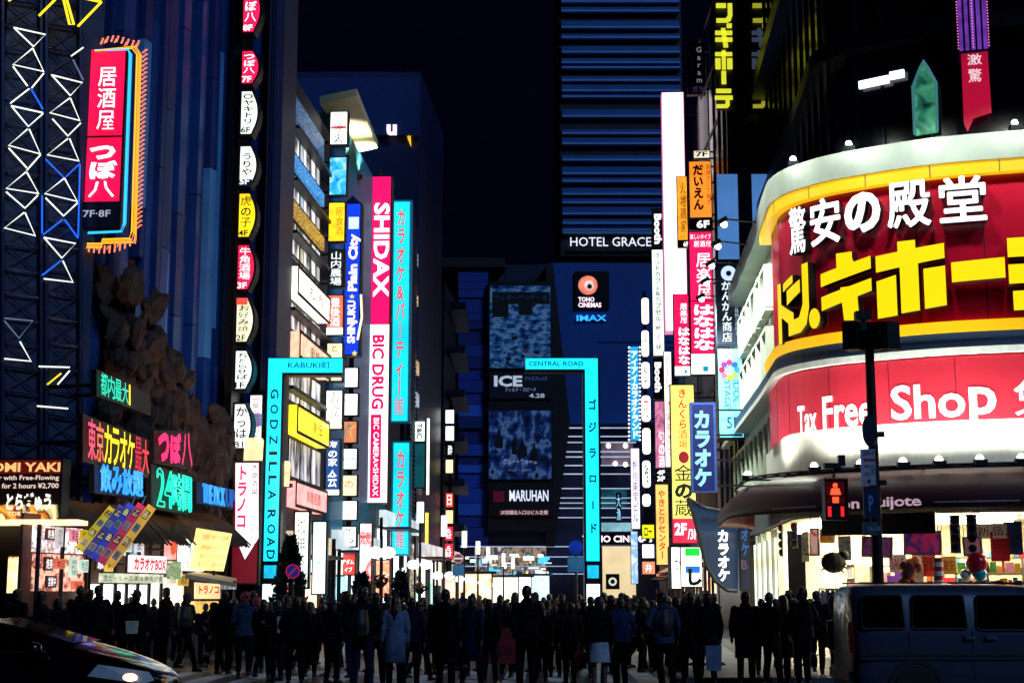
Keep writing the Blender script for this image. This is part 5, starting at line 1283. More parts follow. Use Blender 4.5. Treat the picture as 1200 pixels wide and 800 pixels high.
# --- shop interior under the awning
zC = 4.0
BACK = [(10.5, 55.5), (11.6, 50.6), (35, 47.5)]
edge = [at_s(sT - 4 + (STOT - sT + 3.9) * i / 40, -.12)[0] for i in range(41)]
poly = [(p.x, p.y) for p in edge] + BACK[::-1]
m = MB(); m.add([(x, y, zC - .05) for x, y in poly], [tuple(range(len(poly)))]); obj('shop_ceiling', m, M('#d8d2c0', .7), store)
m = MB()
for (xa_, ya_), (xb_, yb_) in zip(BACK, BACK[1:]): m.add([(xa_, ya_, .1), (xb_, yb_, .1), (xb_, yb_, zC), (xa_, ya_, zC)], [(0, 1, 2, 3)])
obj('shop_back', m, M('#efe4c0', .7, 0, .25, .9), store)
m = MB(); m.add([(x, y, .135) for x, y in poly], [tuple(range(len(poly)))]); obj('shop_floor', m, M('#9a968c', .4), store)
for k in range(-2, 12):
    s = sT + .6 + k * 1.9
    for off in (-.9, -3.2): obj('ceiling_tube', strip(zC - .2, zC - .13, off, .35, s, s + 1.4, .7), E('#fff0c4', 85, 0), store)

for s in [sT - 1.5] + [sT + 8.6 + i * 5 for i in range(4)]: obj('shop_pillar', strip(.12, zC - .12, -.1, .35, s, s + .3, .3), M('#c4c2ba', .5), store)
for k in range(5):
    s = sT - 9.2 + k * 1.9
    obj('shop_window', strip(.5, 3.6, -.06, .1, s, s + 1.6, .4), picture(['#fff6d8', '#ffffff', '#e8d8a0', '#8a7a60'], 1.9, 1.4, True, 'shop_light', (1, 1, 1), .2), store)
    obj('window_frame', strip(.12, 3.9, .02, .2, s + 1.6, s + 1.9, .3), WP, store)
obj('soffit_sign', strip(3.35, 3.92, 1.1, .12, chit(962, 605, 1.1)[0], chit(1096, 602, 1.1)[0]), M('#0a0a10', .5), store)
# ================================================================== goods at the store front
rs = random.Random(21)
def at_front(px, off, z=.12):
    """ground point on the shop line under a pixel column, off metres out from the curve"""
    s = chit(px, 690, off)[0]; p, d, n = at_s(s, off); return Vector((p.x, p.y, z)), math.atan2(d.y, d.x)
GOODS = ['#c02028', '#e0b020', '#2060b0', '#f0f0f0', '#20803a', '#d06020', '#502080', '#101014', '#e8a0b8', '#40a0c0']
def shelf_unit(px, off, w_, h_, label):
    p, a = at_front(px, off); mt = Matrix.Translation(p) @ Matrix.Rotation(a, 4, 'Z')
    root = empty('display_shelf', p, label, 'shelf', 'stocked shelves at the store front')
    m = MB(mt)
    for x in (-w_ / 2, w_ / 2): m.box(x - .03, x + .03, -.2, .25, 0, h_)
    lv = int(h_ / .4)
    for i in range(lv + 1): m.box(-w_ / 2, w_ / 2, -.25, .25, i * h_ / lv - .02 + .02, i * h_ / lv + .04)
    obj('frame', m, M('#b8b8b0', .4, .3), root)
    by = {}
    for i in range(lv):
        x = -w_ / 2 + .05
        while x < w_ / 2 - .12:
            ww = rs.uniform(.08, .24); hh = rs.uniform(.14, .32); c = rs.choice(GOODS)
            by.setdefault(c, MB(mt)).box(x, min(x + ww, w_ / 2 - .04), -.22, rs.uniform(-.05, .1), i * h_ / lv + .042, i * h_ / lv + .042 + hh); x += ww + .015
    for c, mb in by.items(): obj('packed_goods', mb, M(c, .35, 0, .3, 5), root)['kind'] = 'stuff'
    return root
for i, (px, off, w_, h_, lab) in enumerate([(905, -1.6, 1.3, 2.7, 'stocked shelf just inside the rounded corner'), (955, -2.6, 1.6, 3.0, 'tall stocked shelf behind the people at the corner'), (1005, -2.2, 1.8, 2.5, 'stocked shelf behind the traffic light post'),
                                     (1060, -1.8, 1.9, 2.4, 'stocked shelf under the tilted posters'), (1110, -2.2, 1.8, 2.8, 'stocked shelf beside the striped pole'), (1160, -1.4, 1.8, 2.6, 'stocked shelf behind the blue jacketed shopper'), (1195, -2.0, 1.7, 3.0, 'stocked shelf at the far end over the van roof')]):
    shelf_unit(px, off, w_, h_, lab)
def hung_strip(px, y0, y1, n, off, label, cols):
    """a hanging display strip of round items"""
    s = chit(px, (y0 + y1) / 2, off)[0]; zt, zb = chit(px, y0, off)[1], chit(px, y1, off)[1]
    p, d, nn = at_s(s, off); a = math.atan2(d.y, d.x); mt = Matrix.Translation((p.x, p.y, zb)) @ Matrix.Rotation(a, 4, 'Z'); h = zt - zb; w_ = h / n * .5
    m = MB(mt); m.box(-w_ * 1.05, w_ * 1.05, 0, .03, 0, h); m.tube([(0, .015, h), (0, .015, max(h + .1, 3.85 - zb))], .01, 5)
    r = obj('hanging_display', m, M('#b9b4c4', .5)); tag(r, label, 'display', 'hanging strips of round goods')
    for i in range(n):
        m = MB(mt); m.lathe((0, 0, h * (i + .5) / n), [(w_ * .9, 0), (w_ * .8, -.07), (w_ * .3, -.1)], 14, 'Y'); obj('disc', m, M(cols[i % len(cols)], .3), r)
hung_strip(916, 613, 652, 4, .2, 'hanging strip of four discs, red at its foot, by the rounded corner', ['#1c2440', '#4a1428', '#16305a', '#5a1020'])
hung_strip(931, 612, 642, 3, .4, 'short hanging strip of three discs near the corner', ['#16203c', '#24508a', '#8a1420'])
hung_strip(1119, 603, 648, 4, .9, 'hanging strip of four dark discs with a red second disc', ['#0c1c3a', '#6a1224', '#123a70', '#2a1030'])
hung_strip(1139, 602, 648, 4, .9, 'hanging strip of four plain dark discs', ['#0a1228', '#101c3c', '#0c1a44', '#10101c'])
def tilted_poster(px0, y0, px1, y1, tilt, cols, label, off=.9):
    s, zt = chit((px0 + px1) / 2, y0, off); zb = chit((px0 + px1) / 2, y1, off)[1]; p, d, n = at_s(s, off); a = math.atan2(d.y, d.x)
    w_ = (px1 - px0) * p.y / FPX; mt = Matrix.Translation((p.x, p.y, (zt + zb) / 2)) @ Matrix.Rotation(a, 4, 'Z') @ Matrix.Rotation(tilt, 4, 'Y'); h = zt - zb
    m = MB(mt); m.box(-w_ / 2, w_ / 2, 0, .05, -h / 2, h / 2); r = obj('framed_poster', m, M('#e8c8d0', .5)); tag(r, label, 'poster', 'tilted posters at the store front')
    m = MB(mt); m.box(-w_ / 2 + .06, w_ / 2 - .06, -.02, .01, -h / 2 + .06, h / 2 - .06); obj('print', m, picture(cols, .35, 2.5), r)
    m = MB(mt)
    for x in (-w_ * .4, w_ * .4): m.tube([(x, .02, h / 2), (x, .02, h / 2 + .9)], .008, 4)
    obj('wire', m, DARKCASE, r)
tilted_poster(1008, 628, 1046, 653, .06, ['#301028', '#7a3a6a', '#402050'], 'dark purple framed poster half behind the traffic light post')
tilted_poster(1058, 621, 1102, 650, .03, ['#142450', '#5a2a6a', '#c02a50', '#2a4a8a'], 'blue and crimson framed poster with figures, largest at the store front')
tilted_poster(1128, 628, 1150, 651, -.04, ['#60404a', '#a06a70', '#503040'], 'faded mauve framed poster behind the discs')
tilted_poster(946, 618, 961, 651, .02, ['#e04a4a', '#ffd0c0', '#d02030'], 'red and pale narrow poster near the corner', .3)
# small hung things: lantern pig, balloons, striped pole, round tent
o = empty('paper_lantern', at_front(978, .4)[0] + Vector((0, 0, 2.5)), 'dark shaggy paper animal lantern hung at the store front', 'lantern')
b = Vector(o.location); m = MB(); m.ball(b, (.36, .2, .3)); m.ball(b + Vector((.3, 0, .2)), (.16, .13, .14))
for i in range(40):
    a = rs.uniform(0, 6.28); e = rs.uniform(-.8, .9); dr = Vector((math.cos(a) * math.cos(e), .5 * math.sin(a), math.sin(e))); m.tube([b + dr * .2, b + dr * .46 + Vector((0, 0, -.05))], [.04, .004], 4)
obj('body', m, M('#161826', .8), o); m = MB(); m.tube([b + Vector((0, 0, .25)), b + Vector((0, 0, 1.3))], .008, 4); obj('string', m, DARKCASE, o)
o = empty('paper_lantern', at_front(981, .4)[0] + Vector((0, 0, 1.55)), 'small crimson and dark paper ball under the shaggy lantern', 'lantern')
b = Vector(o.location); m = MB(); m.ball(b, (.2, .2, .16)); obj('shade', m, M('#7a1028', .6), o); m = MB(); m.tube([b + Vector((0, 0, .14)), b + Vector((0, 0, .75))], .008, 4); m.lathe(b + Vector((0, 0, .12)), [(.1, 0), (.08, .06)], 10); obj('cap', m, DARKCASE, o)
for px, y, r, c, lab in ((1145, 660, .3, '#c0102a', 'big crimson balloon at the store front'), (1148, 672, .2, '#20a0b8', 'turquoise balloon below the crimson one'), (1131, 673, .15, '#e8e4d8', 'cream balloon beside the crimson one')):
    s, z = chit(px, y, 1.0); p = cplace(s, z, 1.0); m = MB(); m.lathe(p, [(.02, -r * 1.2), (r * .5, -r * .9), (r * .95, -r * .2), (r, r * .15), (r * .8, r * .65), (r * .4, r * .93), (.02, r)], 14)
    o = obj('balloon', m, M(c, .25, 0, .1), smooth=True); tag(o, lab, 'balloon', 'balloons at the store front'); m = MB(); m.tube([p + Vector((0, 0, -r * 1.2)), p + Vector((.05, 0, -r * 1.2 - .6))], .006, 4); obj('string', m, M('#d0d0d0', .6), o)
p, a = at_front(1101, .9); root = empty('striped_pole', p, 'red and white striped pole in front of the shelves', 'pole')
mA, mB = MB(), MB()
for i in range(14): (mA if i % 2 else mB).lathe(p, [(.13, .9 + i * .12), (.13, .9 + i * .12 + .12)], 14)
obj('stripe', mA, M('#c01020', .4), root); obj('post', mB, M('#e8e8e8', .4), root); m = MB(); m.lathe(p, [(.25, 0), (.25, .06), (.1, .1), (.1, .9)], 14); obj('base', m, M('#808088', .4), root)
s, z = chit(1067, 668, .7); p = cplace(s, z, .7); m = MB()
for k in range(9): m.ball(p + Vector((rs.uniform(-.3, .3), rs.uniform(-.1, .1), rs.uniform(-.35, .35))), rs.uniform(.12, .22), 8, 6)
m.tube([p + Vector((0, 0, .3)), p + Vector((0, 0, 1.5))], .01, 4)
o = obj('plush_bundle', m, M('#8a3a2a', .8), smooth=True); tag(o, 'hanging bundle of rust brown plush goods by the posters', 'bundle')
for i, (px, y, wz, hz, c, lab) in enumerate(((944, 640, .5, .9, '#f2e8c0', 'cream hanging price card near the corner'), (968, 628, .7, .4, '#e8c020', 'yellow hanging price card near the corner'), (990, 642, .45, .7, '#c8d8e0', 'pale blue hanging price card near the corner'), (1052, 660, .5, .5, '#e8e0f0', 'lilac hanging price card under the crimson poster'), (1088, 660, .4, .7, '#e03030', 'red hanging price card beside the striped pole'),
                                         (1112, 662, .4, .5, '#f0e060', 'small yellow price card under the disc strips'), (1160, 622, .9, .4, '#f4f4f0', 'wide white price card above the balloons'), (1172, 640, .5, .8, '#d02838', 'red hanging price card past the balloons'), (1187, 630, .5, .9, '#20408a', 'blue hanging price card at the frame edge'))):
    s, z = chit(px, y, -.2); p, d, nn = at_s(s, -.2); mt = Matrix.Translation((p.x, p.y, z)) @ Matrix.Rotation(math.atan2(d.y, d.x), 4, 'Z')
    m = MB(mt); m.box(-wz / 2, wz / 2, -.01, .01, -hz / 2, hz / 2); r = obj('price_card', m, M(c, .5, 0, .1, 3)); tag(r, lab, 'price card', 'hanging price cards')
    m = MB(mt); [m.tube([(q * wz * .4, 0, hz / 2), (q * wz * .4, 0, 3.9 - z)], .006, 4) for q in (-1, 1)]; obj('string', m, DARKCASE, r)
    lettering(r, [(rs.choice(['特価', '激安', '九八〇円', 'SALE', '新品']), 'h', -wz * .38, -hz * .3, wz * .38, hz * .3, M('#a01020' if i % 2 else '#101020', .5, var=0), 0)], lambda a, b, mt=mt: mt @ Vector((a, -.02, b)))
# counters with white boards
for px, w_, lab in ((1013, 2.4, 'white lit price board under the purple poster'), (1075, 1.6, 'white lit price board left of the striped pole')):
    p, a = at_front(px, .5); mt = Matrix.Translation(p) @ Matrix.Rotation(a, 4, 'Z'); m = MB(mt); m.box(-w_ / 2, w_ / 2, 0, .12, .9, 1.75)
    for x in (-w_ / 2 + .1, w_ / 2 - .1): m.box(x - .04, x + .04, .02, .1, 0, .9)
    r = obj('price_board', m, M('#d8d8d0', .5)); tag(r, lab.replace('left of', 'beside'), 'board', 'price boards at the store front'); m = MB(mt); m.box(-w_ / 2 + .05, w_ / 2 - .05, -.02, .005, .95, 1.7); obj('face', m, picture(['#ffffff', '#fff4e0', '#ff9a90', '#ffffff'], 1.8, 2), r)
# garment rack at the store corner by the van
p, a = at_front(985, 2.6); root = empty('garment_rack', p, 'rack of blue and white jackets beside the van', 'rack')
m = MB(); mt = Matrix.Translation(p) @ Matrix.Rotation(.2, 4, 'Z'); m.m = mt
m.tube([(-.6, 0, 1.75), (.6, 0, 1.75)], .02, 6); m.tube([(-.6, 0, 0), (-.6, 0, 1.75)], .02, 6); m.tube([(.6, 0, 0), (.6, 0, 1.75)], .02, 6); m.tube([(-.6, -.3, .02), (-.6, .3, .02)], .02, 6); m.tube([(.6, -.3, .02), (.6, .3, .02)], .02, 6)
obj('rail', m, M('#8890a0', .3, .7), root)
for i in range(8):
    m = MB(mt); x = -.5 + i * .14; m.lathe((x, 0, 0), [(.03, 1.72), (.08, 1.62), (.1, 1.2), (.12, .75), (.02, .75)], 8)
    for q in range(len(m.v)): v = Vector(m.v[q]); l = mt.inverted() @ v; m.v[q] = tuple(mt @ Vector((x + (l.x - x) * .5, l.y * 2.4, l.z)))
    obj('garment', m, M(rs.choice(['#284880', '#a8b8d0', '#18284a', '#d0d4e0']), .8), root)

# ================================================================== izakaya row under the rock
SF = Plane(WF.a.x + WF.n.x * 1.9, WF.a.y + WF.n.y * 1.9, WF.d)
shop = empty('pub_front', SF.hit(170, 715), 'lit pub frontage under a thatched eave at the foot of the rock wall', 'shop front')
def sf_quad(name, x0, y0, x1, y1, mat, parent, off=0.0, thick=.08, pl=SF):
    """upright rectangle on the pub front plane from two pixel corners (rows taken at the near edge)"""
    a, b = pl.hit(x0, y0), pl.hit(x0, y1); c = pl.hit(x1, (y0 + y1) / 2)
    A = Vector((a.x, a.y, 0)) + pl.n * off; C_ = Vector((c.x, c.y, 0)) + pl.n * off
    m = MB(); m.slab([A + Vector((0, 0, b.z)), C_ + Vector((0, 0, b.z)), C_ + Vector((0, 0, a.z)), A + Vector((0, 0, a.z))], thick)
    o = obj(name, m, mat, parent)
    return o, A, C_, a.z, b.z
def sf_text(parent, q, texts, off=.03):
    _, A, C_, zt, zb = q; n = SF.n
    lettering(parent, texts, lambda u, v: A.lerp(C_, u) + Vector((0, 0, zb + (zt - zb) * v)) + n * off)
sf_quad('wall', 52, 600, 276, 722, M('#5a3a30', .7), shop, -.5)
sf_quad('window', 56, 615, 112, 646, picture(['#fff0d0', '#806070', '#ffffff', '#30202c'], 1.5, 4.5, True, 'lit_glass', (1, 1, 1), .2), shop, -.3)
sf_quad('window', 56, 648, 112, 692, picture(['#ff8a78', '#5a2028', '#ffc8a8', '#ff9a90', '#30141a'], 1.2, 4, True, 'lit_glass', (1, 1, 1), .2), shop, -.3)
sf_quad('door', 116, 684, 186, 716, picture(['#ffffff', '#e8f4ff', '#ffffff', '#a0b0c8'], 2.6, 1.2, True, 'shop_light', (1, 1, .3)), shop, -.3)
sf_quad('window', 150, 628, 182, 650, picture(['#ffffff', '#405060', '#e0fff0'], 1.5, 4, True, 'lit_glass', (1, 1, .6)), shop, -.3)
sf_quad('door', 190, 676, 230, 712, picture(['#ffe6c0', '#fff8e8', '#ffd090'], 2.0, 1.5), shop, -.3)
fm = MB(); 
for px in (56, 84, 112, 116, 131, 147, 160, 173, 186, 200, 228, 250, 274):
    a, b = SF.hit(px, 612), SF.hit(px, 716); fm.tube([Vector((a.x, a.y, a.z)) - SF.n * .2, Vector((a.x, a.y, .1)) - SF.n * .2], .05, 6)
obj('post', fm, M('#1a0e10', .6), shop)
ev = MB()
NT = 420
for i in range(NT):
    u = rs.random(); px = 98 + 176 * u; a = SF.hit(px, 606 + 10 * u); t = rs.random()
    tp = Vector((a.x, a.y, a.z)) - SF.n * .8 + Vector((0, 0, .2 + t * .2)); q = Vector((a.x, a.y, a.z)) + SF.n * (.3 + t * .3) + Vector((rs.uniform(-.1, .1), 0, -.4 - t * .2))
    ev.tube([tp, tp.lerp(q, .5) + Vector((0, 0, .12)), q], [.05, .05, .02], 4)
obj('thatched_eave', ev, M('#5a4630', .9), shop)['kind'] = 'stuff'
q = sf_quad('menu_strip', 115, 671, 187, 682, picture(['#e8f0d0', '#a0b090', '#f8ffe8'], 1.0, 3), shop, .1)
sf_text(shop, q, [('生ビール 一品 串揚 焼鳥 定食', 'h', .02, .2, .98, .8, INK, .02)], .02)
def sfsign(x0, y0, x1, y1, mat, label, texts, off=.35):
    a = SF.hit((x0 + x1) / 2, y1); r = empty('sign', a + SF.n * off, label, 'sign', 'signs on the pub frontage'); q = sf_quad('face', x0, y0, x1, y1, mat, r, off, .12)
    m = MB(); _, A, C_, zt, zb = q
    for u in (.2, .8): p = A.lerp(C_, u) + Vector((0, 0, (zt + zb) / 2)) - SF.n * .1; m.tube([p, p - SF.n * (off + .2)], .03, 5)
    obj('bracket', m, DARKCASE, r); sf_text(r, q, texts, .02); return r
sfsign(140, 650, 180, 670, E('#ffe0e4', 1.4), 'white sign with crowded red karaoke writing over the menu strip', [('カラオケBOX', 'h', .03, .1, .97, .9, L('#d8102c', 1), .05)])
sfsign(199, 631, 225, 668, W1, 'white sign with a teal picture and black writing beside the yellow board', [('虎の子', 'h', .1, .06, .9, .32, INK, .02), ('仙', 'h', .2, .45, .85, .95, L('#0f7a8a', .7), .08)])
sfsign(183, 631, 192, 655, E('#ff9a90', 1.2), 'slim pink lantern panel by the teal pictured sign', [])
sfsign(186, 657, 199, 678, picture(['#c0c8a0', '#608050', '#e8e8d0'], .9, 4), 'small green and cream menu picture next to the karaoke sign', [])
r = empty('menu_board', P(249, 668, 39.4), 'large slightly tilted amber menu board covered in small writing', 'board')
m = MB(); m.slab([P(225, 667, 39.2), P(262, 669, 40.2), P(272, 625, 40.2), P(234, 619, 39.2)], .12); obj('face', m, E('#ffdc8a', 1.35, .35, 1.5), r)
a_, b_, c_ = P(225, 667, 39.15), P(262, 669, 40.15), P(234, 619, 39.15)
lettering(r, [(t, 'h', .08, v, .9, v + .12, L('#c88a2a', .9), .01) for t, v in (('居酒屋一番おすすめ料理', .75), ('焼鳥盛合せ五八〇円', .5), ('生ビール三九〇円', .28), ('宴会コース承ります', .08))], lambda u, v: a_ + (b_ - a_) * u + (c_ - a_) * v + SF.n * .06)
m = MB(); m.tube([P(250, 668, 39.8), P(254, 700, 39.8)], .04, 6); obj('post', m, DARKCASE, r)
p = SF.hit(188, 642) + SF.n * .3; root = empty('paper_lantern', p, 'small round red lantern under the thatched eave by the slim pink panel', 'lantern')
m = MB(); m.lathe(p, [(.06, -.17), (.12, -.12), (.14, 0), (.12, .12), (.06, .17)], 14); obj('shade', m, E('#ff4a28', 1.3, .3, 5), root, smooth=True); m = MB(); m.tube([p + Vector((0, 0, .17)), p + Vector((0, 0, .6))], .01, 4); m.lathe(p, [(.065, .16), (.065, .2)], 10); obj('cap', m, DARKCASE, root)
rs4 = random.Random(12)
NTS = [(60, 618, 70, 632, '刺身'), (72, 617, 80, 640, '生ビール'), (88, 619, 98, 634, '宴会'), (100, 620, 110, 640, '飲放題'), (58, 652, 68, 668, '焼鳥'), (70, 654, 82, 666, '本日'), (88, 652, 96, 676, '鍋料理'), (99, 655, 109, 670, '地酒'),
       (118, 656, 127, 668, '串'), (129, 655, 138, 669, '丼'), (152, 631, 160, 646, '新'), (164, 631, 172, 646, '安'), (60, 674, 72, 688, '営業中'), (90, 680, 104, 690, '個室'), (202, 672, 212, 684, '予約'), (214, 672, 226, 686, '満席')]
for i, (x0, y0, x1, y1, tx) in enumerate(NTS):
    q = sf_quad('wall_notice', x0, y0, x1, y1, E(rs4.choice(['#fff0d0', '#ffd040', '#ff6a50', '#f4f4ff', '#ff9ab0', '#d0f0e0']), rs4.uniform(.4, 1.1), .3, 3, False) if i % 4 else M('#5a1a1a', .6), shop, -.12, .03)
    sf_text(shop, q, [(tx, 'v' if y1 - y0 > 18 else 'h', .15, .12, .85, .88, INK if i % 4 else WHITE_T, .0)], .02)
st = empty('food_stall', P(247, 712, 39), 'small food stall with a striped canopy and red writing', 'stall')
m = MB(); m.slab([P(217, 672, 38.4), P(277, 683, 38.9), P(277, 677, 40.2), P(232, 669, 40.2)], .1); obj('canopy', m, M('#c8b890', .7), st)
m = MB(); m.slab([P(229, 701, 38.6), P(258, 701, 38.9), P(258, 684, 38.9), P(229, 682, 38.6)], .1); obj('front_board', m, E('#ffc48a', 1.3, .3, 2), st)
a_, b_, c_ = P(229, 701, 38.55), P(258, 701, 38.85), P(229, 682, 38.55)
lettering(st, [('トラノコ', 'h', .15, .3, .95, .8, L('#e0201c', 1), .04)], lambda u, v: a_ + (b_ - a_) * u + (c_ - a_) * v)
m = MB()
for px, Y in ((231, 38.8), (275, 39), (236, 40)): m.tube([P(px, 680, Y), Vector((P(px, 680, Y).x, Y, .12))], .04, 6)
obj('post', m, M('#3a3230', .5), st)
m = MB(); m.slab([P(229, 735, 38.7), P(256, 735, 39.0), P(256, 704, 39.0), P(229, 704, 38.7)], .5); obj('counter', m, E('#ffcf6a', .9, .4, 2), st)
m = MB(); m.slab([P(258, 690, 38.85), P(277, 690, 38.95), P(277, 683, 38.95), P(258, 683, 38.85)], .05); obj('valance', m, picture(['#e8e8e8', '#707078', '#e8e8e8'], .6, 1, True, 'stripes', (12, 1, .1)), st)
# grill house board and its black pillar
s = sign((-22, 538, 78, 612), 34.6, M('#12080a', .4), [('OMI YAKI', 'h', -6, 543, 76, 554, L('#ffc078', 1.1), .03), ('Dinner with Free-Flowing', 'h', -18, 558, 75, 565, L('#ffe0d0', 1), .01), ('Drinks for 2 hours ¥2,700', 'h', -18, 567, 75, 574, L('#ffe0d0', 1), .01), ('とらぢゅう', 'h', 14, 578, 67, 599, L('#fff4e4', 1.5), .04), ('TORAJYU', 'h', 16, 600, 50, 606, L('#ffd8a8', 1.2), .02)],
         'grill house board with gold capitals and white brush writing on the black pillar', depth=.5, extra=((-20, 540, 76, 556, E('#6a1410', .8, .6, 1)), (-20, 592, 76, 611, picture(['#160404', '#ff9a3a', '#3a0a06', '#fff0b0', '#120404'], 1.2, 1.6))))
m = MB(); x0, x1 = P(2, 650, 35).x, P(52, 650, 35).x; m.box(x0, x1, 34.6, 35.6, .12, P(30, 612, 35).z - .02); o = obj('pillar', m, M('#050507', .4)); tag(o, 'black square pillar carrying the grill house board', 'pillar')
r = sign((9, 650, 43, 697), 34.4, picture(['#ff9a2a', '#ffe6a0', '#fff6d8', '#ffc060'], 1.7, 1.1), [('OKONOMI', 'h', 12, 651, 41, 655, L('#c85a10', .8), .02)], 'glowing amber lantern panel on the black pillar', depth=.25, pic=picture(['#ff9a2a', '#ffe6a0', '#fff6d8', '#ffc060'], 1.7, 1.1))
m = MB(); m.cbox(P(20, 612, 34) + Vector((0, 0, 0)), (2.9, .8, .1)); o = obj('light_canopy', m, E('#ffd8a0', 1.6, .5, 2)); tag(o, 'thin lit canopy strip under the grill house board', 'canopy')
r = sign((-10, 640, 6, 712), 36, picture(['#ff8a80', '#ffd8c8', '#b04050'], 1.2, 1.5), [], 'pink lit window strip at the edge past the black pillar', depth=.2, pic=picture(['#ff8a80', '#ffd8c8', '#b04050'], 1.2, 1.5))
# fan of slanted banners
BN = [((88, 640), (128, 592), '#d8c020', 'yellow slanted banner, shortest of the fan'), ((97, 647), (140, 590), '#3a3a8a', 'indigo slanted banner with black boxes in the fan'), ((106, 652), (150, 588), '#2a3ab0', 'blue slanted banner in the middle of the fan'), ((114, 656), (162, 588), '#b0204a', 'crimson slanted banner in the fan'), ((124, 659), (174, 590), '#e0a828', 'golden slanted banner, outermost of the fan')]
for i, (lo, hi, c, lab) in enumerate(BN):
    Ya = 34.9 - i * .12; A = P(lo[0], lo[1], Ya - .5); B = P(hi[0], hi[1], Ya + .4); wv = (P(lo[0] + 9, lo[1] + 6, Ya - .5) - A)
    root = empty('slanted_banner', A, lab, 'banner', 'fan of slanted banners')
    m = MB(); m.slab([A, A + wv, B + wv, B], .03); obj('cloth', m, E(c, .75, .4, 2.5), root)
    for k in range(4):
        u = .1 + k * .23; q = [A.lerp(B, u) + wv * .18, A.lerp(B, u) + wv * .82, A.lerp(B, u + .13) + wv * .82, A.lerp(B, u + .13) + wv * .18]
        q = [v + Vector((0, -.02, 0)) for v in q]; m = MB(); m.add(q, [(0, 1, 2, 3)]); obj('patch', m, M('#14102a', .5, var=0) if k % 2 else M('#e8d8c0', .5, var=0), root)
        g0, g1, g3 = q[0] + Vector((0, -.02, 0)), q[1], q[3]
        lettering(root, [(rs.choice(['飲放題', '三百円', '生ビール', '営業中']), 'h', .1, .1, .9, .9, L('#ffe8a0', .9) if k % 2 else INK, .02)], lambda a, b: g0 + (g3 - q[0]) * a + (g1 - q[0]) * (1 - b) * .999)
    m = MB(); m.tube([B + wv * .5, B + wv * .5 + Vector((-.3, 1.6, .3))], .02, 5); m.tube([A + wv * .5, A + wv * .5 + Vector((-.6, 1.7, .5))], .02, 5); obj('pole', m, DARKCASE, root)
# cream uplight boxes on the rock, then added spots in front of it
for px, py, lab in ((232, 530, 'cream uplight box set on the rock beside the neon'), (266, 556, 'second uplight box low on the rock')):
    p = WF.hit(px, py) + WF.n * 1.75; m = MB(); m.cbox(p, (.5, .35, .7), .3, .3); o = obj('uplight', m, E('#fff0b0', 1.0, .5, 4)); tag(o, lab, 'lamp', 'lamps on the rock')
for px, py, pw in ((104, 575, 260), (150, 575, 190), (200, 580, 150), (240, 580, 130)):
    p = NP.hit(px, py) + WF.n * 1.5; t = WF.hit(px, py - 110); add_spot('rock_fill', p, t, pw, (1, .68, .52), R(100))  # spots without fittings, added only to warm and brighten the rock
# ================================================================== street furniture
def tagm(name, mb, mat, label, cat, group=None): return tag(obj(name, mb, mat), label, cat, group)
POLE = M('#0a0b10', .5, .3, .2)
# traffic signal post in front of the corner store
Y = 28.6
base = P(1030, 700, Y); base.z = .12
tp = empty('traffic_light', base, 'dark traffic signal post with a cluster of signal heads seen from the side', 'traffic light')
m = MB(); m.tube([Vector((base.x, Y, .12)), Vector((base.x, Y, P(1030, 405, Y).z))], [.12, .085], 12); m.lathe((base.x, Y, .1), [(.2, 0), (.2, .25), (.13, .32)], 12); obj('post', m, POLE, tp)
zt = P(1030, 392, Y).z
m = MB(); m.cbox((base.x - .05, Y, zt), (.5, .35, .42)); m.tube([(base.x - .35, Y, zt), (base.x + .4, Y, zt)], .06, 8); m.tube([(base.x - .1, Y, zt + .2), (base.x - .1, Y, zt + .42)], .05, 8); m.cbox((base.x - .1, Y, zt + .36), (.3, .2, .16)); obj('bracket', m, POLE, tp)
for dx, rz, sw in ((-.32, .9, 1), (.12, -.5, 0), (.33, -1.2, 0)):
    mt = Matrix.Translation((base.x + dx, Y - .12, zt - .06)) @ Matrix.Rotation(rz, 4, 'Z')
    m = MB(mt); m.box(-.18, .18, -.14, .14, -.26, .26)
    for k in (-1, 0, 1):
        m.lathe((0, -.14, 0), [(.1, 0), (.11, -.16)], 10, 'Y')
    h = obj('signal_head', m, POLE, tp)
    m = MB(mt); m.lathe((0, -.15, 0), [(.09, 0), (.07, -.03), (.02, -.04)], 12, 'Y'); obj('lens', m, L('#3ad8c0', 1.0) if sw else M('#101418', .2), h)
c = P(1016, 506, Y); m = MB(); m.lathe((c.x, Y - .22, c.z), [(.29, 0), (.3, .02), (.29, .05)], 22, 'Y'); o = obj('round_mirror', m, M('#14183a', .4), tp)
for i, v in enumerate(o.data.vertices): v.co.x *= .46
m = MB(); m.tube([(c.x, Y - .15, c.z), (base.x, Y, c.z - .1)], .03, 6); m.cbox((base.x + .14, Y - .05, c.z - .05), (.12, .12, .1)); m.cbox((base.x + .14, Y - .05, c.z - .95), (.12, .12, .1)); obj('clamp', m, POLE, tp)
def plate(x0, y0, x1, y1, mat, label, texts, Yp=Y - .2):
    m = MB(); a, b = P(x0, (y0 + y1) / 2, Yp), P(x1, (y0 + y1) / 2, Yp); m.box(a.x, b.x, Yp, Yp + .03, P(x0, y1, Yp).z, P(x0, y0, Yp).z); r = obj('sign_plate', m, mat); tag(r, label, 'sign', 'plates on the signal post')
    lettering(r, [(s, mo, P(c_, 500, Yp).x, P(600, f_, Yp).z, P(e_, 500, Yp).x, P(600, d_, Yp).z, mt, bo) for s, mo, c_, d_, e_, f_, mt, bo in texts], lambda u, v: Vector((u, Yp - .008, v)))
    m = MB(); zc = (P(x0, y1, Yp).z + P(x0, y0, Yp).z) / 2; m.tube([((a.x + b.x) / 2, Yp + .02, zc), (base.x, Y, zc)], .03, 6); obj('clamp', m, POLE, r)
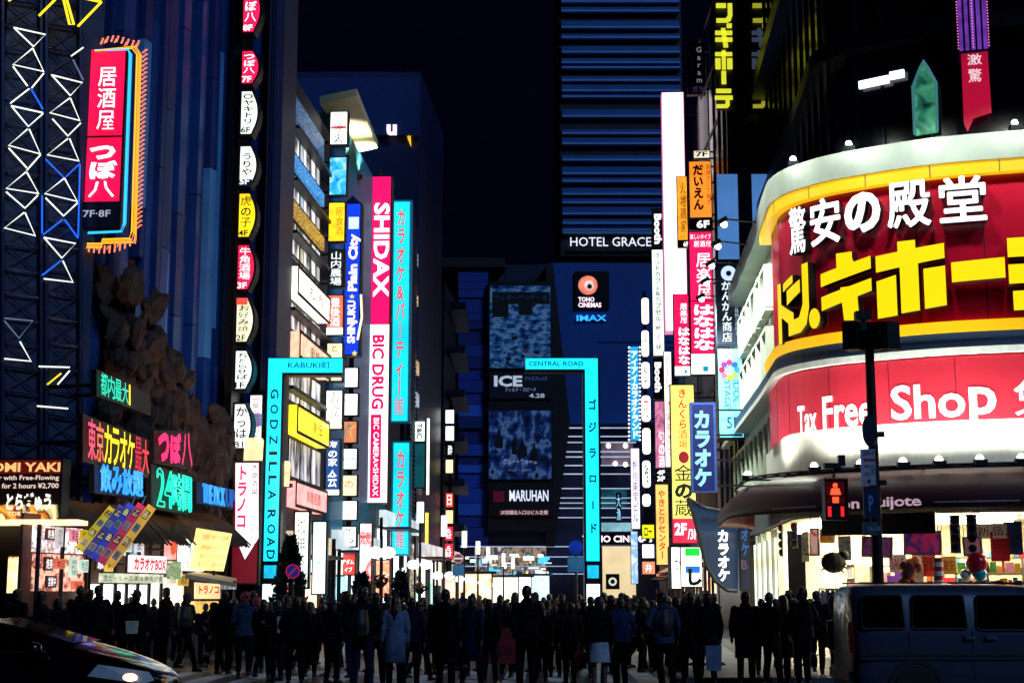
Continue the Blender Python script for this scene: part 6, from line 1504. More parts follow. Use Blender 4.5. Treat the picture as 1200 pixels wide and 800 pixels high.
plate(1009, 526, 1026, 568, M('#a8aec4', .5, 0, .3, 8), 'pale notice plate with maroon lines on the signal post', [('20-7', 'h', 1010.5, 528, 1024, 533, M('#5a1a4a', .5, var=0), .02), ('▬▬', 'h', 1011, 537, 1024, 540, M('#b01840', .5, var=0), 0), ('自転車', 'h', 1011, 544, 1018, 548, M('#b01840', .5, var=0), 0), ('通行止', 'h', 1019, 544, 1025, 556, M('#20305a', .5, var=0), 0), ('日曜', 'h', 1011, 553, 1017, 557, M('#b01840', .5, var=0), 0), ('●', 'h', 1014, 561, 1018, 566, M('#20305a', .5, var=0), 0)])
plate(1012, 570, 1029, 607, M('#0e2048', .4, 0, .2), 'navy plate with a single pale letter under the notice plate', [('P', 'h', 1014.5, 580, 1020, 599, M('#5a80c0', .5, var=0), .03)])
plate(1011, 611, 1029, 627, M('#3a4460', .5, 0, .3), 'small grey plate with faint numbers, lowest on the signal post', [('16-34', 'h', 1013, 616, 1027, 622, M('#8090b0', .5, var=0), .02)])
# pedestrian signal on an arm
Yp = 28.4
ps = empty('pedestrian_signal', P(979, 607, Yp), 'pedestrian signal box showing a glowing red standing figure above two red bars', 'pedestrian signal')
ps.location.z = P(979, 609, Yp).z
m = MB(); a, b = P(966, 585, Yp), P(992, 585, Yp); z0, z1 = P(979, 609, Yp).z, P(979, 561, Yp).z
m.box(a.x, b.x, Yp, Yp + .22, z0, z1)
for zz in (z1 + .01, (z0 + z1) / 2 + .08): m.slab([(a.x, Yp - .14, zz - .02), (b.x, Yp - .14, zz - .02), (b.x, Yp + .01, zz + .02), (a.x, Yp + .01, zz + .02)], .02)
for xx in (a.x, b.x): m.box(xx - .01, xx + .01, Yp - .12, Yp + .02, z0, z1)
obj('housing', m, POLE, ps)
RL = L('#ff4a2a', 2.2); RG = L('#d8202a', 1.4)
def zz(y): return P(600, y, Yp).z
def xx(x): return P(x, 585, Yp).x
m = MB(); cx = xx(979); y_ = Yp - .02
m.lathe((cx, y_, zz(568.5)), [(.045, 0), (.045, -.012)], 12, 'Y')
m.prism([(cx - .1, zz(579)), (cx - .07, zz(572)), (cx + .07, zz(572)), (cx + .1, zz(579)), (cx + .06, zz(581)), (cx + .055, zz(589)), (cx - .055, zz(589)), (cx - .06, zz(581))][::-1][::-1], y_ - .012, y_)
obj('figure', m, RL, ps)
for x in (971.5, 986.5):
    m = MB(); m.box(xx(x - 2), xx(x + 2), y_ - .012, y_, zz(605), zz(593)); obj('bar', m, RG, ps)
m = MB(); m.box(xx(968), xx(990), y_ + .0, y_ + .006, zz(590), zz(564)); obj('lens', m, E('#4a0a10', .6, .3, 4, False), ps)
m = MB(); za = zz(549); m.tube([(cx, Yp + .1, z1), (cx, Yp + .1, za), (base.x, Y, za)], .045, 8); m.cbox((cx - .02, Yp + .1, za + .06), (.3, .16, .1)); m.cbox((xx(989), Yp + .1, za + .16), (.12, .12, .2)); obj('arm', m, POLE, ps)
# round road signs
def round_sign(px, py, r_px, Y, base_mat, ring, bar, label, plate_txt=None):
    c = P(px, py, Y); r = r_px * Y / FPX; root = empty('road_sign', Vector((c.x, Y, .12)), label, 'road sign')
    m = MB(); m.tube([(c.x, Y + .06, .12), (c.x, Y + .06, c.z + r)], .035, 8); obj('post', m, POLE, root)
    m = MB(); m.lathe((c.x, Y + .02, c.z), [(r, 0), (r, -.02)], 24, 'Y'); d = obj('disc', m, base_mat, root)
    if ring: m = MB(); m.lathe((c.x, Y - .003, c.z), [(r * .98, 0), (r * .98, -.004), (r * .8, -.004), (r * .8, 0)], 24, 'Y', False); obj('ring', m, ring, root)
    if bar: m = MB(); m.cbox((c.x, Y - .012, c.z), (r * 1.6, .006, r * .26), 0, 0, bar[0]); obj('bar', m, bar[1], root)
    if plate_txt:
        m = MB(); m.box(c.x - r * 1.15, c.x + r * 1.15, Y + .02, Y + .04, c.z - r * 3.3, c.z - r * 1.25); q = obj('plate', m, E('#3a7aa8', .5, .5, 3, False), root)
    return root
SGB, SGR = E('#142a9a', .5, .2, 3, False), E('#c02038', .6, .2, 3, False)
round_sign(343, 669, 8.5, 42.6, SGB, SGR, (-.78, SGR), 'blue no parking roundel with red ring in front of the dark conifer')
round_sign(675, 641, 8.5, 43.8, E('#1438a8', .7, .6, 3, False), None, None, 'blue directional roundel beside the gateway with Japanese letters', True)
rr = round_sign(537, 654, 6, 60, E('#7a4450', .7, .3, 3, False), E('#c8b0b8', .7, .2, 3, False), (0, E('#f0e0e4', .9, 0, 3, False)), 'maroon no entry roundel between the globe lamps', True)
# globe street lamps
GLOBE = E('#fbfff0', 3.0, .3, 3); TUBE_W = E('#f8fbff', 3.2, .1, 2)
def lamp(px, py, Y, wd_, label, tube=None, both=True):
    c = P(px, py, Y); root = empty('street_lamp', Vector((c.x, Y, .12)), label, 'street lamp', 'globe lamps along the street')
    top = P(px, tube[1], Y).z if tube else c.z + .5
    m = MB(); m.tube([(c.x, Y, .12), (c.x, Y, top + .05)], [.09, .05], 8); m.lathe((c.x, Y, .12), [(.16, 0), (.15, .5), (.09, .6)], 10); m.tube([(c.x - wd_ * .55, Y, c.z + .05), (c.x + wd_ * .55, Y, c.z + .05)], .03, 6); obj('post', m, M('#10141c', .4, .5), root)
    for sx in (-1, 1):
        m = MB(); m.lathe((c.x + sx * wd_ * .5, Y, c.z), [(.05, -.19), (.2, -.15), (.27, 0), (.2, .13), (.06, .19)], 14); obj('globe', m, GLOBE, root, smooth=True)
    if tube:
        m = MB(); m.lathe((c.x, Y, 0), [(.14, top - (P(600, tube[0], Y).z - P(600, tube[1], Y).z) * 0), (.14, P(600, tube[0], Y).z)], 10) if False else m.tube([(c.x, Y, top), (c.x, Y, P(px, tube[0], Y).z)], .15, 10); obj('tube', m, TUBE_W, root)
    return root
lamp(447, 647, 52, .42, 'double globe lamp post in front of the drugstore front, with flower baskets')
lamp(492, 661, 66, .55, 'globe lamp post topped by a glowing tube under the teal panel sign', (588, 612))
lamp(520, 674, 78, .6, 'globe lamp post with a tube at the foot of the distant sign stack', (604, 628))
lamp(544, 678, 92, .55, 'tubed globe lamp post beside the no entry roundel', (622, 641))
lamp(560, 682, 108, .6, 'tubed globe lamp post past the no entry roundel, before the striped wing', (634, 649))
lamp(572, 685, 124, .6, 'slim tubed lamp post below the poster column edge', (641, 656))
lamp(590, 687, 140, .7, 'small tubed lamp post before the cinema foyer', (648, 663))
lamp(601, 688, 158, .7, 'smallest tubed lamp post before the cinema foyer', (653, 666))
for i, (px, y0, y1, Y, wd_, c, lab) in enumerate(((552, 672, 694, 118, 3.2, ['#ffffff', '#ffe0b0', '#ff9060'], 'added white lit kiosk on the plaza beyond the globe lamps'), (598, 676, 694, 150, 4, ['#ffd890', '#ffffff'], 'added amber lit kiosk on the plaza before the foyer'), (626, 674, 694, 150, 3, ['#ffffff', '#a0d8ff', '#ffffff'], 'added cool white kiosk on the plaza nearest the second gateway'), (512, 678, 696, 96, 2.4, ['#fff0c0', '#ff8080'], 'added small cream kiosk at the foot of the distant sign stack'))):  # kiosks added to make the street end brighter and busier
    c_ = P(px, y1, Y); root = empty('kiosk', Vector((c_.x, Y, .01)), lab, 'kiosk', 'added kiosks on the plaza'); zt = P(px, y0, Y).z
    obj('counter', MB().box(c_.x - wd_ / 2, c_.x + wd_ / 2, Y, Y + 2, .01, 1), M('#303038', .5), root); obj('roof', MB().box(c_.x - wd_ / 2 - .3, c_.x + wd_ / 2 + .3, Y - .5, Y + 2.3, zt, zt + .2), M('#a8a8a0', .5), root)
    obj('lit_back', MB().box(c_.x - wd_ / 2, c_.x + wd_ / 2, Y + 1.2, Y + 1.4, 1, zt - .01), picture(c, 1.8, 1.5, True, 'shop_light', (1, 1, 1), .2), root)
    for q in (-1, 1): obj('post', MB().box(c_.x + q * wd_ / 2 - .06, c_.x + q * wd_ / 2 + .06, Y - .4, Y - .28, .01, zt), DARKCASE, root)
# plants: conifers and baskets
def tree(px, ytop, Y, wd_, label, n=900, deco=False):
    c = P(px, ytop, Y); h = c.z - .12; root = empty('conifer_tree', Vector((c.x, Y, .12)), label, 'tree'); r_ = random.Random(int(px))
    m = MB(); m.tube([(c.x, Y, .12), (c.x + .02, Y, .12 + h * .55), (c.x, Y, .12 + h * .95)], [.07, .05, .01], 6)
    for i in range(24):
        z = .5 + (h - .6) * i / 24; a = r_.uniform(0, 6.28); L_ = wd_ * (1 - z / h) * .9; m.tube([(c.x, Y, z), (c.x + L_ * math.cos(a), Y + L_ * math.sin(a), z + .08)], [.02, .006], 4)
    obj('trunk', m, M('#2a1c14', .8), root)
    m = MB()
    for i in range(n):
        t = r_.random() ** .8; z = .35 + (h - .3) * t; rad = wd_ * (1 - t) ** .8 * (.45 + .6 * r_.random()) * (1 + .25 * math.sin(z * 9 + 3 * r_.random())); a = r_.uniform(0, 6.28)
        p = Vector((c.x + rad * math.cos(a), Y + rad * math.sin(a), z)); d = Vector((math.cos(a) * .8, math.sin(a) * .8, r_.uniform(-.3, .7))).normalized(); s_ = d.cross(Vector((0, 0, 1))).normalized() * r_.uniform(.03, .06); l = r_.uniform(.12, .26)
        m.add([p - s_, p + s_, p + d * l], [(0, 1, 2)]); m.add([p - d * .05, p + d * l * .7 + Vector((0, 0, .07)), p + d * l * .6 - Vector((0, 0, .07))], [(0, 1, 2)])
    obj('crown', m, M('#1c3a2a', .7, 0, .6, 4), root)
    m = MB(); m.lathe((c.x, Y, .12), [(.22, 0), (.3, .4), (.26, .4)], 12); obj('planter', m, M('#30343c', .6), root)
    if deco:
        m = MB()
        for i in range(26): t = r_.random(); a = r_.uniform(0, 6.28); rad = wd_ * (1 - t) ** .8; m.ball((c.x + rad * math.cos(a), Y + rad * math.sin(a), .4 + (h - .4) * t), .04, 6, 4)
        obj('ornament', m, M('#b8c4d8', .3, .5), root)['kind'] = 'stuff'
tree(341, 627, 44.2, .62, 'dark conifer taller than the others, next to the gateway with Latin letters', 1500)
tree(424, 670, 47, .6, 'small dark conifer in front of the red and white signs', 700)
tree(470, 668, 47.5, .45, 'small conifer dotted with pale ornaments', 700, True)
def basket(px, py, Y, label):
    c = P(px, py, Y); r_ = random.Random(int(px)); root = empty('flower_basket', c, label, 'flower basket', 'hanging flower baskets')
    m = MB(); m.lathe(c, [(.1, -.2), (.26, 0), (.24, 0)], 12); obj('bowl', m, M('#20242a', .6), root)
    m = MB(); m2 = MB()
    for i in range(150):
        a = r_.uniform(0, 6.28); rad = r_.uniform(0, .36); p = c + Vector((rad * math.cos(a), rad * math.sin(a), r_.uniform(-.1, .3) * (1 - rad))); t = m2 if i % 3 == 0 else m
        u = Vector((r_.uniform(-1, 1), r_.uniform(-1, 1), r_.uniform(-1, 1))).normalized() * .06; v = u.cross(Vector((.3, .5, .8))).normalized() * .05; t.add([p - u, p + v, p + u, p - v], [(0, 1, 2, 3)])
    obj('leaves', m, M('#1a3a20', .7), root); obj('blossom', m2, M('#c03a5a', .6), root)
basket(445, 682, 51.6, 'flower basket on the double globe lamp post'); basket(492, 690, 65.6, 'flower basket on the globe lamp post under the teal panel')
# red barrier with an orange lit rod
bp = P(580, 770, 31.5)
br = empty('barrier', Vector((bp.x, 31.5, .004)), 'low crimson barrier board with an orange rod among the crowd', 'barrier')
m = MB(); m.box(P(563, 770, 31.5).x, P(607, 770, 31.5).x, 31.45, 31.5, .35, 1.05); obj('board', m, M('#7a1018', .5, 0, .5, 6), br)
m = MB()
for x in (563, 606): m.tube([(P(x, 770, 31.5).x, 31.55, .01), (P(x, 770, 31.5).x, 31.55, 1.15)], .03, 6); m.tube([(P(x, 770, 31.5).x, 31.25, .03), (P(x, 770, 31.5).x, 31.85, .03)], .03, 6)
obj('leg', m, POLE, br); m = MB(); m.tube([(P(561, 770, 31.4).x, 31.38, .25), (P(561, 770, 31.4).x, 31.38, 1.1)], .025, 8); obj('rod', m, E('#ff7a2a', 1.2, .4, 6), br)
T3(br, 31.44, ('工事中', 'h', 570, 756, 600, 770, M('#3a0c14', .5, var=0), .02))

# ================================================================== vehicles
def shell(name, st, mat, parent, sub=2, smooth=True):
    """car skin lofted through cross sections; each station is (x, [(half width, z) ... from sill to roof line])"""
    m = MB(); K = len(st[0][1]) * 2
    for x, sec in st:
        s2 = [(y, z) for y, z in sec] + [(-y, z) for y, z in reversed(sec)]
        m.v += [(x, y, z) for y, z in s2]
    n = len(st)
    for i in range(n - 1):
        for j in range(K): m.f.append((i * K + j, i * K + (j + 1) % K, (i + 1) * K + (j + 1) % K, (i + 1) * K + j))
    m.f += [tuple(range(K)), tuple(range((n - 1) * K + K - 1, (n - 1) * K - 1, -1))]
    bm = bmesh.new(); vv = [bm.verts.new(v) for v in m.v]
    for f in m.f: bm.faces.new([vv[i] for i in f])
    bmesh.ops.recalc_face_normals(bm, faces=bm.faces[:]); me = bpy.data.meshes.new(name); bm.to_mesh(me); bm.free(); me.materials.append(mat)
    for p in me.polygons: p.use_smooth = True
    o = bpy.data.objects.new(name, me); COL.objects.link(o); o.parent = parent
    if sub: md = o.modifiers.new('round', 'SUBSURF'); md.levels = md.render_levels = sub
    return o
def local(name, mb, mat, parent, smooth=None):
    """mesh in the vehicle's own coordinates"""
    o = obj(name, mb, mat, None, smooth); o.parent = parent; return o
def wheel(parent, x, y, r, wdt):
    m = MB(); s = 1 if y > 0 else -1
    m.lathe((x, y, r), [(r * .62, -wdt / 2), (r * .95, -wdt / 2), (r, -wdt / 2 + .03), (r, wdt / 2 - .03), (r * .95, wdt / 2), (r * .62, wdt / 2)], 28, 'Y'); w = local('wheel', m, M('#08080a', .8), parent, 40)
    m = MB(); yo = s * wdt / 2 * .8; m.lathe((x, y, r), [(r * .62, -wdt * .4), (r * .62, wdt * .4), (r * .5, wdt * .35), (r * .12, wdt * .42)], 20, 'Y')
    o = obj('rim', m, M('#6a7078', .3, .9), None, 40); o.parent = w; o.location = Vector(o.location) - Vector(w.location)
# --- dark car, nose to the right, in the lower corner
cy = 20.2; nose = GX(196, 19.6, .7)
car = empty('car', Vector((nose - 2.2, cy, 0)), 'glossy black monospace car, its bonnet and headlight catching neon reflections', 'car')
BLK = M('#020205', .16, .0, .1, 2, .55)
def sec(w0, zs, wb, zb, wt, zt): return [(w0 * .92, .2), (w0, .32), (w0, zs), (wb, zb), (wt, zt - .03), (wt * .55, zt)]
st = [(2.2, sec(.38, .45, .36, .56, .25, .62)), (2.12, sec(.62, .5, .6, .66, .45, .73)), (1.9, sec(.78, .56, .76, .76, .6, .84)), (1.5, sec(.86, .62, .83, .88, .68, .98)), (1.05, sec(.88, .66, .84, .96, .72, 1.1)),
      (.6, sec(.89, .7, .84, 1.0, .66, 1.22)), (0, sec(.89, .72, .84, 1.0, .6, 1.38)), (-.6, sec(.89, .72, .84, 1.0, .58, 1.47)), (-1.2, sec(.89, .72, .84, 1.0, .58, 1.48)), (-1.8, sec(.88, .72, .84, 1.0, .56, 1.4)), (-2.2, sec(.84, .7, .8, .98, .5, 1.24)), (-2.35, sec(.78, .6, .74, .9, .5, 1.05))]
shell('body', st, BLK, car)
GL = M('#010204', .04, 0, .1, 2, 0.0, 0, .35)
m = MB(); m.add([(1.02, -.64, 1.115), (1.02, .64, 1.115), (-.02, .55, 1.41), (-.02, -.55, 1.41)], [(0, 1, 2, 3)]); local('windscreen', m, GL, car)
for s in (-1, 1):
    m = MB(); m.add([(.75, s * .84, 1.02), (-1.7, s * .845, 1.03), (-1.5, s * .64, 1.37), (-.1, s * .66, 1.36)], [(0, 1, 2, 3)]); w = local('window', m, GL, car)
    m = MB(); m.tube([(.75, s * .86, 1.01), (-1.7, s * .865, 1.02)], .012, 5); local('window_trim', m, M('#9aa0a8', .15, 1), car)
    m = MB()
    q = [(1.28, .855, .72), (1.95, .76, .62), (2.06, .64, .66), (1.98, .62, .76), (1.4, .84, .86)]
    m.add([(x, s * (y + .03), z) for x, y, z in q] + [(x - .05, s * (y - .12), z) for x, y, z in q], [tuple(range(5)), tuple(range(9, 4, -1))] + [(i, i + 5, (i + 1) % 5 + 5, (i + 1) % 5) for i in range(5)])
    h = local('headlight', m, M('#c8ccd4', .08, .2, .2, 12, 1), car)
    m = MB(); m.ball((1.78, s * .8, .7), (.1, .05, .05), 10, 6); o = obj('lamp', m, E('#ffc8a0', 3.0, .6, 12), None); o.parent = h; o.location = Vector(o.location) - Vector(h.location)
    m = MB(); m.ball((.62, s * .98, 1.06), (.12, .1, .08), 10, 8); m.tube([(.6, s * .84, 1.02), (.62, s * .95, 1.05)], .03, 6); local('mirror', m, BLK, car, True)
    m = MB(); m.cbox((-.5, s * .9, .82), (.2, .03, .03)); local('handle', m, M('#a0a8b0', .15, 1), car)
    for x in (1.35, -1.4): wheel(car, x, s * .82, .32, .2)
m = MB(); m.box(2.14, 2.2, -.28, .28, .38, .5); local('grille', m, M('#0a0a0c', .3), car)
# --- grey van at the right
vx = GX(998, 23.6, 1.2)
van = empty('van', Vector((vx, 24.5, 0)), 'dusty blue grey van with black side windows standing before the corner store', 'van')
VB = M('#323c54', .35, .3, .2, 1.5, .4)
def vs_(w, zb, zt, wt): return [(w * .95, .22), (w, .36), (w, .8), (w, zb), (w * .985, zb + .05), (wt, zt - .12), (wt * .8, zt), (wt * .4, zt + .01)]
st = [(0.02, vs_(.8, 1.1, 1.8, .68)), (.1, vs_(.86, 1.12, 1.84, .74)), (.5, vs_(.88, 1.14, 1.87, .75)), (1.2, vs_(.88, 1.14, 1.87, .75)), (2.4, vs_(.88, 1.12, 1.87, .75)), (3.3, vs_(.88, 1.1, 1.83, .74)), (3.8, vs_(.88, 1.06, 1.5, .7)), (4.2, vs_(.87, .98, 1.12, .68)), (4.55, vs_(.8, .82, .94, .6)), (4.65, vs_(.74, .7, .8, .5))]
shell('body', st, VB, van, 1)
def vwin(x0, x1, za, zb, nm='window'):
    m = MB()
    def yy_(z): return -(.88 * .985 + (.75 - .867) * (z - 1.19) / (1.75 - 1.19)) - .012
    q = [(x0, za), (x1, za), (x1 - .02, zb), (x0 + .03, zb)]; r = .05; pts = []
    for cx_, cz_, a0 in ((x0 + r, za + r, 180), (x1 - r, za + r, 270), (x1 - r - .02, zb - r, 0), (x0 + r + .03, zb - r, 90)):
        for k in range(4): t = R(a0 + k * 30); pts.append((cx_ + r * math.cos(t), cz_ + r * math.sin(t)))
    m.add([(x, yy_(z), z) for x, z in pts] + [(x, yy_(z) + .03, z) for x, z in pts], [tuple(range(16)), tuple(range(31, 15, -1))] + [(i, i + 16, (i + 1) % 16 + 16, (i + 1) % 16) for i in range(16)])
    w = local(nm, m, GL, van)
    m = MB(); m.tube([(x, yy_(z) - .005, z) for x, z in pts + pts[:1]], .014, 5); o = obj('rubber_seal', m, M('#0a0b0e', .6), None); o.parent = w; o.location = Vector(o.location) - Vector(w.location)
vwin(.16, .82, 1.2, 1.7); vwin(.92, 1.76, 1.2, 1.7); vwin(1.9, 2.95, 1.18, 1.7); vwin(3.02, 3.55, 1.15, 1.55)
m = MB()
for x in (.87, 1.83, 2.98): m.box(x - .006, x + .006, -.886, -.872, .42, 1.16)
m.box(.12, 4.3, -.894, -.876, .8, .83); local('door_seam', m, M('#070a12', .6), van)
m = MB(); m.box(.12, 4.3, -.902, -.878, .74, .79); local('side_moulding', m, M('#20283c', .4), van)
for x in (1.78, 2.1): m = MB(); m.cbox((x, -.905, 1.07), (.16, .05, .045)); local('handle', m, M('#8a94a8', .2, .8), van)
for x in (.95, 3.75):
    for s in (-1, 1): wheel(van, x, s * .8, .33, .2)
for x in (.95, 3.75):
    m = MB(); m.lathe((x, -.86, .33), [(.42, 0), (.42, -.035), (.36, -.035), (.36, 0)], 24, 'Y', False); local('wheel_arch', m, M('#05060a', .7), van)
m = MB(); m.box(-.03, .05, -.7, .7, .42, .56); local('bumper', m, M('#1c2230', .5), van)
for s in (-1, 1): m = MB(); m.box(-.02, .05, s * .78 - .05, s * .78 + .05, .85, 1.3); local('tail_light', m, M('#6a0c14', .2), van)
m = MB(); m.box(.2, 3.1, -.62, -.58, 1.875, 1.9); m.box(.2, 3.1, .58, .62, 1.875, 1.9); local('roof_rail', m, M('#141820', .4), van)
m = MB(); m.ball((3.35, -1.02, 1.22), (.1, .1, .14), 8, 6); local('mirror', m, VB, van, True)
# ================================================================== people
def fuse(mb, vox, it=4, wrinkle=0.0, seed=0):
    """melts overlapping closed shapes into one continuous skin"""
    me = bpy.data.meshes.new('figure'); me.from_pydata(mb.v, [], mb.f); o = bpy.data.objects.new('figure', me); COL.objects.link(o)
    md = o.modifiers.new('r', 'REMESH'); md.mode = 'VOXEL'; md.voxel_size = vox; md.use_smooth_shade = True
    s = o.modifiers.new('s', 'SMOOTH'); s.factor = .5; s.iterations = it
    r = bpy.data.meshes.new_from_object(o.evaluated_get(bpy.context.evaluated_depsgraph_get()))
    bpy.data.objects.remove(o); bpy.data.meshes.remove(me)
    if wrinkle:
        for v in r.vertices:
            c = v.co; k = noise.noise(Vector((c.x * 9 + seed, c.y * 9, c.z * 5))) + .6 * noise.noise(Vector((c.x * 16, c.y * 16 + seed, c.z * 22)))
            v.co = c + v.normal * k * wrinkle
    for p in r.polygons: p.use_smooth = True
    return r
def cap(mb, pts, rr, n=10):
    """a limb: tapering tube with rounded ends and joints"""
    mb.tube(pts, rr, n)
    for p, r in zip(pts, rr): mb.ball(p, r * .99, 10, 6)
def rings(mb, rs_, n=20):
    """body volume from elliptical slices (cx, cy, z, rx, ry)"""
    vs = []
    for cx, cy, z, rx, ry in rs_:
        vs += [(cx + rx * math.cos(2 * math.pi * j / n), cy + ry * math.sin(2 * math.pi * j / n), z) for j in range(n)]
    k = len(rs_)
    fs = [(i * n + j, i * n + (j + 1) % n, (i + 1) * n + (j + 1) % n, (i + 1) * n + j) for i in range(k - 1) for j in range(n)]
    fs += [tuple(range(n - 1, -1, -1)), tuple(range((k - 1) * n, k * n))]
    mb.add(vs, fs)
POSE = {  # elbow, wrist (left hand mirrored with the first entry) and legs: (ankle dx, dy, lift)
    'stand': (((.25, .03, 1.13), (.25, -.04, .88)), ((.25, .03, 1.13), (.24, -.06, .88)), ((.11, .02, 0), (.1, -.03, 0))),
    'pockets': (((.29, .08, 1.14), (.2, -.06, .95)), ((.29, .08, 1.14), (.2, -.06, .95)), ((.12, .0, 0), (.14, -.04, 0))),
    'stride': (((.25, -.08, 1.14), (.23, -.26, .97)), ((.25, .14, 1.15), (.25, .16, .9)), ((.08, .28, .07), (.08, -.26, 0))),
    'phone': (((.22, -.04, 1.13), (.06, -.3, 1.22)), ((.25, .02, 1.13), (.24, -.05, .88)), ((.1, .0, 0), (.12, .02, 0))),
    'photo': (((.27, -.16, 1.3), (.08, -.34, 1.52)), ((.27, -.16, 1.3), (.08, -.34, 1.52)), ((.12, .0, 0), (.12, .03, 0))),
    'strap': (((.24, .02, 1.13), (.12, -.17, 1.28)), ((.25, .03, 1.13), (.25, -.04, .88)), ((.1, .04, 0), (.11, -.04, 0))),
    'lean': (((.3, .1, 1.15), (.16, -.12, 1.05)), ((.28, -.02, 1.13), (.3, -.16, .93)), ((.05, .1, 0), (.2, -.05, 0))),
    'carry': (((.28, -.05, 1.12), (.12, -.27, 1.05)), ((.3, .04, 1.13), (.33, .0, .88)), ((.14, -.06, 0), (.08, .1, 0))),
    'point': (((.34, -.14, 1.27), (.36, -.36, 1.42)), ((.26, .04, 1.13), (.27, .0, .88)), ((.16, .06, 0), (.1, -.08, 0))),
    'hips': (((.36, .1, 1.16), (.2, -.02, 1.0)), ((.25, .03, 1.13), (.25, -.04, .88)), ((.16, .0, 0), (.12, .02, 0))),
}
def hand(mb, w, e, curl, s):
    """palm, four unequal bent fingers and a thumb leaving the side of the palm"""
    w = Vector(w); f = (w - Vector(e)).normalized(); side = Vector((0, 1, 0)); side = (side - f * side.dot(f)).normalized(); pn = f.cross(side) * s
    p0, p1 = w, w + f * .085
    mb.tube([p0 - f * .01, p0 + f * .04, p1], [.026, .031, .03], 8); mb.ball(p1, .028, 8, 6)
    for k, ln in enumerate((.068, .078, .072, .056)):
        b = w + f * .075 + side * (-.03 + .02 * k); q = b + f * ln * .45 + pn * .006; t = q + (f * math.cos(curl) - pn * math.sin(curl) * -1 * -1) * ln * .35; u = t + (f * math.cos(curl * 1.8) + pn * -math.sin(curl * 1.8)) * ln * .3
        mb.tube([b, q, t, u], [.0095, .009, .0085, .007], 6)
    b = w + f * .025 - side * .026; q = b - side * .03 + f * .03 - pn * .008; mb.tube([b, q, q + f * .03 - side * .004], [.012, .0105, .008], 6)
def build_person(pose, outfit, hair, seed=0, fem=False, turn=0, nod=0):
    HM = Matrix.Translation((0, .01, 1.5)) @ Matrix.Rotation(R(turn), 4, 'Z') @ Matrix.Rotation(R(nod), 4, 'X') @ Matrix.Translation((0, -.01, -1.5))
    (eL, wL), (eR, wR), (fL, fR) = POSE[pose]
    rr_ = random.Random(seed); sw = .172 if fem else .19
    D = {}
    b = MB()
    # trunk, neck, head
    rings(b, [(0, .0, .86, .12, .09), (0, .0, .93, .165, .115), (0, 0, 1.0, .155, .11), (0, 0, 1.1, .135 if not fem else .12, .1), (0, -.005, 1.22, .155, .112), (0, 0, 1.33, .165, .11), (0, .005, 1.41, .13, .085), (0, .01, 1.455, .06, .06)])
    cap(b, [(0, .012, 1.4), (0, .0, 1.52)], [.06, .052])
    b.m = HM
    b.ball((0, .012, 1.605), (.073, .093, .1), 16, 12); b.ball((0, -.02, 1.545), (.056, .066, .062), 12, 10); b.ball((0, -.045, 1.505), (.03, .03, .022), 10, 8)
    b.tube([(0, -.078, 1.605), (0, -.1, 1.57), (0, -.085, 1.56)], [.009, .015, .012], 8)
    b.tube([(-.045, -.068, 1.622), (0, -.082, 1.618), (.045, -.068, 1.622)], [.009, .011, .009], 6)
    b.tube([(-.022, -.075, 1.532), (0, -.083, 1.533), (.022, -.075, 1.532)], [.006, .0085, .006], 6)
    for s in (-1, 1): b.ball((s * .074, .015, 1.585), (.012, .022, .033), 8, 6)
    b.m = None; legs = []
    for s, (dx, dy, lift) in ((1, fL), (-1, fR)):
        hip, ank = Vector((s * .088, 0, .9)), Vector((s * dx, dy, .085 + lift)); kn = hip.lerp(ank, .5) + Vector((0, -.03 - .08 * (lift > 0), 0))
        legs.append((hip, kn, ank)); cap(b, [hip, hip.lerp(kn, .5), kn, kn.lerp(ank, .35), ank], [.085, .072, .052, .053, .036])
        b.tube([ank + Vector((0, .04, -.04)), ank + Vector((0, -.06, -.045)), ank + Vector((0, -.14, -.06))], [.035, .036, .026], 8)
    arms = []
    for s, (e, w_) in ((1, (eL, wL)), (-1, (eR, wR))):
        sh = Vector((s * sw, .005, 1.385)); e = Vector((s * (e[0] - .19 + sw), e[1], e[2])); w_ = Vector((s * w_[0], w_[1], w_[2])); arms.append((sh, e, w_))
        cap(b, [sh, sh.lerp(e, .5), e, e.lerp(w_, .4), w_], [.052, .044, .037, .036, .025]); hand(b, w_, e, .5, s)
    D['body'] = fuse(b, .0105, 2)
    # trousers or skirt
    t = MB()
    if outfit in ('skirt', 'dress'):
        rings(t, [(0, 0, .52, .21, .15), (0, 0, .7, .195, .14), (0, 0, .86, .18, .13), (0, 0, .96, .165, .12), (0, 0, 1.04, .14, .108)]); D['skirt'] = fuse(t, .016, 3, .006, seed)
    else:
        rings(t, [(0, 0, .8, .15, .11), (0, .005, .9, .178, .13), (0, 0, .98, .165, .12), (0, 0, 1.05, .15, .112)])
        for hip, kn, ank in legs: cap(t, [hip, hip.lerp(kn, .5), kn, kn.lerp(ank, .5), ank + Vector((0, 0, .02))], [.098, .088, .071, .066, .058])
        D['trousers'] = fuse(t, .016, 3, .006, seed)
    # shoes
    for k, (hip, kn, ank) in enumerate(legs):
        q = MB(); q.tube([ank + Vector((0, .055, -.045)), ank + Vector((0, -.03, -.04)), ank + Vector((0, -.11, -.052)), ank + Vector((0, -.17, -.06))], [.042, .046, .042, .026], 10); q.ball(ank + Vector((0, .02, -.01)), (.045, .055, .04)); q.cbox(ank + Vector((0, -.055, -.077)), (.085, .25, .02))
        D['shoe%d' % k] = fuse(q, .012, 2)
    # upper garment
    j = MB(); hem = {'coat': .5, 'jacket': .86, 'hood': .82, 'puffer': .84, 'skirt': .9, 'dress': .88}[outfit]; pf = .022 if outfit == 'puffer' else .0
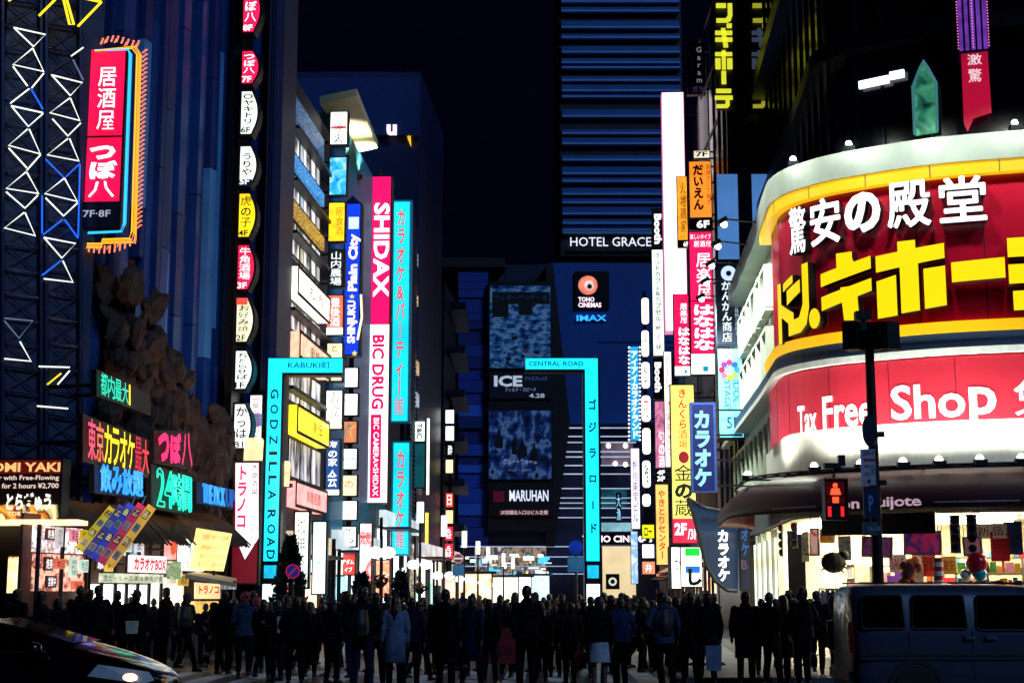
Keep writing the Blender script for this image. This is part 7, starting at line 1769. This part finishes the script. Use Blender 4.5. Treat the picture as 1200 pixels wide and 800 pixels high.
    tr = [(0, 0, hem, .2 + pf, .15 + pf), (0, 0, max(hem + .06, .93), .2 + pf, .148 + pf), (0, 0, 1.08, .178 + pf, .138 + pf), (0, 0, 1.22, .192 + pf, .145 + pf), (0, .004, 1.34, .2, .142), (0, .008, 1.415, .15, .105), (0, .012, 1.46, .082, .08)]
    if hem < .7: tr.insert(1, (0, 0, .75, .205, .152))
    rings(j, tr)
    for sh, e, w_ in arms: cap(j, [sh, sh.lerp(e, .5), e, e.lerp(w_, .5), e.lerp(w_, .93)], [.076 + pf * .5, .068 + pf * .6, .06 + pf * .5, .054 + pf * .5, .046 + pf * .3])
    if outfit in ('hood', 'puffer'):
        j.ball((0, .085, 1.45), (.11, .07, .07), 12, 8); j.tube([(-.09, .03, 1.47), (0, .1, 1.49), (.09, .03, 1.47)], [.04, .05, .04], 8)
    else: j.tube([(-.065, -.04, 1.46), (-.07, .05, 1.485), (0, .085, 1.49), (.07, .05, 1.485), (.065, -.04, 1.46)], [.022, .026, .028, .026, .022], 8)
    D['jacket'] = fuse(j, .015, 3, .009 if outfit != 'puffer' else .006, seed)
    # hair or hat
    h = MB(HM)
    if hair == 'short': h.ball((0, .026, 1.622), (.083, .098, .098), 16, 10); h.ball((0, .055, 1.56), (.068, .06, .06), 12, 8); h.ball((0, -.03, 1.675), (.06, .05, .035), 12, 8)
    elif hair == 'bob': h.ball((0, .026, 1.62), (.09, .103, .1), 16, 10); h.tube([(0, .05, 1.6), (0, .06, 1.47)], [.085, .07], 12); [h.tube([(s * .065, .01, 1.62), (s * .08, 0, 1.5)], [.035, .03], 8) for s in (-1, 1)]
    elif hair == 'long': h.ball((0, .026, 1.62), (.09, .103, .1), 16, 10); h.tube([(0, .05, 1.62), (0, .075, 1.45), (0, .1, 1.25)], [.085, .085, .05], 12); [h.tube([(s * .068, .015, 1.62), (s * .085, .02, 1.42)], [.035, .03], 8) for s in (-1, 1)]
    elif hair == 'cap': h.ball((0, .02, 1.63), (.086, .1, .09), 16, 10); h.tube([(-.05, -.09, 1.638), (0, -.14, 1.63), (.05, -.09, 1.638)], [.02, .022, .02], 8); h.ball((0, .055, 1.565), (.066, .058, .055), 12, 8)
    elif hair == 'beanie': h.lathe((0, .018, 1.6), [(.088, 0), (.092, .03), (.085, .09), (.05, .13), (.01, .14)], 16); h.ball((0, .05, 1.58), (.07, .06, .06), 12, 8)
    elif hair == 'bun': h.ball((0, .026, 1.62), (.084, .098, .097), 16, 10); h.ball((0, .1, 1.67), (.045, .045, .042)); h.ball((0, .055, 1.56), (.066, .055, .055))
    elif hair == 'spiky':
        h.ball((0, .026, 1.622), (.083, .098, .098), 16, 10); h.ball((0, .055, 1.56), (.068, .06, .06), 12, 8)
        for i in range(36): a = rr_.uniform(0, 6.28); e = rr_.uniform(-.1, 1.4); d = Vector((math.cos(a) * math.cos(e), math.sin(a) * math.cos(e), math.sin(e))); c = Vector((0, .025, 1.62)); h.tube([c + d * .075, c + d * .13 + Vector((0, .01, 0))], [.026, .01], 5)
    D['hair'] = fuse(h, .011, 2, .004, seed)
    D['head'] = HM
    e = bpy.data.meshes.new('eye'); m = MB()
    m.ball((0, 0, 0), .0125, 10, 6); e.from_pydata(m.v, [], m.f); D['eye'] = e
    return D
SKIN, HAIRM = M('#5a4234', .6, 0, .15, 8, 0, 0, .2), M('#0c0a0a', .45, 0, .2)
def make_proto(pose, outfit, hair, seed, fem=False, turn=0, nod=0):
    D = build_person(pose, outfit, hair, seed, fem, turn, nod)
    def link(nm, me, mat, par=None):
        me.materials.clear(); me.materials.append(mat); o = bpy.data.objects.new(nm, me); COL.objects.link(o); o.parent = par; return o
    r = link('person', D['body'], SKIN)
    link('hair' if hair not in ('cap', 'beanie') else 'hat', D['hair'], HAIRM, r)
    link('jacket' if outfit != 'coat' else 'coat', D['jacket'], HAIRM, r)
    if 'skirt' in D: link('skirt', D['skirt'], HAIRM, r)
    else: link('trousers', D['trousers'], HAIRM, r)
    for k in (0, 1): link('shoe', D['shoe%d' % k], HAIRM, r)
    D['eye'].materials.append(M('#d8d8d4', .2, var=0))
    for s in (-1, 1): o = link('eye', D['eye'], M('#141010', .1, var=0), r); o.location = D['head'] @ Vector((s * .03, -.069, 1.6))
    return r
PROTO = {k: make_proto(*v) for k, v in {
    'coat': ('stand', 'coat', 'short', 1, False, 25, 0), 'jacket': ('pockets', 'jacket', 'short', 2, False, -30, 8), 'hood': ('stride', 'hood', 'short', 3, False, 10, 0), 'skirt': ('strap', 'skirt', 'bob', 4, True, 40, 5), 'longhair': ('stand', 'coat', 'long', 5, True, -15, 0),
    'phone': ('phone', 'jacket', 'short', 6, False, 8, 25), 'photo': ('photo', 'hood', 'cap', 7, False, 0, -12), 'walker': ('stride', 'jacket', 'cap', 8, False, -35, 4), 'puffer': ('pockets', 'puffer', 'beanie', 9, False, 50, 0), 'strap': ('strap', 'hood', 'spiky', 10, False, -20, 0),
    'hips': ('hips', 'jacket', 'short', 11, False, 35, 0), 'bun': ('phone', 'jacket', 'bun', 12, True, -10, 22), 'bob': ('stride', 'coat', 'bob', 13, True, 20, 0), 'lean': ('lean', 'hood', 'short', 14, False, 60, 10), 'carry': ('carry', 'puffer', 'long', 15, True, -50, 0), 'point': ('point', 'jacket', 'short', 16, False, -30, -8)}.items()}
used_p = set()
TONE = {'k': '#060609', 'n': '#070a16', 'b': '#0c1630', 'g': '#161c28', 'l': '#5c6a88', 'd': '#080808', 'm': '#160a10', 'j': '#16244c', 'w': '#9aa0b0', 't': '#241c14', 'v': '#120e24', 's': '#2c3650'}
def person(px, y, Y, kind, yaw, top, low, label, hair=None, group=None):
    src = PROTO[kind]
    if kind not in used_p: used_p.add(kind); r = src; kids = list(src.children)
    else:
        r = src.copy(); COL.objects.link(r); kids = []
        for ch in src.children: c = ch.copy(); COL.objects.link(c); c.parent = r; kids.append(c)
    for c in kids:
        nm = c.name.split('.')[0]; col = None
        if nm in ('jacket', 'coat'): col = M(TONE[top], .8, 0, .4, 9, 0, 0, .08)
        elif nm in ('trousers', 'skirt'): col = M(TONE[low], .8, 0, .3, 9, 0, 0, .08)
        elif nm in ('hair', 'hat'): col = M(hair, .5, 0, .3, 9) if hair else HAIRM
        elif nm == 'shoe': col = M('#101014', .4) if top != 'l' else M('#5a5a60', .5)
        if col: c.material_slots[0].link = 'OBJECT'; c.material_slots[0].material = col
    rx = GX(px, Y, .9)
    onroad = (Y < 30.5) or (rx < 3.3 + max(0, (Y - 40) * .2) and Y < 36.8) or (36.8 <= Y and XL(Y) + 0 < rx < min(3.3, XR(Y) - 3))
    z = .006 if onroad else .12
    h = max(1.5, min(1.9, P(px, y, Y).z - z)); s = h / 1.708
    r.location = (rx, Y, z); r.scale = (s * random.uniform(.96, 1.04), s, s); r.rotation_euler = (0, 0, R(yaw))
    return tag(r, label, 'person', group)
CROWD = [
    (18, 690, 33, 'jacket', 160, 'k', 'k', 'person in black facing the amber lantern panel'),
    (48, 692, 31.5, 'hood', 100, 'k', 'n', 'person in a dark hooded top walking past the amber lantern panel'),
    (66, 699, 33.5, 'bob', 200, 'n', 'k', 'person with bobbed hair in a dark coat behind the black car bonnet'),
    (92, 684, 34, 'coat', 175, 'k', 'k', 'tall person in a long black coat under the fan of banners'),
    (104, 690, 35.2, 'hips', 120, 'k', 'k', 'person with a hand on the hip beside the tall long coated one under the banners'),
    (113, 685, 33, 'walker', 230, 'k', 'n', 'person in a cap striding below the slanted banners'),
    (136, 693, 35, 'puffer', 180, 'k', 'k', 'person in a beanie and padded jacket by the white lit doors'),
    (152, 699, 37.6, 'skirt', 170, 'n', 'k', 'short person in a skirt silhouetted against the white lit doors'),
    (159, 692, 34.4, 'strap', 165, 'k', 'k', 'spiky haired person holding a shoulder strap by the white lit doors'),
    (179, 703, 37.2, 'bun', 200, 'n', 'n', 'short person with a bun below the teal pictured sign'),
    (193, 688, 36.2, 'jacket', 260, 'k', 'k', 'slim person standing side on with hands in pockets near the food stall'),
    (219, 694, 35.4, 'hood', 75, 'k', 'k', 'person in a bulky hooded jacket in mid stride before the food stall'),
    (240, 715, 37.4, 'phone', 10, 'n', 'k', 'short person facing us with a pale lanyard strip beside the food stall'),
    (262, 691, 34.2, 'coat', 170, 'k', 'k', 'person in a long coat under the striped stall canopy'),
    (286, 694, 33.2, 'strap', 190, 's', 'k', 'red haired person in a pale striped top below the maroon pennant board'),
    (300, 699, 34.8, 'jacket', 180, 'k', 'k', 'dark haired person close behind the red haired one'),
    (308, 702, 32, 'bob', 175, 'k', 'k', 'person with bobbed hair in front of the gateway with Latin letters'),
    (325, 703, 31.4, 'phone', 240, 'n', 'n', 'person with one forearm raised at the foot of the gateway with Latin letters'),
    (346, 700, 30.2, 'puffer', 185, 'k', 'k', 'broad person in a padded jacket and beanie before the dark tall conifer'),
    (364, 705, 33, 'longhair', 180, 'k', 'k', 'long haired person between the tall conifer and the cyan menu panel'),
    (389, 702, 30.6, 'strap', 140, 'n', 'k', 'person with a strap across the chest under the white coffee sign side'),
    (404, 692, 32.5, 'hips', 215, 'n', 'b', 'person with an elbow out in front of the small dark conifer'),
    (424, 687, 27.4, 'jacket', 180, 'n', 'b', 'tall person in pale jeans with a dark backpack'),
    (440, 694, 29.2, 'hood', 170, 't', 'n', 'person in a tan hooded top beside the tall backpack wearer'),
    (463, 698, 28.2, 'longhair', 185, 'l', 'k', 'long haired person in a pale grey blue coat, brightest clothing in the crowd'),
    (482, 700, 28.8, 'hips', 175, 'v', 'k', 'person in a dusky violet jacket next to the pale grey blue coat'),
    (491, 704, 31.5, 'walker', 130, 'k', 'k', 'person in a cap walking past the violet jacket'),
    (504, 711, 34, 'skirt', 190, 'k', 'k', 'short person in a skirt below the globe lamps'),
    (522, 690, 27.0, 'coat', 160, 'k', 'k', 'tall bulky long coat silhouette below the tubed globe lamps'),
    (553, 697, 29, 'bob', 160, 'b', 'k', 'person with bobbed hair in a deep blue coat beside the bulky long coat'),
    (573, 703, 30.2, 'puffer', 150, 'k', 'k', 'person in a padded jacket directly behind the crimson barrier board'),
    (593, 703, 32.6, 'phone', 200, 'k', 'k', 'person with a raised forearm behind the end of the barrier board'),
    (617, 686, 27.4, 'jacket', 205, 'k', 'k', 'tall person in black just past the barrier board'),
    (634, 706, 31.2, 'longhair', 170, 'k', 'k', 'long haired person under the blue roundel with a plate'),
    (650, 709, 33, 'bun', 190, 'k', 'k', 'short person with a bun left of the second gateway post'.replace('left of', 'close to')),
    (668, 706, 30.4, 'coat', 200, 'm', 'k', 'person in a dark maroon long coat close to the crimson bag'),
    (684, 702, 32.2, 'hood', 160, 'k', 'k', 'person in a hooded jacket at the foot of the gateway with Japanese letters'),
    (702, 699, 28, 'skirt', 185, 'k', 'w', 'person with bobbed hair in a pale skirt catching warm light'),
    (716, 697, 29.6, 'hips', 170, 'n', 'k', 'person with an elbow out just behind the pale skirt'),
    (727, 700, 29, 'jacket', 215, 'j', 'k', 'person in a blue jacket turned towards the pale skirt'),
    (744, 706, 35.5, 'walker', 100, 'w', 'k', 'person in a whitish jacket walking further up the street'),
    (757, 703, 38, 'phone', 180, 'k', 'k', 'person behind the whitish jacket near the pill sign stack foot'),
    (777, 694, 28.0, 'lean', 190, 's', 'k', 'person in a grey hooded jacket with a backpack before the yellow blade sign'),
    (793, 700, 31, 'puffer', 140, 'k', 'k', 'person in a beanie beside the grey hooded backpack wearer'),
    (809, 694, 30.2, 'coat', 170, 'k', 'k', 'person in a long coat below the white convenience corner board'),
    (819, 699, 32, 'bob', 185, 'n', 'k', 'person with bobbed hair between two long coats under the corner board'),
    (829, 695, 29.2, 'hips', 190, 'k', 'v', 'person carrying a pale plastic bag under the sail shaped sign'),
    (874, 693, 29.8, 'coat', 170, 'k', 'k', 'person in a long coat standing alone on the paving below the sail sign'),
    (893, 702, 31.6, 'bun', 165, 'g', 'k', 'shorter person in a greenish grey jacket next to the lone long coat'),
    (903, 694, 29.4, 'lean', 120, 'k', 'k', 'slim person in black, first of the tight group by the rounded corner'),
    (918, 697, 30.4, 'longhair', 200, 'k', 'k', 'long haired person in the tight group by the rounded corner'),
    (926, 693, 31.4, 'strap', 150, 'k', 'k', 'spiky haired person at the back of the tight group by the rounded corner'),
    (941, 689, 29.4, 'puffer', 215, 'k', 'k', 'broad padded jacket figure in the tight group by the rounded corner'),
    (958, 692, 31.8, 'walker', 170, 'n', 'k', 'person in a cap under the red pedestrian signal'),
    (976, 697, 33.8, 'bob', 190, 'k', 'k', 'person with bobbed hair beside the garment rack'),
    (1092, 679, 36.5, 'jacket', 150, 'k', 'k', 'shopper whose head shows over the middle of the van roof'),
    (1141, 679, 36, 'phone', 170, 'k', 'k', 'dark haired shopper behind the van mirror'),
    (1156, 676, 35.2, 'hood', 140, 'w', 'k', 'shopper in a whitish top over the van roof'),
    (1173, 673, 34.2, 'hips', 200, 'j', 'b', 'shopper in a bright blue jacket leaning over the goods'),
    (1196, 680, 33.2, 'coat', 160, 'n', 'k', 'shopper in a navy coat at the frame edge beside the blue jacket'),
]
for t in CROWD:
    p = person(*t[:8], hair='#8a1420' if 'red haired' in t[7] else None)
# far pedestrians up the street, too small and dark to tell apart
rp = random.Random(77)
for i in range(42):
    Y = rp.uniform(39, 95); u = rp.uniform(.12, .92); x = XL(Y) + 1.5 + u * (XR(Y) - XL(Y) - 3)
    px = 600 + x / (Y * CT + (.9 - CAMZ) * ST) * FPX
    person(px, 697 + rp.uniform(-4, 5), Y, rp.choice(list(PROTO)), rp.choice([0, 170, 180, 190, 20, 160]), rp.choice('kkngbj'), rp.choice('kknb'), 'small dark pedestrian far up the crowded lit street', group='far pedestrians up the street')
rp2 = random.Random(5)
extra = [(28, 36), (57, 37), (74, 35.5), (124, 38.2), (146, 36.4), (170, 36), (207, 38.4), (250, 36), (275, 37), (296, 36), (318, 37.5), (336, 36.5), (355, 36.5), (378, 36), (396, 38), (414, 36), (434, 35), (453, 36.5), (474, 34.5), (496, 36), (514, 37), (536, 36), (545, 33), (562, 35.5), (586, 36.5), (604, 35), (627, 35), (642, 36.4), (659, 35.2), (676, 36), (692, 35), (709, 34), (735, 37.5), (752, 35), (765, 36), (785, 35.4), (803, 34.5), (820, 36), (838, 36), (911, 34.8), (933, 35.6), (950, 35.2)]
for px, Y in extra:
    person(px, 697 + rp2.uniform(-5, 14), Y, rp2.choice(list(PROTO)), rp2.choice((rp2.uniform(150, 215), rp2.uniform(60, 130), rp2.uniform(230, 300))), rp2.choice('kknnb'), rp2.choice('kkn'), 'dark figure in the second row, mostly hidden behind the nearest people', group='second row of the crowd')
# things carried
def bag(px, y0, y1, Y, wd_, mat, label, handle=True, name='shopping_bag'):
    a = P(px, y0, Y); z0 = max(.15, P(px, y1, Y).z); h = a.z - z0; root = empty(name, Vector((a.x, Y, z0)), label, 'bag')
    m = MB(); w_ = wd_ / 2; m.add([(a.x - w_ * .85, Y - .05, z0), (a.x + w_ * .85, Y - .05, z0), (a.x + w_ * .85, Y + .05, z0), (a.x - w_ * .85, Y + .05, z0), (a.x - w_, Y - .07, z0 + h), (a.x + w_, Y - .07, z0 + h), (a.x + w_, Y + .07, z0 + h), (a.x - w_, Y + .07, z0 + h)], [(0, 3, 2, 1), (0, 1, 5, 4), (1, 2, 6, 5), (2, 3, 7, 6), (3, 0, 4, 7), (4, 5, 6, 7)])
    obj('bag_body', m, mat, root)
    if handle: m = MB(); m.tube([(a.x - w_ * .5, Y, z0 + h), (a.x - w_ * .3, Y, z0 + h + .14), (a.x + w_ * .3, Y, z0 + h + .14), (a.x + w_ * .5, Y, z0 + h)], .008, 5); obj('handle', m, M('#3a3028', .6), root)
bag(796, 763, 787, 30.6, .24, M('#b8825a', .7), 'tan paper shopping bag carried beside the grey hooded backpack wearer')
bag(836, 756, 785, 28.8, .3, M('#6a7490', .4), 'pale plastic bag hanging under the sail shaped sign')
bag(681, 763, 783, 29.8, .24, M('#8a1420', .6), 'crimson shopping bag beside the maroon coat')
bag(155, 727, 742, 34.1, .26, M('#b8b0a0', .7), 'pale tote bag held by the spiky haired person')
bag(331, 722, 741, 31.2, .2, M('#a8a8b0', .6), 'small white bag at the foot of the gateway with Latin letters')
def backpack(px, Y, z, label, mat):
    x = GX(px, Y, 1.2); root = empty('backpack', Vector((x, Y - .2, z)), label, 'backpack'); m = MB(); m.tube([(x, Y - .23, z), (x, Y - .25, z + .2), (x, Y - .22, z + .45)], [.15, .16, .12], 14); m.ball((x, Y - .31, z + .1), (.11, .06, .1)); 
    me = fuse(m, .02, 3, .006); me.materials.append(mat); o = bpy.data.objects.new('pack', me); COL.objects.link(o); o.parent = root; o.location = -Vector(root.location)
    m = MB()
    for s in (-1, 1): m.tube([(x + s * .1, Y - .14, z + .02), (x + s * .14, Y - .06, z + .25), (x + s * .1, Y - .1, z + .44)], .018, 6)
    obj('strap', m, mat, root)
backpack(424, 27.4, 1.0, 'dark backpack on the tall person in pale jeans', M('#0c0e18', .6)); backpack(777, 28.2, 1.0, 'dark backpack on the grey hooded jacket', M('#12141e', .6)); backpack(219, 35.4, 1.0, 'black backpack on the striding person before the food stall', M('#08080a', .6))
